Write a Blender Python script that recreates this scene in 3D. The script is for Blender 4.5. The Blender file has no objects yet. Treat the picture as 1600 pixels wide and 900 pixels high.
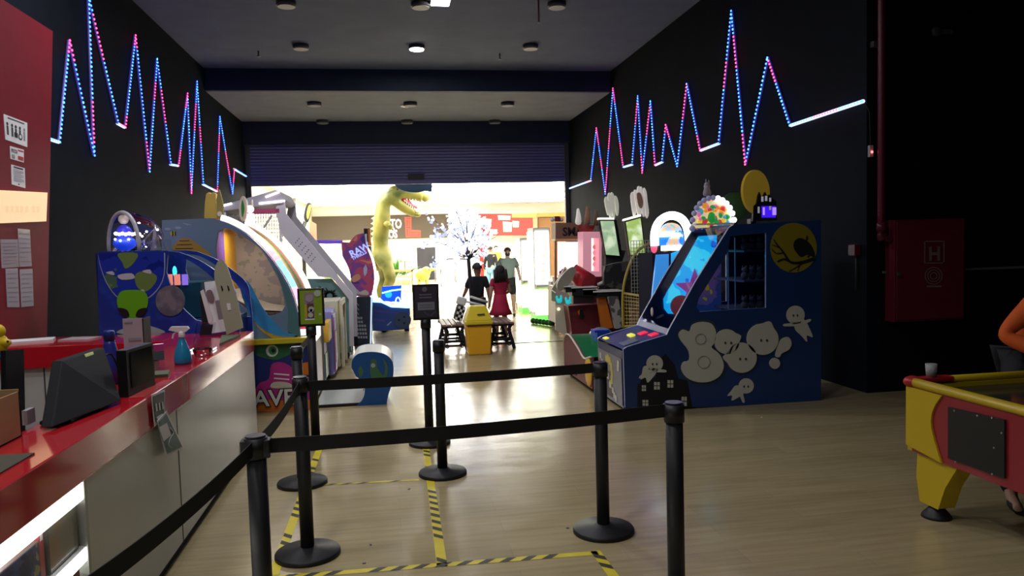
import bpy, bmesh, math, random
from mathutils import Vector, Matrix
random.seed(7)
S = bpy.context.scene
COL = S.collection
# ------------------------------------------------------------------ camera
FPX, CAMH = 1180.0, 1.7
YAW, PITCH, ROLL = math.radians(9.05), math.radians(-3.45), math.radians(1.6)
fw = Vector((math.sin(YAW)*math.cos(PITCH), math.cos(YAW)*math.cos(PITCH), math.sin(PITCH)))
r0 = Vector((math.cos(YAW), -math.sin(YAW), 0)); u0 = r0.cross(fw)
RR = r0*math.cos(ROLL) - u0*math.sin(ROLL); UU = u0*math.cos(ROLL) + r0*math.sin(ROLL)
cd = bpy.data.cameras.new('camera'); cam = bpy.data.objects.new('camera', cd); COL.objects.link(cam)
cam.matrix_world = Matrix(((RR.x, UU.x, -fw.x, 0), (RR.y, UU.y, -fw.y, 0), (RR.z, UU.z, -fw.z, CAMH), (0, 0, 0, 1)))
cd.sensor_width = 36; cd.lens = FPX/1600*36; cd.clip_start = .05; cd.clip_end = 200
S.camera = cam
# ------------------------------------------------------------------ view, world
S.view_settings.view_transform = 'Standard'; S.view_settings.look = 'None'
S.view_settings.gamma = 1; S.view_settings.use_curve_mapping = False
S.view_settings.exposure = 0.15
W = bpy.data.worlds.new('world'); S.world = W; W.use_nodes = True
W.node_tree.nodes['Background'].inputs[0].default_value = (.6, .65, .8, 1)
W.node_tree.nodes['Background'].inputs[1].default_value = .02
# ------------------------------------------------------------------ large lights
def area(name, loc, sx, sy, power, color=(1, 1, 1), rot=(0, 0, 0), shape='RECTANGLE', spread=180):
    l = bpy.data.lights.new(name, 'AREA'); l.shape = shape; l.size = sx; l.size_y = sy
    l.energy = power; l.color = color; l.spread = math.radians(spread)
    o = bpy.data.objects.new(name, l); COL.objects.link(o); o.location = loc; o.rotation_euler = rot
    return o
MALL_EMIT = 18.0
for lx, ly, e in ((-1.2, 2.2, 56), (-.5, 5.2, 34), (-.2, -1.5, 36), (-2.7, 4.2, 40), (-.4, 9.0, 75), (-2.4, 8.4, 50)):
    area('unseen_fill_light', (lx, ly, 5.3), .5, .5, e, (.97, .97, 1), shape='DISK')  # unseen overhead lights, added without fixtures to brighten the hall
# ------------------------------------------------------------------ picture helpers: pixel of the 1600x900 photo -> point in the room
CP = Vector((0, 0, CAMH))
def ray(px, py): return fw + RR*((px-800)/FPX) - UU*((py-450)/FPX)
def P(px, py, Y): d = ray(px, py); return CP + d*(Y/d.y)
def PX(px, py, X): d = ray(px, py); return CP + d*(X/d.x)
def PZ(px, py, Z): d = ray(px, py); return CP + d*((Z-CAMH)/d.z)
def circ(cx, cy, rx, ry=None, n=24, a0=0, a1=360):
    ry = rx if ry is None else ry; k = n if a1-a0 == 360 else n+1
    return [(cx+rx*math.cos(math.radians(a0+(a1-a0)*i/n)), cy-ry*math.sin(math.radians(a0+(a1-a0)*i/n))) for i in range(k)]
def cr(pts, n=5, closed=False):
    out = []; L = len(pts); rng = range(L) if closed else range(L-1)
    V = [Vector(p) for p in pts]
    for i in rng:
        if closed: a, b, c, d = V[(i-1) % L], V[i], V[(i+1) % L], V[(i+2) % L]
        else: a, b, c, d = V[max(i-1, 0)], V[i], V[i+1], V[min(i+2, L-1)]
        for k in range(n):
            t = k/n
            out.append(tuple(.5*((2*b)+(c-a)*t+(2*a-5*b+4*c-d)*t*t+(3*b-a-3*c+d)*t**3)))
    if not closed: out.append(tuple(V[-1]))
    return out
# ------------------------------------------------------------------ materials
MC = {}
def mat(name, c, rough=.5, metal=0., emit=None, es=0., spec=.32, coat=0., alpha=1., noise=0., nscale=8., bump=0.):
    if name in MC: return MC[name]
    m = bpy.data.materials.new(name); m.use_nodes = True; nt = m.node_tree; b = nt.nodes['Principled BSDF']
    b.inputs['Base Color'].default_value = (*c, 1); b.inputs['Roughness'].default_value = rough
    b.inputs['Metallic'].default_value = metal; b.inputs['Specular IOR Level'].default_value = spec
    b.inputs['Coat Weight'].default_value = coat; b.inputs['Coat Roughness'].default_value = .08
    if emit: b.inputs['Emission Color'].default_value = (*emit, 1); b.inputs['Emission Strength'].default_value = es
    if noise or bump:
        tc = nt.nodes.new('ShaderNodeTexCoord'); nz = nt.nodes.new('ShaderNodeTexNoise'); nz.inputs['Scale'].default_value = nscale
        nz.inputs['Detail'].default_value = 4
        nt.links.new(tc.outputs['Object'], nz.inputs['Vector'])
        if noise:
            cm = nt.nodes.new('ShaderNodeValToRGB')
            cm.color_ramp.elements[0].position = .3; cm.color_ramp.elements[1].position = .7
            cm.color_ramp.elements[0].color = (*[x*(1-noise) for x in c], 1); cm.color_ramp.elements[1].color = (*[min(1, x*(1+noise)) for x in c], 1)
            nt.links.new(nz.outputs['Fac'], cm.inputs[0]); nt.links.new(cm.outputs[0], b.inputs['Base Color'])
        if bump:
            bp = nt.nodes.new('ShaderNodeBump'); bp.inputs['Strength'].default_value = bump
            nt.links.new(nz.outputs['Fac'], bp.inputs['Height']); nt.links.new(bp.outputs[0], b.inputs['Normal'])
    MC[name] = m; return m
def ramp_mat(name, stops, scale=3., detail=3., rough=.4, emit=0., kind='noise', coat=0., distort=0., const=True, vec=(1, 1, 1)):
    """flat printed artwork: a noise / voronoi / wave field cut into the artwork's colours"""
    if name in MC: return MC[name]
    m = bpy.data.materials.new(name); m.use_nodes = True; nt = m.node_tree; b = nt.nodes['Principled BSDF']
    tc = nt.nodes.new('ShaderNodeTexCoord'); mp = nt.nodes.new('ShaderNodeMapping'); mp.inputs['Scale'].default_value = vec
    nt.links.new(tc.outputs['Object'], mp.inputs['Vector'])
    if kind == 'noise':
        t = nt.nodes.new('ShaderNodeTexNoise'); t.inputs['Detail'].default_value = detail; t.inputs['Distortion'].default_value = distort; out = t.outputs['Fac']
    elif kind == 'voronoi':
        t = nt.nodes.new('ShaderNodeTexVoronoi'); sp = nt.nodes.new('ShaderNodeSeparateColor'); nt.links.new(t.outputs['Color'], sp.inputs[0]); out = sp.outputs[0]
    else:
        t = nt.nodes.new('ShaderNodeTexWave'); t.inputs['Distortion'].default_value = distort; t.bands_direction = 'DIAGONAL'; out = t.outputs['Fac']
    t.inputs['Scale'].default_value = scale; nt.links.new(mp.outputs[0], t.inputs['Vector'])
    cm = nt.nodes.new('ShaderNodeValToRGB'); cmr = cm.color_ramp; cmr.interpolation = 'CONSTANT' if const else 'LINEAR'
    while len(cmr.elements) < len(stops): cmr.elements.new(.5)
    for e, (p, c) in zip(cmr.elements, stops): e.position = p; e.color = (*c, 1)
    nt.links.new(out, cm.inputs[0]); nt.links.new(cm.outputs[0], b.inputs['Base Color'])
    b.inputs['Roughness'].default_value = rough; b.inputs['Coat Weight'].default_value = coat
    if emit: nt.links.new(cm.outputs[0], b.inputs['Emission Color']); b.inputs['Emission Strength'].default_value = emit
    MC[name] = m; return m
def glass_mat(name, tint=(1, 1, 1), gloss=.12, rough=.03):
    if name in MC: return MC[name]
    m = bpy.data.materials.new(name); m.use_nodes = True; nt = m.node_tree; nt.nodes.clear()
    o = nt.nodes.new('ShaderNodeOutputMaterial'); mx = nt.nodes.new('ShaderNodeMixShader'); t = nt.nodes.new('ShaderNodeBsdfTransparent')
    g = nt.nodes.new('ShaderNodeBsdfGlossy'); fr = nt.nodes.new('ShaderNodeLayerWeight'); fr.inputs[0].default_value = .3
    ad = nt.nodes.new('ShaderNodeMath'); ad.operation = 'ADD'; ad.inputs[1].default_value = gloss
    t.inputs[0].default_value = (*tint, 1); g.inputs['Roughness'].default_value = rough; g.inputs[0].default_value = (.9, .9, .95, 1)
    nt.links.new(fr.outputs['Fresnel'], ad.inputs[0]); nt.links.new(ad.outputs[0], mx.inputs[0])
    nt.links.new(t.outputs[0], mx.inputs[1]); nt.links.new(g.outputs[0], mx.inputs[2]); nt.links.new(mx.outputs[0], o.inputs[0])
    MC[name] = m; return m
def emi(name, c, s): return mat(name, tuple(x*.6 for x in c), .5, emit=c, es=s)
black = mat('black_plastic', (.010, .010, .012), .45, spec=.35)
blackm = mat('black_matte', (.007, .007, .009), .75, spec=.2)
dmetal = mat('black_powder_metal', (.012, .012, .014), .5, spec=.3, noise=.2)
white = mat('white_paint', (.75, .75, .73), .45)
paper = mat('white_paper', (.72, .72, .74), .6, noise=.03)
cream = mat('cream_paint', (.62, .58, .45), .5)
greyp = mat('grey_paint', (.30, .31, .33), .5)
dgrey = mat('dark_grey', (.05, .05, .055), .5)
red = mat('red_laminate', (.50, .012, .022), .12, coat=.6, noise=.04)
redp = mat('red_plastic', (.50, .02, .03), .35)
yellow = mat('yellow_plastic', (.72, .45, .02), .35)
gold = mat('mustard_paint', (.62, .36, .03), .45)
orange = mat('orange_paint', (.62, .17, .02), .5)
green = mat('green_paint', (.03, .22, .06), .35)
lime = mat('lime_print', (.22, .34, .02), .4)
pink = mat('pink_print', (.60, .08, .24), .4)
purple = mat('purple_print', (.17, .06, .36), .4)
blue = mat('blue_paint', (.012, .035, .19), .32)
navy = mat('navy_paint', (.008, .018, .09), .3)
skyb = mat('sky_blue_print', (.05, .30, .65), .4)
teal = mat('teal_print', (.10, .26, .27), .45)
wood = mat('brown_wood', (.20, .11, .05), .5, noise=.3, nscale=14)
card = mat('cardboard', (.42, .26, .12), .8, noise=.08)
clear = glass_mat('clear_acrylic', (.97, .98, 1), .05)
winglass = glass_mat('cabinet_glass', (.80, .85, .95), .05)
white_led = emi('white_led', (1, .97, 1), 7)
# ------------------------------------------------------------------ mesh builder
class MB:
    def __init__(s): s.v = []; s.f = []; s.m = []; s.sm = []; s.mats = []
    def mi(s, m):
        if m not in s.mats: s.mats.append(m)
        return s.mats.index(m)
    def add(s, vs, fs, m, smooth=False):
        o = len(s.v); s.v += [Vector(v) for v in vs]; k = s.mi(m)
        for f in fs: s.f.append([i+o for i in f]); s.m.append(k); s.sm.append(smooth)
        return s
    def box(s, a, b, m):
        x0, y0, z0 = [min(p, q) for p, q in zip(a, b)]; x1, y1, z1 = [max(p, q) for p, q in zip(a, b)]
        return s.add([(x0, y0, z0), (x1, y0, z0), (x1, y1, z0), (x0, y1, z0), (x0, y0, z1), (x1, y0, z1), (x1, y1, z1), (x0, y1, z1)],
                     [(0, 3, 2, 1), (4, 5, 6, 7), (0, 1, 5, 4), (1, 2, 6, 5), (2, 3, 7, 6), (3, 0, 4, 7)], m)
    def cbox(s, c, size, m, rot=None):
        hx, hy, hz = [q/2 for q in size]; R = rot if rot else Matrix.Identity(3)
        vs = [Vector(c)+R@Vector((x*hx, y*hy, z*hz)) for z in (-1, 1) for x, y in ((-1, -1), (1, -1), (1, 1), (-1, 1))]
        return s.add(vs, [(0, 3, 2, 1), (4, 5, 6, 7), (0, 1, 5, 4), (1, 2, 6, 5), (2, 3, 7, 6), (3, 0, 4, 7)], m)
    def tube(s, pts, r, m, n=8, closed=False):
        pts = [Vector(p) for p in pts]; L = len(pts); rs = r if isinstance(r, (list, tuple)) else [r]*L
        vs = []; prev = None
        for i, p in enumerate(pts):
            if closed: d = pts[(i+1) % L]-pts[i-1]
            else: d = pts[min(i+1, L-1)]-pts[max(i-1, 0)]
            if d.length < 1e-9: d = Vector((0, 0, 1))
            d.normalize()
            if prev is None: a = d.orthogonal().normalized()
            else:
                a = prev-d*prev.dot(d)
                a = a.normalized() if a.length > 1e-6 else d.orthogonal().normalized()
            prev = a; b = d.cross(a)
            for k in range(n):
                t = 2*math.pi*k/n; vs.append(p+(a*math.cos(t)+b*math.sin(t))*rs[i])
        fs = []
        for i in range(L if closed else L-1):
            j = (i+1) % L
            for k in range(n): fs.append((i*n+k, i*n+(k+1) % n, j*n+(k+1) % n, j*n+k))
        if not closed: fs.append(tuple(range(n-1, -1, -1))); fs.append(tuple((L-1)*n+k for k in range(n)))
        return s.add(vs, fs, m, n > 6)
    def cyl(s, p0, p1, ra, m, rb=None, n=20):
        p0 = Vector(p0); p1 = Vector(p1); rb = ra if rb is None else rb; d = (p1-p0).normalized(); a = d.orthogonal().normalized(); b = d.cross(a)
        vs = [p+(a*math.cos(2*math.pi*k/n)+b*math.sin(2*math.pi*k/n))*r for p, r in ((p0, ra), (p1, rb)) for k in range(n)]
        o = len(s.v); s.add(vs, [(k, (k+1) % n, n+(k+1) % n, n+k) for k in range(n)], m, True)
        s.f.append([o+k for k in range(n-1, -1, -1)]); s.f.append([o+n+k for k in range(n)]); s.m += [s.mi(m)]*2; s.sm += [False]*2
        return s
    def ell(s, c, r, m, nu=14, nv=9, rot=None, z0=-90, z1=90, u0=0, u1=360):
        c = Vector(c); r = (r, r, r) if isinstance(r, (int, float)) else r; vs = []
        for j in range(nv+1):
            ph = math.radians(z0+(z1-z0)*j/nv)
            for i in range(nu+1 if u1-u0 < 360 else nu):
                t = math.radians(u0+(u1-u0)*i/nu); q = Vector((r[0]*math.cos(t)*math.cos(ph), r[1]*math.sin(t)*math.cos(ph), r[2]*math.sin(ph)))
                vs.append(c+(rot@q if rot else q))
        w = nu+1 if u1-u0 < 360 else nu
        fs = [(j*w+i, j*w+(i+1) % w, (j+1)*w+(i+1) % w, (j+1)*w+i) for j in range(nv) for i in range(nu)]
        return s.add(vs, fs, m, True)
    def lathe(s, prof, c, m, n=28):
        c = Vector(c); vs = [c+Vector((r*math.cos(2*math.pi*k/n), r*math.sin(2*math.pi*k/n), z)) for r, z in prof for k in range(n)]
        L = len(prof); fs = [(j*n+k, j*n+(k+1) % n, (j+1)*n+(k+1) % n, (j+1)*n+k) for j in range(L-1) for k in range(n)]
        fs += [tuple(range(n-1, -1, -1)), tuple((L-1)*n+k for k in range(n))]
        return s.add(vs, fs, m, True)
    def prism(s, pts, vec, m, holes=(), side=None):
        pts = [Vector(p) for p in pts]; vec = Vector(vec); loops = [pts]+[[Vector(q) for q in h] for h in holes]
        bm = bmesh.new(); edges = []; rings = []
        for lp in loops:
            vv = [bm.verts.new(p) for p in lp]; rings.append(vv)
            edges += [bm.edges.new((vv[i], vv[(i+1) % len(vv)])) for i in range(len(vv))]
        if holes: bmesh.ops.triangle_fill(bm, use_beauty=True, use_dissolve=False, edges=edges)
        else:
            bm.faces.new(rings[0]); bm.normal_update()
            bmesh.ops.triangulate(bm, faces=bm.faces[:])
        bm.verts.index_update(); n = len(bm.verts); V = [v.co.copy() for v in bm.verts]
        F = [tuple(v.index for v in f.verts) for f in bm.faces]
        s.add(V+[v+vec for v in V], F+[tuple(i+n for i in reversed(f)) for f in F], m)
        sd = []; o = 0
        for lp in loops:
            L = len(lp); sd += [(o+i, o+(i+1) % L, n+o+(i+1) % L, n+o+i) for i in range(L)]; o += L
        s.add(V+[v+vec for v in V], sd, side or m); bm.free(); return s
    def fp(s, pxs, Y, t, m, holes=(), side=None):
        """upright sheet facing the hall at depth Y, outline read off the photograph"""
        return s.prism([P(x, y, Y) for x, y in pxs], (0, t, 0), m, [[P(x, y, Y) for x, y in h] for h in holes], side)
    def dec(s, pxs, Y, m, k=1): return s.fp(pxs, Y-.002*k-.002, .002, m)
    def xp(s, pts, x, t, m):
        """sheet facing along X: pts are (y, z)"""
        return s.prism([(x, a, b) for a, b in pts], (t, 0, 0), m)
    def text(s, body, org, xd, yd, size, m, depth=.004, align='LEFT', bold=0., sx=1.):
        cu = bpy.data.curves.new('t', 'FONT'); cu.body = body; cu.size = 1; cu.extrude = 0; cu.align_x = align; cu.offset = bold; cu.resolution_u = 2
        o = bpy.data.objects.new('t', cu); COL.objects.link(o); dg = bpy.context.evaluated_depsgraph_get(); dg.update()
        me = bpy.data.meshes.new_from_object(o.evaluated_get(dg)); xd = Vector(xd).normalized(); yd = Vector(yd).normalized(); nd = xd.cross(yd)
        org = Vector(org); vs = [org+(xd*v.co.x*sx+yd*v.co.y)*size for v in me.vertices]
        fs = [tuple(p.vertices) for p in me.polygons]; s.add([v+nd*depth for v in vs], fs, m)
        bpy.data.objects.remove(o); bpy.data.curves.remove(cu); bpy.data.meshes.remove(me); return s
    def skin(s, verts, edges, radii, m, sub=1, root=0):
        me = bpy.data.meshes.new('sk'); me.from_pydata([tuple(v) for v in verts], edges, []); o = bpy.data.objects.new('sk', me); COL.objects.link(o)
        md = o.modifiers.new('s', 'SKIN'); md.use_smooth_shade = True
        for i, q in enumerate(me.skin_vertices[0].data):
            r = radii[i]; q.radius = (r, r) if isinstance(r, (int, float)) else r; q.use_root = (i == root)
        sb = o.modifiers.new('b', 'SUBSURF'); sb.levels = sub; sb.render_levels = sub
        dg = bpy.context.evaluated_depsgraph_get(); dg.update(); e = bpy.data.meshes.new_from_object(o.evaluated_get(dg))
        s.add([v.co.copy() for v in e.vertices], [tuple(p.vertices) for p in e.polygons], m, True)
        bpy.data.objects.remove(o); bpy.data.meshes.remove(me); bpy.data.meshes.remove(e); return s
    def build(s, name, parent=None, bevel=0., label=None, cat=None, group=None, kind=None, smooth=None):
        off = Vector((0, 0, 0)); q = parent
        while q is not None: off += q.location; q = q.parent
        loc = Vector((0, 0, 0))
        if parent is None and kind != 'structure' and s.v:
            xs = [v.x for v in s.v]; ys = [v.y for v in s.v]
            loc = Vector(((min(xs)+max(xs))/2, (min(ys)+max(ys))/2, min(v.z for v in s.v))); off = loc
        me = bpy.data.meshes.new(name); me.from_pydata([tuple(v-off) for v in s.v], [], s.f)
        for m in s.mats: me.materials.append(m)
        for p, k, sm in zip(me.polygons, s.m, s.sm): p.material_index = k; p.use_smooth = sm
        bm = bmesh.new(); bm.from_mesh(me); bmesh.ops.recalc_face_normals(bm, faces=bm.faces[:]); bm.to_mesh(me); bm.free()
        o = bpy.data.objects.new(name, me); COL.objects.link(o); o.parent = parent; o.location = loc
        if bevel: b = o.modifiers.new('bevel', 'BEVEL'); b.width = bevel; b.segments = 2; b.limit_method = 'ANGLE'; b.angle_limit = math.radians(40)
        if label: o['label'] = label
        if cat: o['category'] = cat
        if group: o['group'] = group
        if kind: o['kind'] = kind
        return o
def thing(name, loc, label, cat, group=None, rz=0):
    o = bpy.data.objects.new(name, None); COL.objects.link(o); o.location = loc; o.rotation_euler = (0, 0, rz)
    o.empty_display_size = .1; o['label'] = label; o['category'] = cat
    if group: o['group'] = group
    return o
def copy_tree(o, parent=None, label=None):
    c = o.copy(); COL.objects.link(c); c.parent = parent
    if label: c['label'] = label
    for ch in list(o.children): copy_tree(ch, c)
    return c
def struct(name, mb, bevel=0.): return mb.build(name, kind='structure', bevel=bevel)
# ================================================================== THE ROOM
XL, XR, YB, YS, YM = -3.6, 4.93, 16.3, 20.7, 37.0
Z1, Z2, Z3 = 5.40, 4.95, 3.62
def floor_mat():
    m = bpy.data.materials.new('vinyl_plank_floor'); m.use_nodes = True; nt = m.node_tree; b = nt.nodes['Principled BSDF']
    tc = nt.nodes.new('ShaderNodeTexCoord'); mp = nt.nodes.new('ShaderNodeMapping'); mp.inputs['Scale'].default_value = (1.2, 14, 1)
    nt.links.new(tc.outputs['Object'], mp.inputs['Vector'])
    nz = nt.nodes.new('ShaderNodeTexNoise'); nz.inputs['Scale'].default_value = 1.6; nz.inputs['Detail'].default_value = 6; nt.links.new(mp.outputs[0], nz.inputs['Vector'])
    bk = nt.nodes.new('ShaderNodeTexBrick'); bk.inputs['Scale'].default_value = 1; bk.inputs['Brick Width'].default_value = 1.2; bk.inputs['Row Height'].default_value = .18
    bk.inputs['Mortar Size'].default_value = .0012; bk.inputs['Color1'].default_value = (.36, .29, .155, 1); bk.inputs['Color2'].default_value = (.41, .33, .18, 1); bk.inputs['Mortar'].default_value = (.3, .24, .16, 1)
    nt.links.new(tc.outputs['Object'], bk.inputs['Vector'])
    mx = nt.nodes.new('ShaderNodeMixRGB'); mx.blend_type = 'MULTIPLY'; mx.inputs[0].default_value = .55
    cm = nt.nodes.new('ShaderNodeValToRGB'); cm.color_ramp.elements[0].position = .3; cm.color_ramp.elements[0].color = (.7, .66, .6, 1); cm.color_ramp.elements[1].position = .65
    nt.links.new(nz.outputs['Fac'], cm.inputs[0]); nt.links.new(bk.outputs['Color'], mx.inputs[1]); nt.links.new(cm.outputs[0], mx.inputs[2]); nt.links.new(mx.outputs[0], b.inputs['Base Color'])
    b.inputs['Roughness'].default_value = .27; b.inputs['Specular IOR Level'].default_value = .45
    n2 = nt.nodes.new('ShaderNodeTexNoise'); n2.inputs['Scale'].default_value = 3; n2.inputs['Detail'].default_value = 3; nt.links.new(tc.outputs['Object'], n2.inputs['Vector'])
    bp = nt.nodes.new('ShaderNodeBump'); bp.inputs['Strength'].default_value = .08; bp.inputs['Distance'].default_value = .05
    nt.links.new(n2.outputs['Fac'], bp.inputs['Height']); nt.links.new(bp.outputs[0], b.inputs['Normal'])
    mr = nt.nodes.new('ShaderNodeMapRange'); mr.inputs['To Min'].default_value = .13; mr.inputs['To Max'].default_value = .30
    nt.links.new(n2.outputs['Fac'], mr.inputs['Value']); nt.links.new(mr.outputs[0], b.inputs['Roughness'])
    return m
FM = floor_mat()
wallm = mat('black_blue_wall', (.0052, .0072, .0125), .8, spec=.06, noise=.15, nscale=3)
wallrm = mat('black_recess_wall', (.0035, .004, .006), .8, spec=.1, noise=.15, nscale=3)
ceilm = mat('dark_grey_ceiling', (.085, .10, .155), .8, spec=.15, noise=.08, nscale=2)
beamm = mat('navy_beam', (.014, .022, .045), .6, spec=.2, noise=.1, nscale=3)
struct('floor', MB().box((XL-.2, -4, -.1), (9.2, YS+.15, 0), FM))
struct('floor_mall', MB().box((XL-.2, YS+.15, -.1), (14, YM, 0), mat('mall_floor', (.62, .55, .42), .18, noise=.05)))
struct('wall_left', MB().box((XL-.15, -4, 0), (XL, YS+.2, Z1+.1), wallm))
struct('wall_right', MB().box((XR, 7.24, 0), (XR+.15, YS+.2, Z1+.1), wallm))
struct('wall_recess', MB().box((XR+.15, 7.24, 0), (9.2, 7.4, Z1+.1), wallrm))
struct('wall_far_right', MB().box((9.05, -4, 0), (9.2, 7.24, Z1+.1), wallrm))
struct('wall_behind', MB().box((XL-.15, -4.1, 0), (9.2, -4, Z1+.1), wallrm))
struct('ceiling', MB().box((XL-.15, -4, Z1), (9.2, YB, Z1+.1), ceilm))
struct('ceiling_lower', MB().box((XL-.15, YB+.12, Z2), (XR+.1, YS, Z2+.1), mat('grey_lower_ceiling', (.13, .14, .17), .8, spec=.15, noise=.08, nscale=2)))
struct('trim_1', MB().box((XL, YB, Z2), (XR, YB+.12, Z1), beamm), .01)
struct('trim_2', MB().box((XL, YS-.5, 4.36), (XR, YS-.35, Z2), beamm), .01)
struct('trim_3', MB().box((1.05, 12.50, 0), (3.6, 12.53, .006), dgrey))
# light rail on recess wall
rb = MB(); a = P(1508, 421, 7.2); b_ = P(1600, 416, 7.2); rb.box((XR+.18, 7.215, a.z-.012), (9, 7.24, a.z+.012), mat('grey_rail', (.10, .12, .11), .35)); struct('trim_4', rb)
# ---- roller shutter
sh = thing('roller_shutter', ((XL+XR)/2, YS-.3, 3.34), 'dark ribbed roller shutter, half rolled up above the opening to the bright mall', 'shutter')
sm_ = mat('shutter_metal', (.10, .10, .26), .45); m = MB(); n = 13; hz = (4.44-3.40)/n
for i in range(n):
    z = 3.40+i*hz; prof = [(0, 0), (-.018, .012), (-.025, hz*.5), (-.018, hz-.014), (0, hz)]
    m.prism([(XL+.02, YS-.24+a_, z+c_) for a_, c_ in prof]+[(XL+.02, YS-.21, z+hz), (XL+.02, YS-.21, z)], (XR-XL-.04, 0, 0), sm_)
m.build('curtain', sh)
MB().box((XL+.02, YS-.27, 3.33), (XR-.02, YS-.2, 3.42), sm_).build('bottom_rail', sh, .006)
c0 = P(638, 281, YS-.27); c1 = P(663, 272, YS-.27)
MB().box((c0.x, YS-.30, c0.z), (c1.x, YS-.27, c1.z), black).build('lock_plate', sh, .004)
for xx in (XL, XR-.12): MB().box((xx, YS-.3, 0), (xx+.12, YS-.16, 4.9), dgrey).build('guide_rail', sh, .006)
# ---- ceiling lights
def downlight(px, py, z, on, label):
    c = PZ(px, py, z); r = .15 if z > 5 else .16
    t = thing('ceiling_light', (c.x, c.y, z-.07), label, 'ceiling light', 'round ceiling lights of the hall')
    MB().cyl((c.x, c.y, z-.07), (c.x, c.y, z), r, dgrey, r*.95, 28).build('housing', t)
    MB().cyl((c.x, c.y, z-.085), (c.x, c.y, z-.07), r*.86, emi('lit_diffuser', (1, 1, 1), 30) if on else mat('dead_diffuser', (.20, .20, .22), .5), n=28).build('diffuser', t)
    if on:
        l = area('ceiling_light_lamp', (c.x, c.y, z-.1), .26, .26, 38, (1, 1, .97), shape='DISK'); l.parent = t; l.location = (0, 0, -.03)
for px, py, z, on, lab in ((447, 2, Z1, 0, 'unlit round ceiling light at the top left edge of the photo'), (657, 4, Z1, 0, 'unlit round ceiling light directly above the glowing one'),
        (870, 4, Z1, 0, 'unlit round ceiling light at the top right, by the hanging red pipe stub'), (470, 70, Z1, 0, 'unlit round ceiling light left of the glowing one'),
        (651, 71, Z1, 1, 'glowing white round ceiling light, the lit one in the middle of the ceiling'), (829, 70, Z1, 0, 'unlit round ceiling light right of the glowing one'),
        (491, 160, Z2, 0, 'small unlit ceiling light behind the beam, nearer row, left'), (641, 160, Z2, 0, 'small unlit ceiling light behind the beam, nearer row, middle'),
        (793, 160, Z2, 0, 'small unlit ceiling light behind the beam, nearer row, right'), (504, 188, Z2, 0, 'small unlit ceiling light in the farthest row, left'),
        (636, 188, Z2, 0, 'small unlit ceiling light in the farthest row, middle'), (773, 188, Z2, 0, 'small unlit ceiling light in the farthest row, right')):
    downlight(px, py, z, on, lab)
c = PZ(688, -1, Z1); t = thing('ceiling_lamp', (c.x, c.y, Z1-.05), 'glowing white square lamp cut by the top edge of the photo', 'ceiling light')
MB().box((c.x-.15, c.y-.15, Z1-.05), (c.x+.15, c.y+.15, Z1), white).build('frame', t, .005)
MB().box((c.x-.13, c.y-.13, Z1-.06), (c.x+.13, c.y+.13, Z1-.05), emi('lit_diffuser', (1, 1, 1), 30)).build('diffuser', t)
for px, py, z, lab in ((781, 92, Z1, 'small sprinkler head on the ceiling, right of the glowing light'), (404, 88, Z1, 'small sprinkler head on the ceiling, far left near the LED zigzag')):
    c = PZ(px, py, z-.1); t = thing('sprinkler', (c.x, c.y, z-.11), lab, 'sprinkler')
    MB().cyl((c.x, c.y, z-.09), (c.x, c.y, z), .014, dgrey).build('pipe', t); MB().lathe([(.012, .0), (.035, .004), (.035, .008), (.01, .03)], (c.x, c.y, z-.11), greyp, 12).build('head', t)
a = PZ(842, 36, Z1-.35); t = thing('pipe_stub', (a.x, a.y, Z1-.35), 'thin dark red pipe stub hanging from the ceiling, top centre right', 'pipe')
MB().cyl((a.x, a.y, Z1-.33), (a.x, a.y, Z1), .012, mat('dark_red_paint', (.16, .012, .02), .4)).build('pipe', t); MB().cyl((a.x, a.y, Z1-.35), (a.x, a.y, Z1-.33), .02, greyp).build('nozzle', t)
c = P(634, 167, 16.2)
c = PZ(634, 167, Z2-.04); t = thing('smoke_detector', (c.x, c.y, Z2-.05), 'small white detector on the ceiling between the unlit middle lights', 'detector')
MB().lathe([(.05, 0), (.12, .02), (.13, .05)], (c.x, c.y, Z2-.05), white, 16).build('cover', t); MB().cyl((c.x, c.y, Z2-.06), (c.x, c.y, Z2-.05), .02, greyp).build('sensor', t)
# ---- LED zigzags
ledb = emi('blue_led', (.02, .10, 1), 11); ledb2 = emi('cyan_led', (.03, .26, 1), 11); ledp = emi('pink_led', (1, .03, .12), 10); chan = mat('led_channel', (.10, .08, .25), .3, emit=(.06, .05, .50), es=.22)
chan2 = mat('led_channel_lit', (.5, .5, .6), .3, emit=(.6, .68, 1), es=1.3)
def led(pts, X, side, label, seed):
    rnd = random.Random(seed); t = thing('led_strip', (X, 12, 1.5), label, 'led strip')
    W3 = [PX(x, y, X) for x, y in pts]; W3 = [Vector((X+side*.02, min(p.y, 20.3), p.z)) for p in W3]
    ch = MB(); dots = MB(); ph = 0.; pink_left = 0; gap = rnd.uniform(1.2, 2.2)
    for i in range(len(W3)-1):
        a, b = W3[i], W3[i+1]; flat = abs(b.z-a.z) < .5*abs(b.y-a.y)
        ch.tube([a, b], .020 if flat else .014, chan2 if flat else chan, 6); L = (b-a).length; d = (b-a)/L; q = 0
        while q < L:
            q += .055
            ph += .055
            if pink_left > 0: pink_left -= .055
            elif ph > gap: pink_left = rnd.uniform(.25, .6); ph = 0; gap = rnd.uniform(.9, 2.0)
            p = a+d*min(q, L)+Vector((side*.017, 0, 0)); mm = ledp if pink_left > 0 else (ledb2 if rnd.random() < .25 else ledb)
            dots.cbox(p, (.010, .020, .020), mm)
    ch.build('channel', t); dots.build('diodes', t, kind='stuff')
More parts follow.
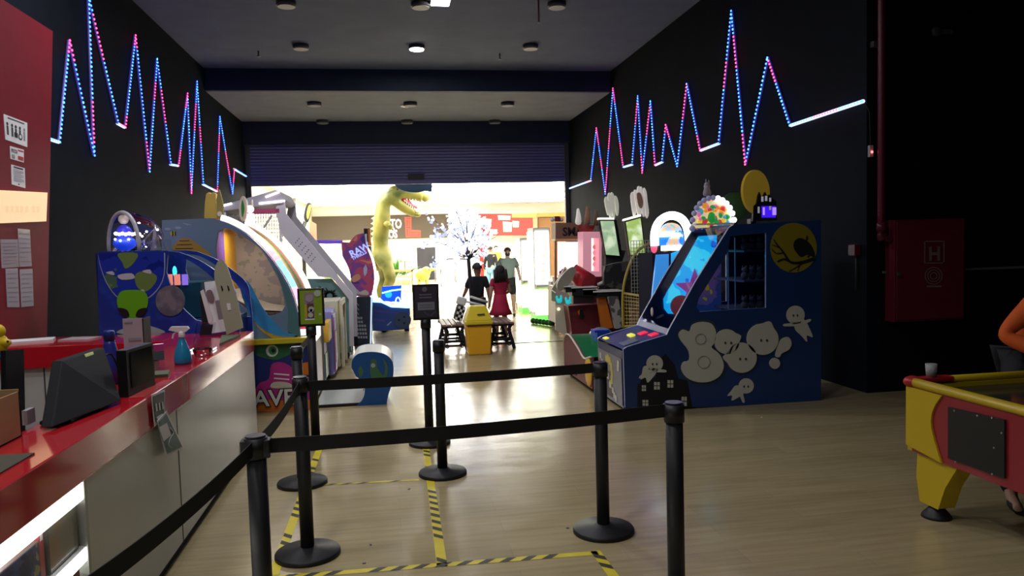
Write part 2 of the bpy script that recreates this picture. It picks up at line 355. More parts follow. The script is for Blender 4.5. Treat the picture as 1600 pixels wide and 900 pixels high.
LL = [(70, 216), (88, 222), (104, 63), (143, 243), (134, -6), (181, 193), (192, 199), (208, 55), (230, 268), (242, 92), (264, 257), (276, 259), (290, 146), (296, 302), (305, 127), (315, 288), (337, 299), (341, 182), (361, 303), (364, 264), (399, 283)]
RL = [(886, 296), (925, 282), (934, 200), (948, 303), (960, 138), (976, 261), (990, 257), (999, 150), (1006, 270), (1019, 158), (1026, 258), (1037, 253), (1043, 195), (1061, 260), (1076, 131), (1097, 235), (1126, 224), (1146, 17), (1168, 257), (1203, 90), (1238, 196), (1352, 158)]
led(LL, XL, 1, 'blue and pink LED strip zigzagging like a heartbeat on the left wall', 3)
led(RL, XR, -1, 'blue and pink LED strip zigzagging like a heartbeat on the right wall', 5)
# ---- fire cabinet and pipe
fc = thing('fire_hose_cabinet', (5.4, 7.1, .8), 'dark red fire hose cabinet marked H on the black recess wall', 'cabinet')
hr = mat('fire_red', (.11, .007, .018), .5, noise=.1)
q0 = P(1398, 504, 7.08); q1 = P(1509, 341, 7.08)
MB().box((q0.x, 7.09, q0.z), (q1.x, 7.24, q1.z), hr).build('body', fc, .008)
MB().box((q0.x+.02, 7.075, q0.z+.02), (q1.x-.02, 7.09, q1.z-.02), hr).build('door', fc, .004)
mk = mat('faded_white_mark', (.16, .11, .11), .6); m = MB(); Yd = 7.075
for e in (((1444, 376), (1476, 378)), ((1444, 410), (1476, 412))): m.dec([(e[0][0], e[0][1]), (e[1][0], e[0][1]), (e[1][0], e[1][1]), (e[0][0], e[1][1])], Yd, mk)
for e in ((1444, 1446), (1474, 1476)): m.dec([(e[0], 376), (e[1], 376), (e[1], 412), (e[0], 412)], Yd, mk)
m.text('H', P(1450, 407, Yd-.004), (1, 0, 0), (0, 0, 1), .20, mk, bold=.035)
for q in range(3): m.fp(circ(1459, 431, 14-q*4), Yd-.006, .002, mk, [circ(1459, 431, 12.4-q*4)])
m.dec([(1448, 446), (1471, 446), (1471, 449), (1448, 449)], Yd, mk); m.build('sign_marks', fc)
MB().cyl((q0.x+.03, 7.05, q0.z+.5), (q0.x+.03, 7.075, q0.z+.5), .02, dgrey).build('latch', fc)
pm = mat('dark_red_pipe', (.09, .008, .022), .35); t = thing('fire_pipe', (XR+.2, 7.12, 1.6), 'dark red fire pipe running down the wall to the hose cabinet', 'pipe')
g = P(1377, 372, 7.14); MB().tube(cr([(g.x, 7.14, Z1), (g.x, 7.14, g.z+.3), (g.x, 7.14, g.z+.07), (g.x+.04, 7.14, g.z), (q0.x, 7.14, g.z-.02)], 4), .038, pm, 14).build('pipe', t)
MB().cyl((g.x, 7.14, g.z+.07), (g.x, 7.14, g.z+.16), .048, pm).build('coupling', t)
MB().box((g.x-.06, 7.18, 3.6), (g.x+.06, 7.24, 3.66), dgrey).build('bracket', t)
a = P(1333, 391, 7.1); t = thing('alarm_button', (XR-.04, 7.6, 1.5), 'small dark red alarm box on the wall edge with a thin conduit below', 'alarm box')
a = PX(1333, 391, XR-.05); MB().box((XR-.07, a.y-.06, a.z-.06), (XR, a.y+.06, a.z+.06), pm).build('box', t, .006)
MB().cyl((XR-.015, a.y, a.z-.42), (XR-.015, a.y, a.z-.06), .010, dgrey).build('conduit', t)
a = PX(1360, 236, XR-.02); t = thing('led_controller', (XR-.02, a.y, a.z), 'tiny LED controller with a glowing red lamp beside the pipe', 'controller')
a = P(1358, 236, 7.2); t.location = (XR+.02, 7.2, a.z-.05)
MB().box((XR+.01, 7.2, a.z-.06), (XR+.05, 7.24, a.z+.06), greyp).build('case', t, .003); MB().ell((XR+.03, 7.195, a.z-.01), .012, emi('red_pilot', (1, .05, .05), 12)).build('pilot_lamp', t)
MB().tube([(XR-.01, 7.25, PX(1352, 158, XR).z-.02), (XR+.02, 7.22, a.z+.4), (XR+.03, 7.22, a.z+.06)], .006, black, 6).build('cable', t)
m = MB(); a = P(1455, 53, 7.235); mk2 = mat('dim_wall_mark', (.035, .038, .045), .6)
m.ell(P(1463, 49, 7.22), (.055, .03, .055), mk2, 12, 8); m.box(P(1470, 53, 7.21), P(1486, 47, 7.24), mk2)
m.build('wall_fixture', label='barely visible small grey fixture high on the black recess wall', cat='wall fixture')
# ================================================================== THE MALL BEYOND THE SHUTTER
mw = mat('mall_white', (.88, .86, .78), .6)
struct('wall_mall_left', MB().box((XL-.2, YS+.2, 0), (XL, YM, 4.2), mat('mall_cream_wall', (.62, .56, .36), .6)))
struct('wall_mall_back', MB().box((XL-.2, YM, 0), (14, YM+.2, 4.2), mw))
struct('wall_mall_right', MB().box((14, YS, 0), (14.2, YM, 4.2), mw))
struct('wall_mall_front', MB().box((XR+.15, YS+.15, 0), (14, YS+.2, 4.2), mw))
struct('ceiling_mall', MB().box((XL-.2, YS+.2, Z3), (14.2, YM+.2, Z3+.1), mat('mall_ceiling', (.9, .9, .88), .7)))
struct('trim_5', MB().box((XL, YS+.16, 3.62), (14, YS+.3, 5.1), mw))
for i, (x, y) in enumerate([(x, y) for y in (22.6, 26.2, 29.8, 33.4) for x in (-1.6, 2.4, 6.4)]):
    t = thing('mall_ceiling_panel', (x, y, Z3-.05), 'large glowing white light panel in the mall ceiling', 'ceiling light', 'light panels of the mall ceiling')
    MB().box((x-1.4, y-1.1, Z3-.05), (x+1.4, y+1.1, Z3), mw).build('frame', t); MB().box((x-1.34, y-1.04, Z3-.06), (x+1.34, y+1.04, Z3-.05), emi('mall_panel_light', (1, .98, .93), MALL_EMIT)).build('diffuser', t)
# pilasters and shop fronts on the left mall wall
for (x, y0, y1, lab) in ((461, 296, 440, 'dark grey pilaster on the left mall wall, the nearer one'), (506, 323, 440, 'dark grey pilaster on the left mall wall, the farther one')):
    a = PX(x, y0, XL+.06); MB().box((XL, a.y-.28, 0), (XL+.1, a.y+.28, a.z), greyp).build('wall_pilaster', label=lab, cat='pilaster', bevel=.01)
for (x, y0, y1, c, lab) in ((478, 305, 330, 'tan', 'small tan ornament panel high on the left mall wall, nearer'), (496, 315, 330, 'tan', 'small tan ornament panel high on the left mall wall, farther')):
    a = PX(x, y0, XL+.03); MB().box((XL, a.y-.2, a.z-.45), (XL+.05, a.y+.2, a.z), mat('tan', (.5, .42, .2), .6)).build('wall_ornament', label=lab, cat='wall ornament')
a = PX(481, 318, XL+.1); t = thing('inflatable_banner', (XL+.5, a.y, 0), 'tall black edged yellow banner leaning by the left mall wall', 'banner')
MB().fp(cr([(486, 318), (480, 318), (475, 335), (476, 345), (481, 347), (485, 335), (487, 322)], 3, True), 24, .05, black).build('border', t)
MB().dec(cr([(486, 320), (482, 322), (479, 335), (481, 343), (484, 334), (486, 325)], 3, True), 24, mat('banner_yellow', (.45, .4, .05), .5)).build('print', t)
z0 = P(477, 346, 24); MB().tube([z0, P(473, 360, 24), (P(473, 360, 24).x, 24, 0)], .06, black).build('pole', t)
MB().fp([(485, 345), (494, 350), (495, 378), (482, 378)], 27, .05, mat('coral_print', (.5, .13, .08), .5)).build('shop_poster', label='coral red poster on a stand by the left mall wall', cat='poster')
MB().box((P(484, 378, 27).x, 27, 0), (P(494, 378, 27).x, 27.05, P(484, 378, 27).z), white).build('poster_stand', label='white stand under the coral poster', cat='stand')
# brown shop with lettering
br = mat('brown_fascia', (.070, .055, .038), .7)
t = thing('mall_shop', (0, YM-.3, 0), 'dark brown shop fascia with white lettering and a red maze emblem', 'shop sign')
a = P(508, 376, YM-.2); b = P(700, 334, YM-.2); MB().box((XL+.01, YM-.25, a.z), (b.x, YM-.01, b.z), br).build('fascia', t, .01)
m = MB(); wl = mat('white_letters', (.9, .9, .85), .5); m.text('PONTO', P(583, 357.5, YM-.26), (1, 0, 0), (0, 0, 1), .62, wl, bold=.03, sx=.62); m.text('GRAJOS', P(582, 372.5, YM-.26), (1, 0, 0), (0, 0, 1), .54, wl, bold=.03, sx=.62)
m.fp(circ(612, 359, 4.5), YM-.26, .01, wl, [circ(612, 359, 3)]); m.build('lettering', t)
m = MB(); rr = mat('maze_red', (.42, .07, .045), .5)
m.fp([(632, 339), (643, 339), (643, 359), (657.5, 360), (657.5, 371), (634, 371)], YM-.27, .02, rr)
for (x0, y0, x1, y1) in ((634.5, 341, 641.5, 342), (636, 344, 637, 353), (639.5, 344, 640.5, 353), (634.5, 355, 641.5, 356), (636, 358, 637, 369), (639.5, 358, 640.5, 366), (643, 362.5, 656, 363.3), (643, 365.5, 656, 366.3), (640, 368.5, 656, 369.3)):
    m.fp([(x0, y0), (x1, y0), (x1, y1), (x0, y1)], YM-.29, .01, br)
m.build('emblem', t)
m = MB()
for i in range(22): x = 508+i*9; m.dec([(x, 376), (x+5, 376), (x+2.5, 379)], YM-.1, wl)
m.build('scalloped_edge', t, kind='stuff')
dk = mat('dark_door', (.03, .03, .035), .5)
struct('door_1', MB().box(P(653, 441, YM-.06), P(680, 386, YM), dk), .01)
# red kiosk shop on the right
t = thing('red_shop', (5, YM-1, 0), 'red fast food shop with glowing menu boards beyond the white tree', 'shop front')
mr_ = mat('shop_red', (.42, .025, .018), .5); Yk = YM-1.2
MB().fp([(749, 334), (833, 334), (833, 368), (749, 368)], Yk, .2, mr_).build('fascia', t)
MB().fp([(800, 334), (838, 333), (838, 340), (800, 340)], Yk-.05, .05, mat('shop_yellow', (.7, .4, .06), .5)).build('yellow_band', t)
for cx, cy, rx, ry in ((758, 348, 10, 7), (788, 340, 10, 3.5), (793, 354, 7, 8), (806, 350, 5, 5), (771, 362, 6, 4)): MB().fp([(cx-rx, cy-ry), (cx+rx, cy-ry*.8), (cx+rx*.9, cy+ry), (cx-rx*.9, cy+ry)], Yk-.04, .04, emi('menu_glow', (1, .75, .6), 1.5)).build('menu_board', t)
MB().box((P(749, 368, Yk).x, Yk, 0), (P(760, 368, Yk).x, Yk+.2, P(760, 334, Yk).z), mr_).build('side_pier', t); MB().box((P(833, 368, Yk).x, Yk, 0), (P(840, 368, Yk).x, Yk+.2, P(838, 334, Yk).z), mat('brown_pier', (.35, .2, .1), .5)).build('side_pier', t)
MB().box((P(756, 415, Yk).x, Yk-.1, 0), (P(833, 415, Yk).x, Yk+.4, 1.1), cream).build('counter', t)
MB().fp([(838, 333), (886, 332), (886, 338), (838, 339)], YM-.6, .5, mat('amber_trim', (.6, .34, .08), .5)).build('shop_awning', label='amber shop trim at the far right of the mall', cat='awning')
MB().fp([(842, 340), (886, 339), (886, 440), (842, 440)], YM-.4, .39, mat('tan_front', (.28, .14, .05), .5)).build('shop_sign_board', label='tan shop board below the amber trim in the mall', cat='sign board')
# planters, foliage
def leafy(name, px, py, Y, h, r, n, c, lab, seed, pot=True, grp=None):
    rnd = random.Random(seed); b = P(px, py, Y); t = thing(name, (b.x, Y, 0), lab, 'plant', grp)
    if pot: MB().lathe([(r*.45, 0), (r*.6, .35), (r*.62, .4), (r*.5, .4)], (b.x, Y, 0), mat('tan_pot', (.5, .36, .2), .6), 16).build('pot', t)
    m = MB(); base = Vector((b.x, Y, .4 if pot else .8))
    for i in range(n):
        a = rnd.uniform(0, 6.28); e = rnd.uniform(.3, 1.3); d = Vector((math.cos(a)*math.cos(e), math.sin(a)*math.cos(e), math.sin(e))); L = rnd.uniform(.5, 1)*h
        tip = base+d*L+Vector((0, 0, -.1*L)); mid = base+d*L*.55; w = d.cross(Vector((0, 0, 1))).normalized()*.05
        m.add([base, mid+w, tip, mid-w, mid+Vector((0, 0, .02))], [(0, 1, 4), (1, 2, 4), (2, 3, 4), (3, 0, 4)], c)
    m.build('leaves', t); return t
lg = mat('leaf_green', (.05, .16, .02), .5)
leafy('potted_palm', 618, 430, 31, 1.1, .5, 60, lg, 'green leafy plant right of the dinosaur in the mall', 1)
leafy('potted_palm', 632, 430, 33, 1.0, .5, 50, lg, 'green leafy plant farther right of the dinosaur, beside its neighbour', 2)
leafy('potted_palm', 518, 430, 29, 1.0, .5, 50, mat('pale_leaf', (.3, .4, .2), .5), 'pale green plant left of the purple marquee in the mall', 3)
# rail and wooden shelf unit near the dinosaur
t = thing('wooden_display', (P(620, 425, 28).x, 28, 0), 'low wooden display stall with white shelves behind the blue ride', 'stall')
a = P(592, 423, 28); b = P(645, 423, 28); pw = mat('pale_wood', (.32, .18, .07), .5)
MB().box((a.x, 27.8, a.z-.06), (b.x, 28.4, a.z), pw).build('top', t)
for q in range(2): MB().box((a.x, 27.8, .1+q*.35), (b.x, 28.4, .14+q*.35), mat('shelf_white', (.8, .75, .6), .5)).build('shelf', t)
for x in (a.x, b.x-.06):
    for y in (27.8, 28.34): MB().box((x, y, 0), (x+.06, y+.06, a.z), pw).build('post', t)
for k, (px, py) in enumerate(((628, 412), (638, 412))):
    a = P(px, 423, 28); a.x = P(px, 423, 28.1).x; a.z += .005; t = thing('framed_picture', (a.x, 28.1, a.z), ('small pinkish framed picture on the wooden stall, left', 'small pinkish framed picture on the wooden stall, right')[k], 'picture')
    MB().box((a.x-.1, 28.1, a.z), (a.x+.1, 28.13, a.z+.3), mat('pink_pic', (.6, .4, .35), .5)).build('picture', t); MB().box((a.x-.11, 28.135, a.z+.0), (a.x+.11, 28.15, a.z+.32), wood).build('frame', t)
# yellow ride-on animal
a = P(662, 470, 24); t = thing('yellow_ride_animal', (a.x, 24, 0), 'pale yellow ride-on toy animal with a trunk standing in the mall', 'ride-on toy')
yc = mat('pale_yellow_toy', (.55, .45, .08), .4); s_ = P(660, 430, 24)
m = MB(); m.ell((s_.x, 24, s_.z), (.24, .3, .22), yc); m.ell((s_.x+.12, 23.9, s_.z+.12), .15, yc); m.tube([(s_.x+.2, 23.9, s_.z+.14), (s_.x+.32, 23.9, s_.z+.18), (s_.x+.42, 23.9, s_.z+.17)], [.06, .045, .04], yc); m.build('body', t)
for dx in (-.14, .14):
    for dy in (-.15, .15): MB().cyl((s_.x+dx, 24+dy, 0), (s_.x+dx*.9, 24+dy, s_.z), .045, yc).build('leg', t)
MB().ell((s_.x+.2, 23.78, s_.z+.17), .02, black).build('eye', t)
# food court tables and chairs
def cafe_chair(x, y, rz, label, c):
    t = thing('cafe_chair', (x, y, 0), label, 'chair', 'food court chairs', rz)
    MB().box((x-.2, y-.2, .43), (x+.2, y+.2, .46), c).build('seat', t); MB().box((x-.2, y+.17, .5), (x+.2, y+.2, .85), c).build('backrest', t)
    for dx in (-.17, .17):
        for dy in (-.17, .17): MB().cyl((x+dx, y+dy, 0), (x+dx, y+dy, .85 if dy > 0 else .43), .014, greyp, n=8).build('leg', t)
def cafe_table(x, y, lab):
    t = thing('cafe_table', (x, y, 0), lab, 'table', 'food court tables'); MB().box((x-.4, y-.35, .72), (x+.4, y+.35, .75), cream).build('tabletop', t, .005)
    MB().cyl((x, y, .02), (x, y, .72), .03, greyp).build('column', t); MB().lathe([(.22, 0), (.22, .015), (.04, .03)], (x, y, 0), greyp).build('base', t)
cgr = mat('chair_grey_blue', (.25, .3, .36), .5)
for i, (px, py) in enumerate(((705, 432), (724, 438), (688, 427))):
    a = PZ(px, py+6, 0); y = min(max(a.y, 26), 35); x = P(px, py, y).x
    cafe_chair(x, y, .4*i, ('grey food court chair left of the white tree trunk', 'grey food court chair just behind the white tree', 'grey food court chair near the dark mall door')[i], cgr)
cafe_table(P(712, 430, 33).x, 33, 'cream food court table seen through the white tree'); cafe_table(P(700, 430, 29).x-.2, 30, 'cream food court table near the dark mall door')
for i, (px, Y) in enumerate(((815, 19.4), (808, 21.5))):
    x = P(px, 450, Y).x; t = thing('folding_chair', (x, Y, 0), ('pale folding chair leaning by the white claw machines, nearer', 'pale folding chair leaning by the white claw machines, farther')[i], 'chair')
    pc = mat('pale_metal', (.6, .6, .5), .4, metal=.4)
    for s_ in (-1, 1): MB().tube([(x+s_*.18, Y-.25, 0), (x+s_*.18, Y, .45), (x+s_*.18, Y+.12, .9)], .015, pc).build('leg', t); MB().tube([(x+s_*.16, Y+.25, 0), (x+s_*.16, Y-.1, .46)], .015, pc).build('leg', t)
    MB().box((x-.18, Y-.12, .44), (x+.18, Y+.2, .47), pc).build('seat', t); MB().box((x-.18, Y+.08, .7), (x+.18, Y+.11, .9), pc).build('backrest', t)
# blue starry banner under the shutter
MB().fp(cr([(612, 277), (620, 293), (634, 299), (650, 301), (664, 298.5), (673, 300)], 3)+[(675, 299), (675, 277)], 21.6, .06, mat('starry_blue', (.03, .07, .16), .4)).build('hanging_banner', label='dark blue starry banner hanging just below the shutter above the dinosaur', cat='banner')
m = MB()
# ================================================================== DINOSAUR (skin) in the mall, Y = 23
YD = 23.0; t = thing('dinosaur_statue', (P(598, 470, YD).x, YD, 0), 'tall yellow green dinosaur statue roaring with an open red mouth in the mall', 'statue')
dm = ramp_mat('dino_skin', [(.3, (.03, .045, .004)), (.5, (.14, .14, .014)), (.72, (.25, .20, .03))], scale=2.2, detail=6, rough=.55, const=False)
def D(px, py, dy=0.): return P(px, py, YD+dy)
sv = [D(600, 400), D(594, 376), D(597, 350), D(598, 328), D(600, 310), D(611, 300), D(625, 302), D(641, 303), D(654, 305), D(663, 308),   # 0-9 hips..snout
      D(617, 313), D(629, 323), D(641, 330), D(651, 335),                                                                                # 10-13 jaw
      D(590, 408), D(575, 425, .3), D(555, 440, .8), D(530, 452, 1.3),                                                                    # 14-17 tail
      D(605, 415, -.25), D(611, 437, -.4), D(601, 455, -.3), D(604, 470, -.35), D(612, 474, -.5),                                         # 18-22 near leg
      D(598, 415, .25), D(602, 437, .3), D(593, 455, .35), D(596, 468, .3), D(604, 472, .2),                                              # 23-27 far leg
      ]
se = [(0, 1), (1, 2), (2, 3), (3, 4), (4, 5), (5, 6), (6, 7), (7, 8), (8, 9), (5, 10), (10, 11), (11, 12), (12, 13), (0, 14), (14, 15), (15, 16), (16, 17),
      (0, 18), (18, 19), (19, 20), (20, 21), (21, 22), (0, 23), (23, 24), (24, 25), (25, 26), (26, 27)]
ft = .0196
sr = [.22, .24, .28, .24, .23, .27, .27, .20, .19, .25, .20, .18, .15, .13, .22, .20, .15, .06, .20, .18, .12, .09, .09, .20, .18, .12, .09, .09]
bd = MB().skin(sv, se, sr, dm, 2)
for dy in (-.24, .2): bd.skin([D(600, 348, dy*.6), D(607, 352, dy), D(612, 357, dy*1.2), D(608, 350, dy*1.3)], [(0, 1), (1, 2), (2, 3)], [.13, .10, .08, .05], dm, 2)
bd.ell(D(618, 297), (.22, .17, .13), dm); bd.ell(D(664, 308), (.15, .15, .15), dm); bd.ell(D(652, 335), (.12, .11, .08), dm)
bd.build('body', t)
mo = MB(); mo.skin([D(624, 306, -.02), D(634, 312, -.02), D(644, 322, -.02), D(652, 325, -.02)], [(0, 1), (1, 2), (2, 3)], [.13, .09, .05, .03], mat('mouth_red', (.45, .02, .05), .35), 1); mo.build('tongue', t)
th = MB()
for i in range(7):
    for dy in (-.09, .09):
        a = D(633+i*3, 315.5+i*2.6, dy); th.cyl(a, a+Vector((0, 0, .09)), .022, wl, rb=.003, n=6); a = D(631+i*4.6, 309+i*.5, dy); th.cyl(a, a-Vector((0, 0, .09)), .02, wl, rb=.003, n=6)
th.build('teeth', t); MB().ell(D(621, 296, -.2), .035, black, 8, 6).build('eye', t)
cre = MB()
for i in range(14):
    px, py = 594-i*.75, 300+i*8; a = D(px+2, py); cre.add([a+Vector((0, -.05, .12)), a+Vector((0, .05, .12)), a+Vector((-.24, 0, -.02)), a+Vector((0, 0, -.16))], [(0, 1, 2), (1, 3, 2), (3, 0, 2), (0, 1, 3)], mat('pale_crest', (.62, .66, .42), .5))
cre.build('crest', t)
# ================================================================== WHITE BLOSSOM TREE with benches, bin, bag
YT = 12.75; tr = P(738, 520, YT); t = thing('light_tree', (tr.x, YT, 0), 'artificial tree with glowing white blossoms on a thin dark trunk', 'tree')
bk_ = mat('dark_bark', (.018, .014, .02), .6); rnd = random.Random(11)
ctr = P(733, 385, YT); T = MB(); b0 = Vector((tr.x, YT, .03)); b1 = P(737, 470, YT); b2 = P(732, 405, YT); b3 = P(730, 385, YT)
MB().tube([b0, b1, b2, b3], [.045, .035, .03, .022], bk_).build('trunk', t)
MB().lathe([(.22, 0), (.22, .02), (.05, .04)], (tr.x, YT, 0), bk_).build('base', t)
tw = MB(); tips = []
for (px, py, dy) in ((672, 375, .1), (684, 355, -.2), (700, 340, .3), (712, 328, -.1), (729, 326, .1), (748, 335, -.3), (765, 347, .2), (778, 368, -.1), (772, 392, .3), (752, 398, -.3), (690, 400, .3), (705, 415, -.2), (758, 412, .2), (745, 365, .4), (715, 365, -.4), (730, 350, .45), (672, 415, 0), (700, 385, .5), (722, 395, -.4), (760, 380, -.4)):
    e = P(px, py, YT+dy); mid = (b2 if rnd.random() < .6 else b3).lerp(e, .5)+Vector((0, 0, .06)); tw.tube([b2 if py > 360 else b3, mid, e], [.014, .008, .003], bk_, 5)
    for q in range(3):
        s0 = b3.lerp(e, rnd.uniform(.4, .8)); e2 = s0+Vector((rnd.uniform(-.3, .3), rnd.uniform(-.3, .3), rnd.uniform(-.1, .35))); tw.tube([s0, e2], [.005, .002], bk_, 4); tips.append((s0, e2))
    tips.append((mid, e))
tw.build('branches', t)
bl = MB(); bl2 = MB(); bm_ = emi('blossom_light', (.85, .88, 1), 2.6); bm2 = emi('blossom_light_dim', (.5, .56, .85), .9)
for k in range(620):
    s0, e = rnd.choice(tips); p = s0.lerp(e, rnd.uniform(.2, 1.05))+Vector([rnd.gauss(0, .04) for _ in range(3)]); rot = Matrix.Rotation(rnd.uniform(0, 3), 3, 'Z')@Matrix.Rotation(rnd.uniform(0, 3), 3, 'X')
    r = rnd.uniform(.018, .042); bl.ell(p, (r, r, r*.45), bm_ if k % 3 else bm2, 6, 3, rot)
bl.build('blossoms', t, kind='stuff')
ir = mat('cast_iron', (.02, .018, .025), .45); sl = mat('bench_slat', (.24, .15, .12), .5, noise=.15)
def bench(x0, x1, y0, y1, label):
    t = thing('slatted_bench', ((x0+x1)/2, (y0+y1)/2, 0), label, 'bench', 'benches around the blossom tree'); n = 5; w = (x1-x0)/n
    for i in range(n): MB().box((x0+i*w+.006, y0, .405), (x0+(i+1)*w-.006, y1, .435), sl).build('slat', t, .004)
    for y in (y0+.06, y1-.06):
        f = MB()
        for s_, x in ((1, x0+.03), (-1, x1-.03)):
            f.tube(cr([(x, y, .40), (x+s_*.05, y, .33), (x+s_*.03, y, .22), (x+s_*.0, y, .12), (x-s_*.02, y, .03), (x-s_*.03, y, .0)], 4), .028, ir)
            for q in range(4): f.tube(circ3((x+s_*.05, y, .31-q*.075), .028), .009, ir, 6, True)
        f.tube([(x0, y, .39), (x1, y, .39)], .02, ir); f.tube([(x0+.05, y, .16), (x1-.05, y, .16)], .022, ir); f.tube([(x0+.05, y, .09), (x1-.05, y, .09)], .018, ir)
        f.build('iron_end_frame', t)
def circ3(c, r, n=10): return [(c[0]+r*math.cos(2*math.pi*i/n), c[1], c[2]+r*math.sin(2*math.pi*i/n)) for i in range(n)]
bx0 = P(690, 509, 11.9).x
bench(bx0, bx0+.40, 11.85, 12.9, 'slatted bench with iron ends left of the yellow bin')
bx1 = P(803, 505, 11.9).x
bench(bx1-.40, bx1, 11.85, 12.75, 'slatted bench with iron ends right of the yellow bin')
# bin
ex = P(729, 556, 11.36).x; fx = P(771, 556, 11.36).x; cx = (ex+fx)/2; w = (fx-ex)/2*.96; t = thing('trash_bin', (cx, 11.55, 0), 'yellow litter bin with a sloping hooded lid in front of the benches', 'bin')
ym = mat('bin_yellow', (.80, .40, .02), .35); zt = P(750, 503, 11.36).z
def taper(m, x0, x1, y0, y1, z0, x2, x3, y2, y3, z1, mm):
    return m.add([(x0, y0, z0), (x1, y0, z0), (x1, y1, z0), (x0, y1, z0), (x2, y2, z1), (x3, y2, z1), (x3, y3, z1), (x2, y3, z1)], [(0, 3, 2, 1), (4, 5, 6, 7), (0, 1, 5, 4), (1, 2, 6, 5), (2, 3, 7, 6), (3, 0, 4, 7)], mm)
taper(MB(), cx-w*.86, cx+w*.86, 11.38, 11.72, 0, cx-w, cx+w, 11.36, 11.76, zt-.06, ym).build('body', t, .02)
lid = MB(); z2 = P(750, 478, 11.45).z; taper(lid, cx-w*1.06, cx+w*1.06, 11.33, 11.79, zt-.04, cx-w*1.06, cx+w*1.06, 11.33, 11.79, zt+.02, mat('bin_lid_yellow', (.72, .55, .03), .35)); taper(lid, cx-w*1.04, cx+w*1.04, 11.34, 11.78, zt+.02, cx-w*.62, cx+w*.62, 11.46, 11.70, z2, mat('bin_lid_yellow', (.72, .55, .03), .35)); lid.build('lid', t, .015)
MB().box((cx-w*.9, 11.345, zt-.06), (cx+w*.9, 11.37, zt-.035), mat('bin_slot', (.12, .05, .05), .6)).build('slot', t)
MB().fp([(746, 491), (757, 490), (757, 491.3), (746, 492.3)], 11.36, .04, dgrey).build('printed_line', t)
# bag on left bench
bc = P(722, 500, 12.2); t = thing('checkered_bag', (bc.x, 12.2, .436), 'black and white checkered bag lying tilted on the left bench', 'bag')
R_ = Matrix.Rotation(math.radians(18), 3, 'Y'); b_z = .436
bagm = MB(); bagm.cbox((bc.x-.04, 12.2, b_z+.15), (.13, .28, .24), blackm, R_); bagm.build('body', t, .02)
pm_ = MB()
for i in range(3):
    for j in range(5):
        if (i+j) % 2 == 0: pm_.cbox(Vector((bc.x-.04, 12.2, b_z+.15))+R_@Vector((-.04+i*.04, -.143, -.09+j*.045)), (.036, .006, .04), white, R_)
pm_.build('checks', t); MB().cbox((bc.x+.0, 12.22, b_z+.34), (.15, .2, .13), white, R_).build('white_bundle', t, .02)
t = thing('stroller_bundle', (P(748, 475, 12.3).x, 12.3, 0), 'pile of black and white things behind the bin lid', 'bundle'); a = P(748, 476, 12.1)
taper(MB(), a.x-.13, a.x+.08, 11.9, 12.2, 0, a.x-.16, a.x+.10, 11.9, 12.2, a.z-.02, blackm).build('dark_pack', t, .03)
MB().tube([(a.x-.14, 12.02, a.z+.14), (a.x+.14, 12.02, a.z+.04)], .02, white).build('handle', t); MB().tube([(a.x-.2, 12.04, a.z+.06), (a.x+.1, 12.04, a.z-.02)], .018, white).build('handle', t)
# ================================================================== MACHINES ALONG THE LEFT WALL
def xz(pxs, Y): return [(P(x, y, Y).x, P(x, y, Y).z) for x, y in pxs]
def loft(m, pts, Ya, Yb, mm, closed=False):
    """skin between the same outline at two depths: roofs, ramps, curved fronts (pts are x,z in metres)"""
    L = len(pts); vs = [(x, Ya, z) for x, z in pts]+[(x, Yb, z) for x, z in pts]
    return m.add(vs, [(i, (i+1) % L, L+(i+1) % L, L+i) for i in range(L if closed else L-1)], mm)
# ---- space machine (earth, moon, alien)
YE, YF = 7.2, 7.85
g = thing('space_ball_machine', (-1.9, 7.5, 0), 'blue space arcade machine with a painted earth, moon and green alien, behind the counter', 'arcade machine')
outE = [(158, 640), (152, 397), (155, 393), (262, 392)]+cr([(280, 394), (310, 406), (338, 424), (365, 448), (371, 476), (374, 505), (375, 530)], 3)+[(375, 640)]
holeE = cr([(262, 398), (282, 401), (305, 413), (330, 432), (352, 456), (368, 484)], 3)+[(372, 505), (330, 505)]+cr([(306, 500), (283, 478), (268, 450), (260, 425)], 3)
space = ramp_mat('space_print', [(0, (.006, .018, .16)), (.48, (.010, .034, .27)), (.6, (.018, .055, .38)), (.83, (.06, .14, .5))], scale=5, detail=6, rough=.3, const=False, coat=.2)
earth = ramp_mat('earth_print', [(0, (.006, .016, .24)), (.50, (.012, .034, .38)), (.66, (.06, .14, .10)), (.70, (.12, .22, .06)), (.76, (.3, .34, .35))], scale=2.6, detail=5, rough=.3, coat=.2)
moon = ramp_mat('moon_print', [(0, (.05, .05, .09)), (.45, (.10, .10, .14)), (.6, (.17, .17, .20))], scale=9, detail=4, rough=.5, const=False)
edge = mat('pale_edging', (.30, .36, .5), .35)
m = MB(); m.fp(outE, YE, .03, space, [holeE], side=edge)
m.dec([(153, 398)]+[(258, 395)]+cr([(258, 395), (257, 430), (245, 455), (222, 472), (200, 474), (180, 462), (165, 440), (156, 415)], 3), YE, edge, 0)
m.dec([(153, 396), (256, 395)]+cr([(256, 395), (255.5, 430), (243.5, 454), (221, 470.5), (201, 472.5), (181, 461), (166, 439), (157, 415)], 3), YE, earth, 1)
m.dec(cr([(184, 396), (215, 396), (208, 412), (196, 420), (191, 410)], 3, True), YE, mat('land_green', (.13, .22, .06), .4), 2)
m.dec(cr([(212, 428), (230, 424), (245, 432), (240, 446), (226, 456), (213, 446)], 3, True), YE, mat('land_green', (.13, .22, .06), .4), 2)
for q in (((165, 426), (176, 424), (178, 430)), ((184, 430), (205, 427), (210, 435), (190, 437)), ((222, 424), (234, 421), (236, 428)), ((218, 455), (224, 452), (226, 459))): m.dec(cr(list(q), 3, True), YE, mat('cloud_print', (.45, .48, .52), .5), 3)
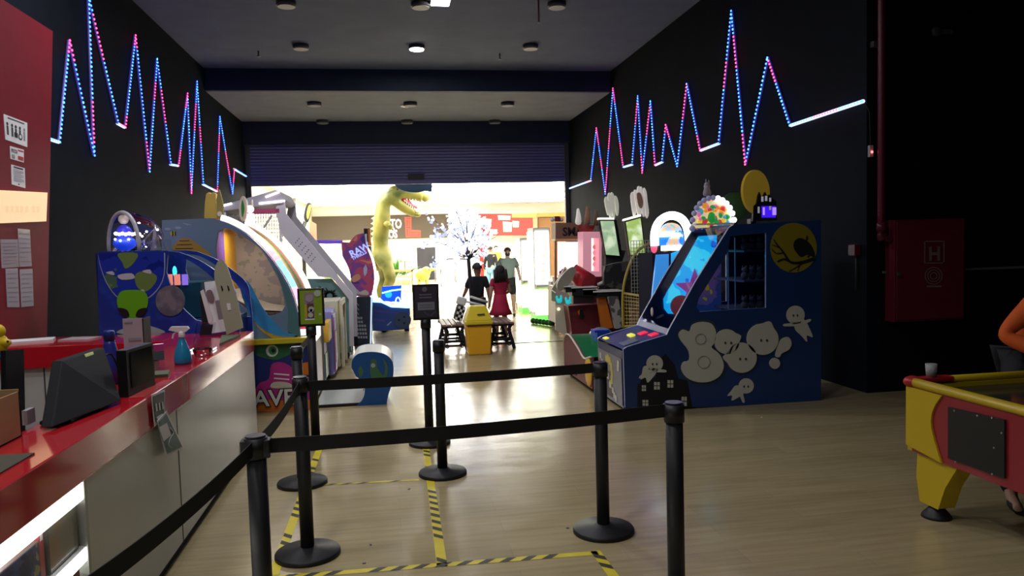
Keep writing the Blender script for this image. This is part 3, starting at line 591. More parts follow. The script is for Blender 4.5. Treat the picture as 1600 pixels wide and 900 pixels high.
m.fp(circ(266, 470, 23, 24), YE-.01, .008, moon)
m.fp(cr([(207, 453), (224, 455), (231, 466), (229, 482), (218, 494), (207, 500), (196, 494), (185, 482), (183, 466), (190, 455)], 3, True), YE-.014, .006, mat('alien_green', (.12, .40, .012), .4))
for s_ in (-1, 1): m.dec(cr([(207+s_*5, 494), (207+s_*9, 484), (207+s_*22, 481), (207+s_*20, 489), (207+s_*12, 495)], 3, True), YE-.014, black)
m.fp(cr([(182, 520), (200, 511), (220, 508), (240, 511), (258, 520), (220, 524)], 3, True), YE-.01, .006, mat('saucer_print', (.4, .42, .42), .4))
m.build('near_side_panel', g)
m = MB(); xzE = xz(outE, YE); xzH = xz(holeE, YE)
m.prism([(x, YF, z) for x, z in xzE], (0, .03, 0), space, [[(x, YF, z) for x, z in xzH]], side=edge); m.build('far_side_panel', g)
x0 = xzE[0][0]
MB().box((x0+.02, YE+.03, .05), (x0+.06, YF, xzE[2][1]-.02), navy).build('back_wall', g)
MB().box((x0+.06, YE+.03, .0), (P(368, 560, YE).x, YF, P(300, 500, YE).z), navy).build('cabinet_body', g)
m = MB(); a = P(300, 440, YE+.3); m.box((P(262, 440, YE+.3).x, YE+.2, P(300, 500, YE).z), (P(318, 440, YE+.3).x, YF-.02, a.z), mat('teal_dark', (.01, .06, .10), .3)); m.build('target_console', g, .01)
m = MB()
for k, x in enumerate((265, 277, 289)): a = P(x, 437, YE+.19); m.box((a.x-.025, YE+.18, a.z-.05), (a.x+.025, YE+.2, a.z+.05), emi(('salmon_screen', 'violet_screen')[k > 1], ((.8, .25, .2), (.25, .15, .7))[k > 1], .8))
m.build('score_displays', g)
a = P(273, 424, YE+.3); MB().ell(a, (.02, .02, .05), emi('cyan_beacon', (.05, .8, .8), 1.2)).build('beacon_lamp', g)
m = MB(); ba = P(170, 393, YF-.1); bb = P(218, 393, YE+.08); zt = ba.z; ax = (Vector((bb.x, bb.y, 0))-Vector((ba.x, ba.y, 0))); W_ = ax.length/2; ax.normalize(); ctr_ = Vector(((ba.x+bb.x)/2, (ba.y+bb.y)/2, zt-.01)); nx = Vector((-ax.y, ax.x, 0)); nx = nx if nx.x > 0 else -nx
Hd = P(192, 330, 7.5).z-zt; arch = []
for i in range(21):
    t_ = math.pi*i/20; arch.append(ctr_+ax*W_*math.cos(t_)+Vector((0, 0, Hd*math.sin(t_)**.8)))
MB().tube(arch, .018, mat('dome_rim', (.42, .42, .48), .3), 8).build('dome_rim', g)
vs = []; NU, NV = 20, 10
for j in range(NV+1):
    f = j/NV; ph = f*math.pi/2
    for i in range(NU+1):
        t_ = math.pi*i/NU; vs.append(ctr_+ax*W_*math.cos(t_)*math.cos(ph)+nx*.40*math.sin(ph)*math.sin(t_)**.5+Vector((0, 0, Hd*math.sin(t_)**.8*math.cos(ph)**.7)))
MB().add(vs, [(j*(NU+1)+i, j*(NU+1)+i+1, (j+1)*(NU+1)+i+1, (j+1)*(NU+1)+i) for j in range(NV) for i in range(NU)], clear, True).build('clear_dome', g)
m = MB(); c_ = P(195, 380, 7.5); m.ell(c_, (.10, .10, .07), mat('dome_blue', (.02, .06, .4), .3, emit=(.01, .05, .8), es=.5)); m.ell(c_+Vector((0, 0, .09)), (.07, .07, .08), mat('dome_navy', (.03, .04, .3), .3, emit=(.02, .02, .6), es=.5)); m.ell(c_+Vector((0, 0, .22)), (.045, .045, .045), mat('cream_cap', (.6, .58, .45), .4)); m.build('rocket_figure', g)
m = MB()
for i in range(8): MB().ell(P(181+i*5.2, 365+(i % 2), 7.36), .016, emi(('white_bulb', 'blue_bulb', 'pinkish_bulb')[i % 3 if i < 3 else (0, 2)[i % 2]], ((1, .95, 1), (.15, .3, 1), (1, .5, .8))[i % 3 if i < 3 else (0, 2)[i % 2]], 12), 8, 6).build('lamp', g)
for q in ((229, 362), (246, 359), (222, 369), (180, 374), (188, 376), (201, 374)): MB().ell(P(q[0], q[1], 7.4), .010, emi('white_bulb', (1, .95, 1), 12), 8, 6).build('lamp', g)
MB().box((P(222, 391, 7.6).x, 7.5, zt), (P(264, 391, 7.6).x, 7.7, zt+.10), clear).build('prize_tray', g)
a = P(243, 390, 7.6); MB().lathe([(.05, 0), (.03, .10), (.004, .24)], (a.x, 7.62, zt), mat('silver_cone', (.4, .4, .42), .3, metal=.5), 10).build('rocket_topper', g)
# ---- dinosaur ball-toss machine with rainbow arch
YG, YH = 8.15, 9.3
g = thing('rainbow_arch_machine', (-1.4, 8.7, 0), 'grey blue arcade machine with a lit rainbow arch, beehive art and AVE lettering', 'arcade machine')
greyblue = mat('grey_blue_panel', (.16, .24, .36), .4); teal_shading = mat('panel_shading', (.09, .20, .22), .4)
top = cr([(330, 341), (352, 347), (380, 362), (408, 386), (434, 418), (454, 452), (466, 490), (470, 527)], 4)
outG = [(253, 344)]+top+[(486, 528), (486, 641), (253, 660)]
holeG = cr([(341, 362), (352, 357), (366, 361), (385, 373), (408, 390), (427, 420), (438, 443), (446, 478)], 3)+cr([(440, 487), (420, 494), (395, 490), (370, 470), (350, 440)], 3)+[(339, 420), (337, 385)]
m = MB(); m.fp(outG, YG, .035, greyblue, [holeG])
m.dec(cr([(432, 421), (452, 455), (464, 490), (468, 524), (450, 520), (450, 485), (441, 450)], 3, True), YG, teal_shading, 1)  # shading gradient of the panel edge, painted on as a teal patch
bee = mat('beehive_gold', (.42, .24, .04), .5); m.dec(cr([(270, 390), (276, 378), (285, 372), (298, 374), (310, 382), (330, 398), (320, 400), (290, 396)], 3, True), YG, bee, 1)
for cy, w_ in ((376, 8), (382, 12), (388, 14)): m.dec([(288-w_, cy), (288+w_, cy-.5), (288+w_, cy+.6), (288-w_, cy+1)], YG, black, 2)
m.dec(circ(271, 365, 5, 4, 12), YG, mat('bee_yellow', (.45, .42, .02), .5), 1); m.dec([(269, 361), (271, 361), (271, 369), (269, 369)], YG, black, 2); m.dec([(273, 361.5), (275, 362), (275, 368), (273, 368.5)], YG, black, 2)
for q in ((262, 358), (278, 356)): m.dec(circ(q[0], q[1], 5, 2.2, 10), YG, edge, 2)
m.dec(cr([(285, 348), (300, 351), (292, 352)], 2, True), YG, edge, 1)
m.dec(cr([(400, 475), (430, 510), (470, 527), (425, 528), (395, 500)], 3, True), YG, gold, 1)
m.dec(cr([(388, 440), (410, 480), (440, 515), (465, 524), (430, 524), (395, 500), (375, 450)], 3, True), YG, skyb, 2)
m.build('near_side_panel', g)
xo = xz(outG, YG); xh = xz(holeG, YG); far = ramp_mat('sketched_net_print', [(0, (.30, .28, .30)), (.45, (.42, .38, .34)), (.62, (.28, .30, .24)), (.75, (.50, .46, .38))], scale=7, detail=6, rough=.6)
m = MB(); m.prism([(x, YH, z) for x, z in xo], (0, .035, 0), far); m.build('far_side_panel', g)
m = MB(); loft(m, xh, YG+.001, YG+.05, mat('lilac_edge', (.40, .18, .60), .4), True); m.build('window_trim', g)
xb = P(338, 400, YG).x-.03; zb = P(340, 470, YG).z; ztp = P(345, 352, YG).z
m = MB(); m.box((xb-.03, YG+.04, .6), (xb, YG+.55, ztp), mat('violet_wall', (.22, .10, .42), .4)); m.box((xb-.03, YG+.55, .6), (xb, YH, ztp), mat('yellow_wall', (.80, .42, .03), .4)); m.build('back_wall', g)
l_ = area('cabinet_lamp_light', (0, 0, 0), .6, .3, 14, (1, .93, .85)); l_.parent = g; l_.location = Vector((xb+.45, 8.7, ztp-.05))-g.location
m = MB(); ramp = xz(cr([(356, 455), (366, 466), (385, 476), (410, 484), (440, 486)], 4), YG+.3); loft(m, ramp, YG+.3, YH-.02, mat('cream_ramp', (.50, .46, .38), .5)); loft(m, [(x, z-.02) for x, z in ramp], YG+.3, YH-.02, cream); m.build('ball_ramp', g)
roof = xz(top[:-3], YG); cols = (mat('r_orange', (.55, .10, .015), .8, spec=.1), mat('r_yellow', (.55, .27, .02), .8, spec=.1), mat('r_tan', (.35, .20, .07), .8, spec=.1), mat('r_green', (.14, .16, .07), .8, spec=.1), mat('r_pink', (.45, .20, .12), .8, spec=.1))
m = MB(); nst = 5
for k in range(nst): loft(m, [(x, z+.004) for x, z in roof], YG+.06+(YH-YG-.08)*k/nst, YG+.06+(YH-YG-.08)*(k+1)/nst, cols[k])
m.build('rainbow_roof', g)
tb = MB(); tcol = (emi('arch_white', (1, .90, 1), 1.7), emi('arch_pink', (1, .45, .75), 1.5), emi('arch_blue', (.25, .6, 1), 1.8)); R3 = [Vector((x+.035, YG+.03, z+.02)) for x, z in roof]
n3 = len(R3)
for i in range(2, n3-1): f = i/n3; tb.tube([R3[i], R3[i+1]], .030, tcol[0] if f < .5 or f > .82 else (tcol[1] if f < .56 or f > .74 else tcol[2]), 8)
tb.build('near_light_tube', g)
tb = MB(); tb.tube([Vector((x+.035, YH-.02, z+.02)) for x, z in roof][3:], .030, emi('arch_cream', (1, .95, .8), 1.8), 8); tb.build('far_light_tube', g)
# base front with lettering
zq = P(440, 530, YG).z; xr = P(486, 530, YG).x; xl = P(330, 530, YG).x
MB().box((xl, YG+.04, .04), (xr-.02, YH, zq-.03), navy).build('cabinet_body', g)
MB().box((xl, YG-.08, zq-.04), (P(480, 530, YG).x, YG+.05, zq+.015), mat('ledge_yellow', (.60, .47, .02), .4)).build('front_ledge', g, .006)
m = MB(); Yp = YG-.0; A = mat('art_night', (.02, .03, .16), .4)
m.fp([(395, 534), (486, 534), (486, 641), (395, 644)], Yp-.012, .01, A); L_ = Yp-.014
m.fp([(395, 626), (486, 622), (486, 641), (395, 644)], L_-.002, .003, orange)
m.fp(cr([(398, 541), (420, 534), (455, 534), (462, 548), (440, 560), (425, 562), (400, 555)], 3, True), L_-.002, .003, mat('monster_green', (.03, .12, .05), .4))
m.fp(cr([(402, 622), (404, 600), (420, 592), (424, 570), (440, 566), (456, 574), (468, 590), (486, 592), (486, 624)], 3, True), L_-.004, .003, mat('magenta_print', (.45, .03, .22), .4))
for cy in (583, 590): m.fp([(428, cy), (452, cy+2), (452, cy+4), (428, cy+2)], L_-.007, .003, white)
m.fp(cr([(424, 606), (428, 597), (450, 598), (456, 606)], 3, True), L_-.007, .003, cream)
m.fp(circ(425, 548, 9.5), L_-.006, .003, mat('dec_white', (.6, .6, .55), .4)); m.fp(circ(426, 548, 6.5), L_-.008, .003, green); m.fp(circ(427, 548, 3.2), L_-.010, .003, black)
m.fp(cr([(462, 572), (486, 566), (486, 584), (468, 584)], 3, True), L_-.006, .003, orange)
wt = mat('white_lettering', (.72, .70, .66), .4)
m.text('AVE', P(396, 635, L_-.012)-Vector((0, .004, 0)), (1, 0, 0), (0, 0, 1), .235, black, bold=.06, sx=1.02); m.text('AVE', P(396, 635, L_-.012)-Vector((0, .008, 0)), (1, 0, 0), (0, 0, 1), .235, wt, bold=.02, sx=1.02)
m.build('front_artwork', g)
m = MB(); zz = zq+.02; m.box((P(436, 520, YG+.1).x, YG+.08, zz), (P(486, 520, YG+.1).x, YG+.25, zz+.05), emi('console_white', (1, .97, .97), 2.2)); m.box((P(430, 520, YG+.3).x, YG+.25, zz), (P(478, 510, YG+.3).x, YG+.55, zz+.11), redp); m.build('control_console', g, .01)
m = MB(); m.cyl(P(452, 512, YG+.3), P(463, 500, YG+.35), .03, emi('joystick_white', (1, .95, .95), 1.5)); m.build('hammer_handle', g)
m = MB(); m.box((xr-.02, YG+.04, .04), (xr, YH, zq-.1), mat('pale_grey_front', (.32, .32, .38), .4)); m.build('front_panel', g, .004)
m = MB(); m.box((xr-.10, YG+.5, zq-.1), (xr+.0, YH-.05, zq+.02), emi('console_white2', (1, .9, .8), 1.4)); m.build('lit_slot', g)
# toppers
def topper(name, lab, pxs, Y, t_, mm, base_z=None, cat='sign'):
    o = thing(name, (P(pxs[0][0], pxs[0][1], Y).x, Y, min(P(x, y, Y).z for x, y in pxs)), lab, cat); MB().fp(pxs, Y, t_, mm).build('panel', o, .004); return o
zr = xo[0][1]
c1 = [(319, 341), (320, 318), (322, 303), (326, 300), (329, 303), (333, 300), (337, 303), (338, 320), (339, 341)]
o = topper('castle_topper', 'yellow castle shaped topper on the grey blue machine roof', c1, 8.6, .12, mat('castle_yellow', (.70, .52, .12), .45))
m = MB(); m.fp([(339, 341), (338, 312), (340, 302), (342, 296), (344, 302), (348, 318), (349, 341)], 8.55, .05, mat('olive_print', (.32, .30, .10), .5)); m.dec(circ(343, 334, 4, 4, 10), 8.55, white); m.build('side_tower', o)
o = topper('oval_sign', 'small green and white oval sign standing on the arch machine', circ(379.5, 326, 6, 20, 20), 8.9, .06, mat('sign_white', (.6, .6, .6), .4)); MB().dec(cr([(379, 312), (382, 326), (379, 340), (377, 330), (377, 320)], 3, True), 8.9, green, 2).build('print', o)
MB().cyl(P(379.5, 344, 8.93), P(379.5, 352, 8.93), .02, greyp).build('stem', o)
o = thing('white_figure', (P(392, 348, 9).x, 9, P(392, 352, 9).z), 'small glowing white figure on the arch beside the oval sign', 'figure'); m = MB()
a = P(392, 353, 9.); m.lathe([(.05, 0), (.055, .08), (.04, .14)], a, emi('figure_glow', (1, .95, .95), 1.2), 12); m.build('body', o); MB().ell(a+Vector((0, 0, .19)), .045, emi('figure_glow', (1, .95, .95), 1.2), 10, 8).build('head', o)
for s_ in (-1, 1): MB().ell(a+Vector((s_*.03, 0, .25)), (.012, .012, .05), white, 8, 6).build('ear', o)
# ---- play seat with platform
t = thing('curved_play_seat', (-.4, 8.4, 0), 'low white platform with a curved blue side panel and white rolled seat', 'play seat')
Yc = 8.18
m = MB(); m.box((P(494, 636, Yc).x, Yc, .0), (P(586, 636, Yc).x, 9.1, .035), mat('deck_grey', (.36, .38, .36), .35)); m.build('platform', t, .004)
MB().box((P(494, 638, Yc).x, Yc-.012, .0), (P(590, 638, Yc).x, Yc, .03), black).build('platform_edge', t)
sp_ = cr([(549, 574), (551, 562), (560, 553), (580, 550), (600, 553), (612, 563), (615, 580), (612, 600), (606, 620), (604, 634)], 4)+[(557, 636)]+cr([(557, 634), (566, 625), (570, 612), (568, 598), (556, 588)], 3)
blm = mat('seat_blue', (.015, .09, .30), .4)
m = MB(); m.fp(sp_, Yc-.02, .03, blm)
m.dec(cr([(580, 562), (588, 563), (590, 575), (600, 590), (592, 598), (580, 590), (578, 575)], 3, True), Yc-.02, mat('swirl_green', (.06, .16, .08), .5), 1)
m.dec(cr([(562, 572), (568, 580), (564, 590), (560, 582)], 3, True), Yc-.02, mat('swirl_green', (.06, .16, .08), .5), 1); m.dec(cr([(598, 560), (606, 572), (604, 590), (598, 592), (602, 575)], 3, True), Yc-.02, mat('swirl_green', (.06, .16, .08), .5), 1)
m.dec(circ(583, 571, 3.4), Yc-.02, mat('ring_pale', (.35, .42, .42), .5), 2)
m.build('near_side_panel', t)
xs_ = xz(sp_, Yc); m = MB(); m.prism([(x, 8.85, z) for x, z in xs_], (0, .03, 0), blm); m.build('far_side_panel', t)
m = MB(); rl = xs_[2:38]; loft(m, rl, Yc+.005, 8.87, mat('seat_white', (.45, .48, .45), .4)); loft(m, xs_[41:], Yc+.005, 8.87, mat('seat_white', (.45, .48, .45), .4)); m.build('rolled_seat', t)
# ---- row of cabinets behind (fronts seen at a grazing angle)
def cab(name, lab, x1, Y0, Y1, z, body, face, parts=()):
    t = thing(name, (x1-.3, (Y0+Y1)/2, 0), lab, 'arcade machine'); MB().box((x1-.75, Y0, .05), (x1-.02, Y1, z), body).build('cabinet', t, .01)
    MB().box((x1-.02, Y0+.03, .08), (x1, Y1-.03, z-.05), face).build('front_panel', t, .004)
    for nm, y0, y1, z0, z1, mm, tk in parts: MB().box((x1, Y0+y0, z0), (x1+tk, Y0+y1, z1), mm).build(nm, t, .003)
    for dy in (.08, Y1-Y0-.08): MB().cyl((x1-.1, Y0+dy, 0), (x1-.1, Y0+dy, .05), .03, black).build('foot', t)
    return t
xg = xr
cab('yellow_cabinet', 'small arcade cabinet with a mustard curved front next to the arch machine', xg+.02, 9.36, 9.9, .80, gold, mat('pale_blue_front', (.25, .28, .42), .4), (('mustard_shoulder', .02, .5, .55, .79, gold, .06), ('green_patch', .05, .45, .1, .4, green, .01)))
cab('violet_cabinet', 'small arcade cabinet with a lavender front between yellow and cream ones', xg+.10, 9.95, 10.5, .88, mat('lavender', (.26, .26, .62), .4), mat('lavender', (.26, .26, .62), .4), (('blue_inlay', .1, .45, .2, .6, blue, .01), ('pink_stripe', .0, .04, .1, .8, pink, .01)))
t = cab('cream_frame_cabinet', 'cream framed arcade cabinet with a yellow and green picture front', xg+.14, 10.6, 11.3, .97, cream, ramp_mat('field_print', [(0, (.35, .30, .06)), (.45, (.5, .42, .1)), (.6, (.10, .20, .06)), (.75, (.05, .14, .3))], scale=3, rough=.5),
    (('frame_post', 0, .06, .05, .97, cream, .04), ('frame_post', .64, .7, .05, .97, cream, .04), ('frame_rail', .06, .64, .90, .97, cream, .04), ('lilac_card', .2, .5, .4, .7, mat('lilac', (.35, .3, .6), .5), .02)))
a = PZ(545, 552, 0); MB().ell((-.62, 11.45, .045), (.05, .04, .045), white, 10, 8).build('paper_cup', label='small white crumpled item on the floor by the cream cabinet', cat='litter')
# ---- basketball cage machine with sloping rail
Y1c, Y2c = 11.6, 12.9
g = thing('basketball_machine', (-1.6, 12.2, 0), 'tall netted basketball machine with a sloping grey perforated rail and grey canopy', 'arcade machine')
railm = mat('rail_grey', (.62, .58, .66), .6, spec=.2)
rail = [(436, 300), (445, 316), (447, 334), (551, 459), (553, 541), (546, 541), (545, 468), (519, 434), (497, 432), (440, 366), (430, 330)]
for Y_, nm in ((Y1c, 'near_sloping_rail'), (Y2c-.05, 'far_sloping_rail')):
    xr_ = xz(rail, Y1c); m = MB(); m.prism([(x, Y_, z) for x, z in xr_], (0, .05, 0), railm)
    if Y_ == Y1c:
        for i in range(6):
            for j in range(3): m.dec(circ(462+i*5+j*2.6, 373+i*5.8-j*3.0+6, .9, .9, 6), Y1c, dgrey, 1)
    m.build(nm, g)
xa = P(345, 360, Y1c).x; xc = P(547, 500, Y1c).x
m = MB(); rt = P(497, 430, Y1c); m.prism([(xa, Y1c+.06, .1)]+[(P(x, y, Y1c).x, Y1c+.06, P(x, y, Y1c).z) for x, y in ((345, 436), (518, 436), (545, 466), (546, 530))]+[(xc, Y1c+.06, .1)], (0, .03, 0), mat('teal_side', (.13, .24, .24), .45))
spl = P(515, 462, Y1c+.05); rs_ = random.Random(4)
for k in range(16):
    an = k/16*6.28; r_ = rs_.uniform(.08, .24); m.prism([(spl.x+r_*math.cos(an), Y1c+.05, spl.z+r_*math.sin(an)), (spl.x+.05*math.cos(an+.5), Y1c+.05, spl.z+.05*math.sin(an+.5)), (spl.x+.05*math.cos(an-.5), Y1c+.05, spl.z+.05*math.sin(an-.5))], (0, .008, 0), black)
m.build('near_side_panel', g)
MB().box((xa, Y1c+.1, .0), (xc-.03, Y2c-.06, .8), dgrey).build('cabinet_body', g, .01)
canm = mat('canopy_grey', (.45, .43, .5), .6); cz = P(440, 303, Y1c).z
m = MB(); m.prism([(P(x, y, Y1c).x, Y1c-.02, P(x, y, Y1c).z) for x, y in ((345, 322), (430, 297), (437, 299), (446, 313), (440, 318), (345, 330))], (0, Y2c-Y1c, 0), canm); m.build('canopy', g)
m = MB()
for q in ((415, 308, 436, 300), (405, 318, 445, 314), (345, 322, 362, 318)): m.tube([P(q[0], q[1], Y1c-.03), P(q[2], q[3], Y1c-.03)], .015, emi('canopy_tube', (1, .85, .95), 3), 6)
m.build('canopy_lights', g)
m = MB(); m.box(P(380, 334, Y1c), P(437, 326, Y1c+.05), mat('canopy_pink', (.5, .08, .2), .4)); m.build('score_board', g)
net = MB(); nm_ = mat('net_cord', (.25, .2, .22), .6)
for i in range(24): x = xa+(P(440, 350, Y1c).x-xa)*i/23; net.tube([(x, Y1c+.05, P(400, 334, Y1c).z), (x, Y1c+.05, P(400, 400, Y1c).z)], .006, nm_, 4)
for j in range(12): z = P(400, 334+j*6, Y1c).z; net.tube([(xa, Y1c+.05, z), (P(440, 350, Y1c).x, Y1c+.05, z)], .006, nm_, 4)
net.build('side_net', g)
m = MB()
for x in (350, 436): m.tube([(P(x, 320, Y1c).x, Y1c+.02, P(x, 322, Y1c).z), (P(x, 320, Y1c).x, Y1c+.02, .1)], .02, railm, 8)
m.tube([P(425, 336, Y1c), P(412, 356, Y1c)], .02, railm, 6); m.build('frame_posts', g)
# ---- thin horizontal tube sign bar between machine and marquee
MB().tube([P(488, 378, 13.2), P(535, 378, 13.2)], .03, emi('violet_bar', (.12, .06, .5), .7)).build('neon_bar', label='thin violet lit bar joining the netted machine and the purple marquee', cat='light bar')
# ---- racing cabinet with RAW THRILLS side art
YR = 13.15
g = thing('shooting_cabinet', (-.6, 13.5, 0), 'tall arcade cabinet with purple flame artwork lettered RAW THRILLS and a white neon edge', 'arcade machine')
rawp = ramp_mat('flame_print', [(0, (.05, .02, .17)), (.42, (.16, .04, .22)), (.52, (.35, .05, .12)), (.62, (.50, .16, .12)), (.72, (.20, .06, .35))], scale=2.4, detail=5, rough=.4, distort=1.2, emit=.15)
rawo = [(533, 378), (545, 379), (556, 367), (569, 364), (572, 385)]+cr([(574, 388), (582, 410), (585, 435), (581, 462)], 4)+[(549, 463)]+cr([(549, 440), (545, 420), (535, 400)], 3)
m = MB(); m.fp(rawo, YR, .05, rawp); up = (P(545, 395, YR)-P(548, 410, YR)); xd = (P(565, 390, YR)-P(547, 399, YR)); lt = emi('lilac_lettering', (.35, .42, .95), 1.0)
m.text('RAW', P(549, 402, YR-.004), xd, Vector((-xd.z, 0, xd.x)), .155, lt, bold=.03); m.text('THRILLS', P(551, 406.5, YR-.004), xd, Vector((-xd.z, 0, xd.x)), .075, lt, bold=.03)
m.dec([(568, 419), (571, 413), (574, 419), (573, 427), (570, 432), (568, 427)], YR, mat('pale_flare', (.5, .5, .8), .5), 1); m.dec(cr([(550, 433), (560, 428), (563, 436), (552, 441)], 3, True), YR, mat('peach', (.65, .3, .2), .5), 1)
m.dec(cr([(553, 455), (558, 452), (562, 456), (570, 453), (576, 457), (574, 461), (560, 460), (553, 459)], 3, True), YR, mat('bone_print', (.55, .5, .45), .5), 1); m.build('side_artwork', g)
m = MB(); m.tube([P(x, y, YR+.02) for x, y in cr([(573, 386), (582, 405), (587, 430), (586, 450), (580, 464)], 4)], .022, emi('neon_white', (1, .85, 1), 4), 6); m.build('neon_edge', g)
m = MB(); m.fp([(553, 464), (581, 464), (580, 541), (553, 541)], YR, .7, mat('cab_dark', (.025, .035, .055), .35)); m.build('lower_cabinet', g, .01)
m = MB(); ck = mat('net_print', (.35, .38, .42), .5)
for i in range(6):
    for j in range(3+(i > 1)): m.dec([(555+j*4+i*.8, 495+i*6), (558+j*4+i*.8, 495.5+i*6), (558+j*4+i*.8, 499+i*6), (555+j*4+i*.8, 498.5+i*6)], YR, ck, 1)
for i in range(4): m.dec([(555, 470+i*7), (561, 477+i*7), (560.5, 478+i*7), (555, 471.5+i*7)], YR, ck, 1)
m.build('checker_print', g)
MB().tube([P(580.5, 464, YR-.01), P(579, 540, YR-.01)], .012, emi('edge_pale', (.6, .8, 1), .8), 6).build('edge_strip', g)
m = MB(); m.fp([(568, 357), (578, 357), (579, 375), (580, 384), (571, 384)], YR+.1, .3, black); m.build('head_box', g, .01)
m = MB(); m.fp([(567.5, 367), (573, 365), (574, 381), (569, 384)], YR+.07, .02, white); m.fp([(574.5, 358), (578, 358), (579.5, 384), (576, 384)], YR+.07, .02, orange); m.build('head_label', g)
MB().box((P(556, 400, YR).x, YR+.05, P(550, 462, YR).z), (P(580, 400, YR).x, YR+.65, P(550, 385, YR).z), black).build('monitor_housing', g, .01)
# ---- blue ride car
YC = 15.0; x0 = P(581, 500, YC).x; x1 = P(640, 500, YC).x
g = thing('ride_car', ((x0+x1)/2, YC+.3, 0), 'glowing blue arcade racing seat shaped like a car with a round wheel cover', 'arcade ride')
bm2_ = mat('car_blue', (.03, .08, .32), .3, coat=.5)
body = [(582, 470), (596, 472), (610, 476), (640, 481), (641, 490), (639, 514), (600, 517), (582, 517)]
m = MB(); m.fp(body, YC, .75, bm2_); m.dec([(583, 483), (610, 487), (626, 487), (626, 490), (606, 490), (583, 487)], YC, mat('car_violet', (.08, .08, .40), .4)); m.dec([(583, 497), (603, 500), (600, 503), (583, 501)], YC, mat('car_violet', (.08, .08, .40), .4)); m.dec([(604, 508), (611, 502), (612, 503), (606, 509)], YC, mat('car_line', (.3, .4, .7), .4)); m.build('body', g, .02)
m = MB(); wc = P(629, 500, YC-.03); m.cyl(wc, wc+Vector((0, .04, 0)), .165, mat('wheel_grey', (.05, .08, .16), .4), n=24)
for q in range(3): a = q*2.09+1; b = wc+Vector((.07*math.cos(a), -.006, .07*math.sin(a))); m.cyl(b, b+Vector((0, .01, 0)), .022, black, n=12)
m.build('wheel_cover', g)
m = MB(); m.fp([(597, 448), (627, 446), (627, 472), (595, 470)], YC+.35, .14, mat('seat_blue_lit', (.02, .12, .8), .3, emit=(.01, .08, .9), es=.5)); m.build('seat_back', g, .03)
m = MB(); ln = emi('cyan_neon', (.25, .75, 1), 3.5)
m.fp([(582, 466), (594, 466), (600, 472), (612, 476), (628, 478), (639, 480), (639, 481.5), (611, 480), (596, 473), (582, 472)], YC-.02, .05, ln); m.tube([P(597, 458, YC+.34), P(612, 454, YC+.34), P(627, 452, YC+.34)], .015, ln, 6); m.build('neon_lines', g)
m = MB(); m.cyl(P(607, 460, YC+.33), P(607, 460, YC+.35), .07, emi('seat_disc', (.02, .4, 1), 1.2)); m.build('seat_emblem', g)
m = MB(); wh = [P(622, 474, YC+.2)+Vector((.10*math.cos(i*.52)*.5, .1*math.sin(i*.52)*.3, .12*math.sin(i*.52))) for i in range(12)]; m.tube(wh, .014, emi('wheel_pale', (.6, .85, 1), 1.5), 6, True); m.build('steering_wheel', g)
for x in (600, 636): MB().cyl((P(x, 515, YC).x, YC+.15, 0), (P(x, 515, YC).x, YC+.15, .08), .05, black).build('foot', g)
# ================================================================== MACHINES ALONG THE RIGHT WALL
# ---- ghost machine
YN, YQ = 7.05, 7.95
g = thing('ghost_machine', (3.2, 7.5, 0), 'large dark blue ghost themed arcade machine lettered Booo with moon artwork', 'arcade machine')
outB = [(977, 637), (974, 546), (980, 542), (1042, 523), (1046, 514), (1087, 440), (1139, 356), (1146, 351), (1283, 344), (1283, 635)]
winB = [(1141, 369), (1197, 364), (1197, 481), (1093, 487), (1088, 480), (1092, 466), (1137, 394)]
npan = ramp_mat('midnight_panel', [(0, (.006, .026, .105)), (.6, (.009, .038, .15))], scale=1.2, detail=2, rough=.3, const=False, coat=.15)
edgeb = mat('chrome_edging', (.30, .34, .5), .3)
m = MB(); m.fp(outB, YN, .03, npan, [winB], side=edgeb)
bone = mat('bone_white', (.52, .52, .45), .45); bl_ = mat('decal_black', (.010, .010, .014), .5)
# castle silhouette
m.dec([(996, 637), (996, 600), (1000, 600), (1008, 578), (1014, 590), (1024, 590), (1030, 562), (1040, 553), (1054, 570), (1060, 592), (1074, 594), (1082, 637)], YN, bl_, 0)
for (x, y, w_, h_) in ((1003, 602, 7, 10), (1022, 597, 10, 13), (1043, 594, 10, 13), (1004, 625, 10, 10), (1065, 620, 9, 16)):
    for i in range(2):
        for j in range(2): m.dec([(x+i*w_/2, y+j*h_/2), (x+(i+.8)*w_/2, y+j*h_/2), (x+(i+.8)*w_/2, y+(j+.8)*h_/2), (x+i*w_/2, y+(j+.8)*h_/2)], YN, bone, 1)
# word Booo! in blobby ghost letters
halo = mat('letter_shadow', (.035, .05, .07), .6)
def blob(pts, k=1, grow=2.5, n=4):
    c = pts; cx = sum(x for x, y in c)/len(c); cy = sum(y for x, y in c)/len(c)
    m.dec([(cx+(x-cx)*(1+grow/30), cy+(y-cy)*(1+grow/30)) for x, y in cr(c, n, True)], YN, halo, 0); m.fp(cr(c, n, True), YN-.018, .016, bone)
Bp = [(1068, 515), (1078, 518), (1082, 508), (1096, 503), (1112, 506), (1119, 520), (1116, 536), (1112, 543), (1124, 553), (1131, 570), (1126, 586), (1110, 596), (1090, 597), (1073, 590), (1065, 577), (1068, 566), (1077, 563), (1076, 548), (1064, 532), (1061, 522)]
blob(Bp, n=3)
for c in ((1095, 530, 8.5), (1100, 566, 10)): m.fp(circ(c[0], c[1], c[2]), YN-.022, .004, mat('outline_grey', (.22, .22, .2), .5), [circ(c[0], c[1], c[2]-.9)])
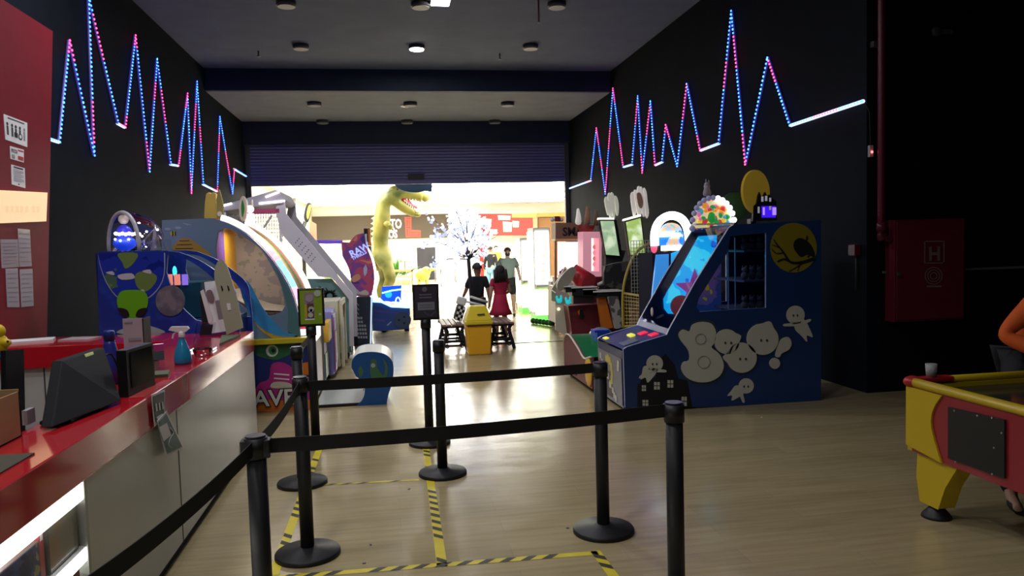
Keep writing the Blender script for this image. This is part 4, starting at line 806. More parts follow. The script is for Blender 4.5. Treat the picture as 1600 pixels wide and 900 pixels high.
for (x, y, r) in ((1136, 534, 19.5), (1159, 559, 23.5), (1192, 530, 24.5)):
    pts = circ(x, y, r, r, 16); a = {1136: 2, 1159: 8, 1192: 2}[x]; i = {1136: 1, 1159: 8, 1192: 3}[x]; pts[i] = (x+(pts[i][0]-x)*1.22, y+(pts[i][1]-y)*1.22); blob(pts)
    for s_ in (-4.5, 4.5): m.dec(circ(x+2+s_, y+2, 1.6, 2.2, 10), YN-.018, dgrey, 1)
blob([(1212, 556), (1216, 540), (1222, 530), (1232, 527), (1237, 536), (1233, 546), (1222, 552), (1218, 558)]); blob(circ(1211, 568, 8, 8.5, 12))
# small plain ghosts: round head, drop body, wavy tail
def ghost(hx, hy, hr, tx, ty, w_, arms):
    L = Vector((tx-hx, ty-hy)); Ln = L.length; d = L/Ln; nn = Vector((-d.y, d.x)); H_ = Vector((hx, hy))
    c = [H_+nn*w_*.55+d*hr*.7, H_+nn*w_+d*Ln*.45, H_+nn*w_*.7+d*Ln*.75, H_+d*Ln*1.05+nn*w_*.4, H_+d*Ln*.85, H_+d*Ln*1.0-nn*w_*.6, H_-nn*w_*.8+d*Ln*.6, H_-nn*w_*.8+d*Ln*.35, H_-nn*w_*.5+d*hr*.7]
    m.dec(cr([tuple(q) for q in c], 4, True), YN, bone, 2); m.dec(circ(hx, hy, hr, hr), YN, bone, 3)
    for (ax_, ay) in arms: b0_ = H_+d*Ln*.38; e = Vector((ax_, ay)); pn = Vector((-(e-b0_).y, (e-b0_).x)).normalized()*3.6; m.dec([tuple(b0_+pn), tuple(e+pn*.55), tuple(e+(e-b0_).normalized()*2), tuple(e-pn*.55), tuple(b0_-pn)], YN, bone, 3)
    for s_ in (-3.2, 3.2): m.dec(circ(hx+s_, hy+1, 1.3, 2, 8), YN, dgrey, 4)
ghost(1243, 492, 14.5, 1264, 530, 11.5, ((1225, 508), (1266, 500)))
ghost(1023, 568, 13, 1006, 594, 12, ((1040, 580), (1000, 590)))
ghost(1166, 603, 12, 1140, 621, 10, ((1162, 628), (1148, 610)))
# moon with bird and branches
m.dec(circ(1240, 387, 36.5, 39, 40), YN, mat('moon_olive', (.22, .18, .012), .45), 1)
m.dec(cr([(1241, 378), (1248, 372), (1257, 374), (1266, 381), (1272, 392), (1273, 402), (1262, 398), (1252, 402), (1244, 394), (1240, 386)], 3, True), YN, bl_, 2)
m.dec(cr([(1259, 376), (1261, 367), (1263, 374)], 2, True), YN, bl_, 2)
def branch(pts, w0, w1):
    V = [Vector(p) for p in cr(pts, 4)]; L_, R_ = [], []
    for i, p in enumerate(V):
        d = (V[min(i+1, len(V)-1)]-V[max(i-1, 0)]).normalized(); w_ = w0+(w1-w0)*i/(len(V)-1); q = Vector((-d.y, d.x))*w_; L_.append(tuple(p+q)); R_.append(tuple(p-q))
    m.dec(L_+R_[::-1], YN, bl_, 3)
branch([(1273, 404), (1258, 409), (1240, 411), (1226, 405), (1215, 409)], 3, 1.2); branch([(1232, 407), (1224, 394), (1214, 382), (1209, 374)], 1.8, .6); branch([(1224, 395), (1213, 396), (1206, 389)], 1.2, .5); branch([(1256, 410), (1244, 418), (1233, 424)], 1.3, .5); branch([(1250, 414), (1246, 424)], .8, .4); branch([(1218, 387), (1206, 382)], .8, .4); branch([(1262, 402), (1268, 396)], 1.5, 1)
m.build('near_side_panel', g)
xo = xz(outB, YN); xw = xz(winB, YN)
m = MB(); m.prism([(x, YQ, z) for x, z in xo], (0, .03, 0), npan, [[(x, YQ, z) for x, z in xw]], side=edgeb); m.build('far_side_panel', g)
m = MB(); m.prism([(x, YN+.012, z) for x, z in xw], (0, .004, 0), winglass); m.build('side_window', g)
m = MB()
for x in (1138, 1149): a = P(x, 400, YN+.02); b = P(x, 482, YN+.02); m.box((a.x-.004, YN+.02, b.z), (a.x+.004, YN+.035, P(x, 371, YN).z), edgeb)
m.build('window_mullions', g)
fr = xo[1][0]; zf = xo[1][1]
m = MB(); m.prism([(xo[0][0]-.005, YN+.03, .04), (fr-.005, YN+.03, zf-.02), (xo[3][0], YN+.03, zf-.02), (xo[9][0]-.02, YN+.03, .6), (xo[9][0]-.02, YN+.03, .04)], (0, YQ-YN-.03, 0), navy); m.build('lower_cabinet', g)
pl = MB(); gp = mat('front_art_grey', (.17, .17, .20), .4); xf = lambda z: fr+(xo[0][0]-fr)*(1-(z-.0)/(zf))-.008
def fq(y0, y1, z0, z1, mm, o=0.): pl.prism([(xf(z0)-o, y0, z0), (xf(z0)-o, y1, z0), (xf(z1)-o, y1, z1), (xf(z1)-o, y0, z1)], (-.003, 0, 0), mm)
fq(YN+.05, YQ-.02, .06, zf-.10, gp)
for i in range(7):
    a0 = math.radians(-60+i*30); cy, cz, r_ = YN+.5, zf-.30, .14
    y_, z_ = cy-r_*math.cos(a0)*.9, cz+r_*math.sin(a0); fq(y_-.035, y_+.035, z_-.04, z_+.04, mat('crescent_yellow', (.5, .42, .08), .4), .004)
fq(YN+.38, YN+.62, .08, .34, mat('castle_brown', (.08, .06, .06), .5), .003)
for (y_, z_) in ((.15, .42), (.14, .47), (.72, .40), (.78, .46), (.45, .2), (.52, .28), (.3, .12), (.35, .16), (.62, .22), (.62, .3), (.25, .1), (.7, .13)): fq(YN+y_-.03, YN+y_+.03, z_-.03, z_+.03, bone, .006)
pl.build('front_artwork', g)
cs = MB(); loft(cs, [(fr-.002, zf), (xo[3][0], xo[3][1]), (xo[4][0], xo[4][1])], YN+.03, YQ, blue); loft(cs, [(fr-.002, zf-.03), (xo[3][0], xo[3][1]-.03)], YN+.03, YQ, blue); cs.build('control_deck', g)
sl_ = (xo[3][1]-zf)/(xo[3][0]-fr)
def onDeck(mb, f0, f1, y0, y1, h, mm):
    xa_ = fr+(xo[3][0]-fr)*f0; xb_ = fr+(xo[3][0]-fr)*f1; za, zb_ = zf+(xa_-fr)*sl_, zf+(xb_-fr)*sl_
    mb.add([(xa_, y0, za), (xb_, y0, zb_), (xb_, y1, zb_), (xa_, y1, za), (xa_, y0, za+h), (xb_, y0, zb_+h), (xb_, y1, zb_+h), (xa_, y1, za+h)], [(0, 3, 2, 1), (4, 5, 6, 7), (0, 1, 5, 4), (1, 2, 6, 5), (2, 3, 7, 6), (3, 0, 4, 7)], mm)
m = MB(); onDeck(m, .12, .45, YN+.12, YN+.32, .008, mat('sticker_grey', (.12, .16, .22), .4)); m.build('instruction_plate', g)
m = MB(); onDeck(m, .66, .84, YN+.34, YN+.46, .015, emi('red_button', (.9, .03, .08), .6)); m.build('red_button', g, .006)
m = MB(); onDeck(m, .74, .92, YN+.12, YN+.24, .015, emi('red_button', (.9, .03, .08), .6)); m.build('red_button', g, .006)
m = MB(); onDeck(m, .46, .58, YN+.40, YN+.54, .02, emi('yellow_button', (.7, .65, .08), .8)); m.build('yellow_button', g, .006)
m = MB(); onDeck(m, .05, .15, YN+.70, YN+.82, .012, emi('yellow_button', (.7, .65, .08), .8)); m.build('yellow_button', g, .006)
m = MB(); m.prism([(xo[4][0], YN+.03, xo[4][1]), (xo[6][0], YN+.03, xo[6][1]), (xo[6][0], YQ, xo[6][1]), (xo[4][0], YQ, xo[4][1])], (.006, 0, .003), winglass); m.build('front_glass', g)
m = MB(); loft(m, [(xo[6][0]-.01, xo[6][1]-.03), (xo[7][0], xo[7][1]), (xo[8][0], xo[8][1])], YN+.03, YQ, mat('roof_blue', (.05, .08, .2), .35)); loft(m, [(xo[6][0], xo[6][1]-.04), (xo[8][0], xo[8][1]-.04)], YN+.03, YQ, navy); m.build('roof', g)
MB().box((xo[8][0]-.04, YN+.03, .04), (xo[8][0], YQ, xo[8][1]-.05), navy).build('back_wall', g)
# lit aquarium artwork on the far side of the cabinet, prize shelves behind the window
aq = ramp_mat('aquarium_backlit', [(0, (.01, .12, .6)), (.42, (.01, .45, .85)), (.55, (.05, .75, .9)), (.68, (.55, .95, 1)), (.8, (.02, .2, .7))], scale=3.2, detail=3, rough=.3, emit=1.1)
m = MB(); m.fp([(1092, 369), (1120, 367), (1120, 440), (1112, 492), (1044, 490), (1038, 482), (1037, 467)], YQ-.02, .015, aq)
cA = P(1084, 452, YQ); st = []
for k in range(10): a_ = k*math.pi/5+.3; r_ = .24 if k % 2 == 0 else .10; st.append((cA.x+r_*math.cos(a_), YQ-.03, cA.z+r_*math.sin(a_)))
m.prism(st, (0, .008, 0), mat('starfish_pink', (.55, .08, .5), .4, emit=(.6, .08, .5), es=.4))
m.prism([(P(x, y, YQ-.03).x, YQ-.034, P(x, y, YQ-.03).z) for x, y in circ(1064, 478, 17, 17)], (0, .003, 0), mat('ball_red', (.35, .02, .05), .4, emit=(.35, .02, .05), es=.3)); m.build('backlit_artwork', g)
m = MB(); m.prism([(P(x, y, YQ-.06).x, YQ-.06, P(x, y, YQ-.06).z) for x, y in [(1076, 490), (1080, 470), (1122, 398), (1127, 398), (1127, 490)]], (0, .01, 0), ramp_mat('yellow_fish_print', [(0, (.02, .05, .2)), (.45, (.10, .08, .25)), (.55, (.35, .30, .02)), (.66, (.25, .03, .12))], scale=3, rough=.5, emit=.25)); m.build('inner_print', g)  # faint glow put into the print so it does not go dark
for k, zz in enumerate((378, 424, 470)):
    a = P(1150, zz+16, YN+.3); MB().box((a.x, YN+.12, a.z), (P(1200, zz+14, YN+.3).x+.06, YQ-.05, a.z+.02), mat('shelf_grey', (.10, .10, .14), .4)).build('shelf', g)
rnd = random.Random(9)
for k, zz in enumerate((378, 424, 470)):
    for q in range(3):
        a = P(1150, zz+16, YN+.3); x = a.x+.07+q*.085; c = mat('plush_grey', (.10, .09, .12), .9) if q % 2 else mat('plush_pale', (.16, .14, .16), .9)
        m = MB(); m.ell((x, YN+.25, a.z+.06), (.04, .035, .045), c, 10, 8); m.ell((x, YN+.25, a.z+.125), .03, c, 10, 8)
        for s_ in (-1, 1): m.ell((x+s_*.02, YN+.25, a.z+.155), .011, c, 6, 5)
        o = m.build('plush_toy', label='%s plush toy on the %s shelf inside the ghost machine, %s' % (('pale', 'grey')[q % 2], ('top', 'middle', 'bottom')[k], ('left', 'centre', 'right')[q]), cat='plush toy', group='plush prizes in the ghost machine')
a = P(1034, 492, YN+.5)
MB().ell((xo[4][0]+.02, YN+.55, xo[4][1]+.12), (.012, .03, .05), bone, 8, 6).build('bill_slot', g)
# toppers on the ghost machine
zR = xo[7][1]
o = thing('moon_topper', (3.3, 7.3, zR), 'tall yellow moon disc topper turned sideways on the ghost machine roof', 'topper'); my = mat('topper_yellow', (.55, .36, .03), .45, emit=(.5, .33, .03), es=.15)
m = MB(); ca = P(1179, 300, 7.35); cd_ = Vector((.80, .60, 0)).normalized(); pts = [ca+cd_*.30*math.cos(math.radians(t_))+Vector((0, 0, .225*math.sin(math.radians(t_)))) for t_ in range(0, 360, 12)]; m.prism(pts, (.02, -.01, 0), my); m.build('moon_disc', o)
MB().box((ca.x-.03, 7.38, zR+.01), (ca.x+.03, 7.46, zR+.06), black).build('foot', o)
o = thing('castle_silhouette', (3.5, 7.3, zR), 'black haunted castle topper with small lit windows beside the yellow moon', 'topper'); Yt = 7.28
m = MB(); m.fp([(1176, 346), (1178, 322), (1183, 318), (1185, 306), (1187, 300), (1190, 308), (1193, 306), (1196, 300), (1199, 307), (1202, 304), (1206, 310), (1213, 314), (1214, 344)], Yt, .03, bl_); m.build('castle_cutout', o)
for (x, y, w_, h_, c) in ((1189.5, 307, 3.5, 8, 0), (1195.5, 306, 3.5, 8, 0), (1202, 309, 3, 6, 0), (1184, 323, 3, 10, 0), (1192, 324, 3, 12, 1), (1202, 322, 3, 6, 0), (1207, 324, 6, 12, 1)): MB().dec([(x, y), (x+w_, y), (x+w_, y+h_), (x, y+h_)], Yt, (emi('dim_window', (.5, .5, .6), .35), emi('violet_window', (.45, .25, 1), .9))[c], 1).build('window', o)
m = MB(); m.dec([(1190, 322), (1212, 322), (1212, 340), (1190, 340)], Yt, emi('violet_glow_panel', (.05, .01, .8), .9), 0); m.build('lit_panel', o)
cz = P(1150, 322, 7.7); o = thing('green_disc', (cz.x, 7.75, zR), 'dark green round topper disc behind the candy sign', 'topper'); m = MB(); m.cyl((cz.x, 7.72, cz.z), (cz.x, 7.76, cz.z), .15, mat('dark_green_disc', (.006, .035, .015), .5), n=30); m.build('disc', o); MB().box((cz.x-.02, 7.72, zR-.04), (cz.x+.02, 7.76, cz.z-.13), black).build('stem', o)
# candy half dome sign
Yk = 7.6; cc = P(1114, 355, Yk); o = thing('candy_sign', (cc.x, Yk, cc.z), 'half round sign of colourful sweets edged with white bulbs on the ghost machine', 'sign')
m = MB(); m.fp([(1085, 357), (1144, 353)]+cr([(1144, 353), (1141, 330), (1130, 314), (1114, 308), (1098, 315), (1088, 333), (1085, 357)], 3)[1:-1], Yk, .06, emi('sweet_board', (.9, .75, .45), .5)); m.build('board', o)
m = MB(); rnd = random.Random(21); sweet = [('sw_green', (.03, .35, .08)), ('sw_red', (.7, .05, .06)), ('sw_yellow', (.9, .65, .05)), ('sw_pink', (.9, .2, .45)), ('sw_orange', (.9, .35, .05)), ('sw_blue', (.1, .4, .6))]
for k in range(46):
    px = rnd.uniform(1091, 1138); py = rnd.uniform(320, 352)
    if ((px-1114)/27)**2+((355-py)/42)**2 > .9: continue
    n_, c_ = sweet[k % 6]; m.ell(P(px, py, Yk-.01), (rnd.uniform(.02, .04), .02, rnd.uniform(.02, .04)), mat(n_, c_, .3, emit=c_, es=.45), 8, 6)
m.ell(P(1112, 340, Yk-.03), (.045, .025, .06), mat('sw_bigreen', (.02, .3, .05), .3, emit=(.02, .3, .05), es=.5), 14, 10); m.build('sweets', o)
m = MB(); nb = 15
for i in range(nb):
    t_ = math.pi*i/(nb-1); px = 1114.5-33*math.cos(t_)*1.0; py = 357-48*math.sin(t_)**.85; lit = i > 7
    MB().ell(P(px, py, Yk-.02), .030 if i else .034, emi('bulb_lit', (1, .95, .98), 4) if lit else mat('bulb_dim', (.36, .36, .55), .3, emit=(.3, .3, .6), es=.15), 10, 8).build('bulb', o)
pass; MB().box((P(1085, 357, Yk).x, Yk-.05, zR+.012), (P(1144, 357, Yk).x, Yk+.1, zR+.03), white).build('base', o)
a = P(1106, 306, Yk); o = thing('grey_figurine', (a.x, Yk, a.z), 'small grey cat like figurine standing on top of the candy sign', 'figurine'); gm = mat('figurine_grey', (.30, .28, .32), .6)
m = MB(); m.lathe([(.035, 0), (.045, .03), (.03, .08), (.035, .11)], (a.x, Yk+.02, a.z), gm, 10); m.build('body', o); m = MB(); m.ell((a.x, Yk+.02, a.z+.12), (.03, .03, .025), gm, 10, 8); m.ell((a.x+.02, Yk+.02, a.z+.15), (.009, .009, .02), gm, 6, 5); m.ell((a.x-.01, Yk+.02, a.z+.155), (.009, .009, .025), gm, 6, 5); m.build('head', o)
# ---- candy prize machine with lit arch
Ya = 9.6; g = thing('arch_prize_machine', (P(1048, 450, Ya).x, Ya+.4, 0), 'prize machine with a glowing white arch and blue lit marquee beside the cage', 'arcade machine')
xa_, xb_ = P(1019, 450, Ya).x, P(1080, 450, Ya).x
m = MB(); m.box((xa_+.03, Ya+.05, .0), (xb_, Ya+.65, P(1050, 395, Ya).z), mat('cabinet_charcoal', (.012, .012, .03), .8, spec=.05)); m.build('cabinet', g, .01)
pr = ramp_mat('toy_print', [(0, (.05, .3, .8)), (.4, (.1, .6, .5)), (.5, (.1, .45, .08)), (.58, (.7, .2, .12)), (.66, (.1, .4, .7)), (.74, (.5, .6, .05))], scale=3.5, detail=1, rough=.3, kind='voronoi', emit=.55)
m = MB(); m.fp([(1026, 398), (1045, 397), (1045, 470), (1018, 472)], Ya, .04, pr); m.build('front_print', g); m = MB(); m.fp([(1050, 396), (1078, 385), (1078, 430), (1050, 460)], Ya, .04, mat('cyan_print', (.02, .3, .6), .3, emit=(.02, .35, .8), es=.8)); m.build('side_print', g)
arc = [(1023, 384), (1023, 364), (1029, 348), (1040, 339), (1053, 337), (1066, 343), (1074, 357), (1077, 378)]
m = MB(); m.tube([P(x, y, Ya-.02) for x, y in cr(arc, 4)], .055, emi('arch_bluewhite', (.72, .85, 1), 4.5), 10); m.build('lit_arch', g)
m = MB(); m.fp([(1030, 384)]+cr([(1030, 365), (1038, 352), (1050, 348), (1062, 353), (1068, 368), (1068, 384)], 3), Ya, .05, ramp_mat('marquee_print', [(0, (.02, .15, .6)), (.45, (.3, .35, .5)), (.55, (.5, .35, .2)), (.65, (.1, .4, .6))], scale=6, rough=.3, emit=.8)); m.build('marquee', g)
m = MB(); m.box(P(1033, 370, Ya-.03), P(1062, 364, Ya), white_led); m.box(P(1034, 392, Ya-.03), P(1070, 383, Ya), emi('pink_white', (1, .75, .9), 3)); m.build('light_bars', g)
m = MB(); a = P(1022, 385, Ya); m.ell(a, (.045, .04, .09), mat('pink_glow', (.8, .1, .15), .3, emit=(1, .1, .2), es=.9)); m.build('side_figure', g)
# ---- cage basketball machine (yellow tubes)
g = thing('ball_cage', (P(1000, 450, 10.8).x, 10.8, 0), 'tall wire ball cage machine with curved mustard tube frame and yellow front gate', 'arcade machine'); tubem = mat('tube_mustard', (.45, .34, .07), .35); Y0c, Y1d = 10.3, 11.3
arcc = cr([(974, 512), (973, 470), (976, 440), (986, 408), (1000, 389), (1022, 377)], 4); xz1 = xz(arcc, Y1d)
m = MB(); m.tube([(x, Y1d, z) for x, z in xz1], .022, tubem); m.build('far_tube', g)
arcd = cr([(1012, 512), (1010, 470), (1016, 440), (1026, 412), (1044, 390), (1080, 374)], 4); m = MB(); m.tube([P(x, y, Y0c) for x, y in arcd], .02, tubem); m.build('near_tube', g)
m = MB(); A_ = P(975, 458, Y1d); B_ = P(1011, 464, Y0c); C_ = P(1013, 508, Y0c); D_ = P(976, 510, Y1d); m.tube([A_, B_, C_, D_], .02, tubem, 8, True); m.build('gate_frame', g)
m = MB(); wm = mat('cage_wire', (.36, .36, .33), .4)
for i in range(1, 9): f = i/9; m.tube([A_.lerp(B_, f), D_.lerp(C_, f)], .005, tubem, 4); 
for i in range(1, 9): f = i/9; m.tube([A_.lerp(D_, f), B_.lerp(C_, f)], .006, tubem, 4)
m.build('gate_wires', g)
m = MB(); xq0, xq1 = P(986, 400, Y0c+.9).x, P(1022, 400, Y0c+.9).x; zt_, zb__ = P(1000, 376, 11.2).z, P(1000, 460, 11.2).z
for i in range(9): x = xq0+(xq1-xq0)*i/8; m.tube([(x, 11.2, zb__), (x, 11.2, zt_)], .006, wm, 4)
for i in range(16): z = zb__+(zt_-zb__)*i/15; m.tube([(xq0, 11.2, z), (xq1, 11.2, z)], .006, wm, 4)
m.build('wire_net', g)
m = MB(); m.box((P(985, 500, 11.3).x, 10.4, .0), (4.4, 11.35, .75), mat('plum_body', (.10, .04, .09), .5)); m.build('base_cabinet', g, .01)
m = MB(); m.prism([(xq1+.05, 10.5, .7), (xq1+.05, 10.5, 1.2), (xq1+.4, 10.5, 1.2), (xq1+.4, 10.5, .7)], (0, .7, 0), mat('green_grey', (.05, .16, .12), .5)); m.build('side_board', g)
m = MB(); m.box((4.35, 11.1, .7), (4.45, 11.3, P(1020, 375, 11.2).z), dgrey); m.build('rear_post', g)
a = P(1008, 412, 11.15); o = thing('toy_gun', (a.x, 11.15, a.z-.05), 'small grey toy gun mounted on the wire cage', 'toy gun')
m = MB(); m.box((a.x-.09, 11.13, a.z), (a.x+.09, 11.17, a.z+.03), greyp); m.build('barrel', o); m = MB(); m.box((a.x-.09, 11.13, a.z-.05), (a.x-.05, 11.17, a.z), greyp); m.build('grip', o)
# ---- two tilted screen shooting cabinets with wing toppers
def tilt(name, lab, q, sidew, Y, scr, wing, body, wcol):
    g = thing(name, (P(q[3][0], 450, Y).x, Y+.3, 0), lab, 'arcade machine'); m = MB(); m.fp(q, Y, .1, black)
    vec = (P(sidew, q[1][1], Y).x-P(q[1][0], q[1][1], Y).x, .45, 0); m.prism([P(x, y, Y) for x, y in (q[1], q[2])]+[P(q[2][0]-6, q[2][1], Y+.02), P(q[1][0]-6, q[1][1], Y+.02)], vec, black); m.build('screen_housing', g)
    cx = sum(x for x, y in q)/4; cy = sum(y for x, y in q)/4; MB().dec([(cx+(x-cx)*.88, cy+(y-cy)*.92) for x, y in q], Y, scr).build('screen', g)
    m = MB(); m.fp([(x, y) for x, y in [(q[0][0], q[0][1]), (q[1][0], q[1][1]), (q[1][0]-1, q[1][1]-3), (q[0][0]+1, q[0][1]-3)]], Y-.05, .15, emi('top_strip', (.9, .9, .75), 1.2)); m.build('top_light', g)
    m = MB()
    for k, fp_ in enumerate(wing): m.fp(cr(fp_, 3, True), Y+.05+.02*k, .05, wcol)
    m.build('wing_topper', g)
    m = MB(); bx = P(body[0], 450, Y).x; bx2 = P(body[1], 450, Y).x; zt = P(900, body[2], Y).z; m.box((bx, Y+.0, .04), (bx2, Y+.55, zt), black); m.build('body', g, .02)
    m = MB(); m.prism([(bx+.05, Y+.12, zt), (bx2-.05, Y+.12, zt), (bx2+.05, Y+.12, P(q[2][0], q[2][1]-10, Y).z), (P(q[3][0]+4, 400, Y).x, Y+.12, P(q[3][0], q[3][1]-10, Y).z)], (0, .12, 0), dgrey); m.build('neck', g); return g
scr1 = ramp_mat('game_screen_grey', [(0, (.10, .18, .12)), (.5, (.25, .36, .22)), (.62, (.5, .6, .42))], scale=3, detail=4, rough=.3, emit=1.0, const=False)
scr2 = ramp_mat('game_screen_green', [(0, (.12, .22, .05)), (.5, (.26, .38, .10)), (.62, (.6, .7, .5))], scale=3, detail=4, rough=.3, emit=1.1, const=False)
wg = mat('wing_white', (.62, .62, .52), .5, emit=(.5, .5, .42), es=.35); wg2 = mat('wing_bright', (.75, .72, .66), .5, emit=(.7, .65, .6), es=.35)  # slight glow put into both wing colours to brighten the toppers
g1 = tilt('screen_cabinet', 'arcade cabinet with a tilted grey green screen, the left one of the two', [(936, 343), (960, 343), (970, 402), (946, 400)], 975, 13.12, scr1, [[(945, 314), (948, 307), (951, 318), (953, 330), (950, 336)], [(950, 306), (954, 302), (956, 318), (957, 337), (953, 339)], [(955, 302), (960, 306), (961, 320), (961, 340), (958, 337)], [(961, 307), (965, 310), (967, 322), (966, 336), (963, 333)]], (946, 978, 418), wg)
g2 = tilt('screen_cabinet', 'arcade cabinet with a tilted bright green screen, the right one of the two', [(976, 345), (1002, 338), (1010, 402), (984, 400)], 1013, 12.4, scr2, [[(986, 306), (990, 300), (992, 315), (994, 332), (990, 336)], [(991, 300), (995, 298), (997, 315), (999, 336), (996, 332)], [(996, 297), (1000, 292), (1002, 312), (1003, 330), (999, 338)], [(1001, 294), (1005, 297), (1007, 315), (1008, 337), (1004, 333)], [(1006, 296), (1010, 299), (1012, 315), (1014, 333), (1010, 339)]], (987, 1012, 415), wg2)
m = MB(); m.fp(cr([(995, 303), (1001, 302), (1005, 315), (1003, 325), (998, 322)], 3, True), 12.43, .01, mat('peach_feather', (.5, .3, .2), .5)); m.build('wing_print', g2)
# gun console in front of the left screen
g = thing('drum_console', (P(920, 480, 12.5).x, 12.4, 0), 'arcade hammer game with a red roller, a cream disc and black topped trays', 'arcade machine'); Yq = 12.1
rb_ = mat('console_maroon', (.16, .02, .03), .45)
m = MB(); m.fp([(888, 478), (960, 474), (962, 560), (898, 556)], Yq+.5, .38, rb_); m.build('cabinet', g, .01)
m = MB(); m.fp([(868, 476), (889, 479), (889, 527), (868, 516)], Yq+.9, .05, cream); m.build('white_front', g, .004); MB().ell(P(873, 483, Yq+.88), .025, emi('coin_lamp', (1, .85, .5), 2)).build('coin_lamp', g)
m = MB(); a = P(897, 440, Yq+.4); b = P(922, 443, Yq+.4); m.cyl(P(898, 428, Yq+.6), P(920, 442, Yq+.3), .16, redp, n=20); m.build('red_roller', g)
m = MB(); m.fp(cr([(872, 453), (872, 440), (884, 424), (896, 417), (900, 422), (894, 438), (882, 452)], 3, True), Yq+.2, .08, mat('disc_tan', (.32, .29, .22), .5)); m.build('cream_disc', g)
m = MB(); m.fp([(862, 452), (882, 420), (888, 422), (868, 456)], Yq+.4, .06, mat('board_tan', (.36, .33, .24), .5)); m.fp([(862, 454), (884, 470), (884, 476), (862, 470)], Yq+.4, .06, mat('board_tan', (.36, .33, .24), .5)); m.build('side_board', g)
for k, (x0_, x1_, y_, h_) in enumerate(((884, 893, 448, 9), (894, 924, 449, 13), (912, 925, 452, 11), (928, 964, 455, 10))):
    m = MB(); m.box(P(x0_, y_+h_, Yq+.1), P(x1_, y_, Yq+.4), black); m.build('tray', g); m = MB(); m.box(P(x0_-1, y_, Yq+.08), P(x1_+1, y_-1.6, Yq+.42), wl); m.build('tray_rim', g)
m = MB(); m.box(P(896, 475, Yq+.2), P(922, 460, Yq+.45), mat('console_dark', (.04, .02, .03), .5)); m.build('support', g)
for (x, y) in ((874, 470), (888, 472)):
    m = MB(); a = P(x, y, Yq+.25); m.ell(a, (.05, .04, .04), emi('cyan_toy', (.02, .6, .65), .6), 10, 8); m.ell(a+Vector((.03, 0, .05)), (.02, .02, .05), emi('cyan_toy', (.02, .6, .65), .6), 8, 6); m.ell(a+Vector((-.04, 0, .05)), (.02, .02, .04), emi('cyan_toy', (.02, .6, .65), .6), 8, 6); m.build('cyan_figure', g)
m = MB(); m.fp([(934, 464), (946, 464), (958, 512), (942, 515)], Yq+.2, .12, orange); m.build('orange_leg', g, .01)
m = MB(); m.fp([(951, 464), (966, 463), (974, 512), (962, 514)], Yq, .1, ramp_mat('grey_flame_print', [(0, (.10, .10, .10)), (.5, (.4, .4, .38))], scale=5, rough=.5)); m.build('grey_leg', g, .01)
m = MB(); m.ell(P(908, 488, Yq+.48), (.06, .02, .06), orange); m.box(P(906, 498, Yq+.46), P(911, 483, Yq+.5), black); m.build('coin_door', g)
a = P(940, 448, Yq+.25); o = thing('white_blaster', (a.x, Yq+.25, a.z-.04), 'small white and black blaster resting on the console trays', 'toy gun')
m = MB(); m.box((a.x-.05, Yq+.22, a.z-.03), (a.x+.05, Yq+.28, a.z+.02), black); m.build('grip', o); m = MB(); m.cyl((a.x-.07, Yq+.25, a.z+.04), (a.x+.04, Yq+.25, a.z+.08), .025, white); m.build('barrel', o)
# dark rounded chair back behind
m = MB(); m.fp(cr([(945, 420), (950, 414), (975, 409), (982, 412), (984, 448), (948, 448), (944, 436)], 3, True), 12.25, .12, ramp_mat('camouflage_print', [(0, (.015, .015, .018)), (.5, (.07, .07, .06)), (.65, (.16, .15, .12))], scale=5, rough=.6)); m.build('camouflage_panel', g1)
# ---- claw machine with wooden SMA sign
Ys_ = 13.9; g = thing('claw_machine', (P(900, 450, Ys_).x, Ys_+.3, 0), 'claw machine with a brown wooden sign reading SMA and a bright pink interior', 'claw machine')
wd = mat('sign_wood', (.24, .14, .09), .5); m = MB(); m.fp([(868, 348), (911, 348), (911, 373), (868, 373)], Ys_, .35, wd); m.build('sign_box', g, .01)
m = MB(); m.text('SMA', P(879, 368.5, Ys_-.01), (1, 0, 0), (0, 0, 1), .22, bl_, bold=.03, sx=.95); m.build('sign_lettering', g); MB().fp([(868, 373), (911, 373), (911, 376), (868, 377)], Ys_-.02, .4, mat('trim_tan', (.6, .38, .18), .4)).build('sign_trim', g)
MB().fp([(872, 378), (908, 378), (908, 428), (872, 430)], Ys_+.35, .02, emi('claw_backlight', (1, .93, .9), 1.8)).build('lit_interior', g)
pk = mat('claw_pink', (.80, .35, .42), .4, emit=(.9, .4, .5), es=.35)
m = MB()
for x in (868.5, 909): m.fp([(x-1.5, 376), (x+1.5, 376), (x+1.5, 450), (x-1.5, 450)], Ys_, .06, wd)
m.build('corner_posts', g)
m = MB(); m.fp([(868, 448), (912, 448), (912, 505), (868, 505)], Ys_, .7, mat('claw_body', (.5, .45, .4), .4)); m.build('base', g, .01)
for x in (872, 908): MB().cyl((P(x, 510, Ys_).x, Ys_+.1, 0), (P(x, 510, Ys_).x, Ys_+.1, P(x, 505, Ys_).z), .04, black).build('foot', g)
rnd = random.Random(31)
for k in range(9):
    a = P(876+k*3.6, 428-(k % 3)*3, Ys_+.2); c = [('plush_magenta', (.6, .04, .3)), ('plush_lilac', (.5, .2, .6)), ('plush_cream', (.8, .7, .5))][k % 3]
    m = MB(); m.ell(a-Vector((0, 0, .06)), (.05, .05, .07), mat(*c, .8), 8, 6); m.ell(a+Vector((0, 0, .03)), .035, mat(*c, .8), 8, 6); m.build('plush_toy', label='small %s plush in the wooden signed claw machine, %s from the left' % (('magenta', 'lilac', 'cream')[k % 3], ('first', 'second', 'third', 'fourth', 'fifth', 'sixth', 'seventh', 'eighth', 'ninth')[k]), cat='plush toy', group='plush toys heaped in the claw machine')
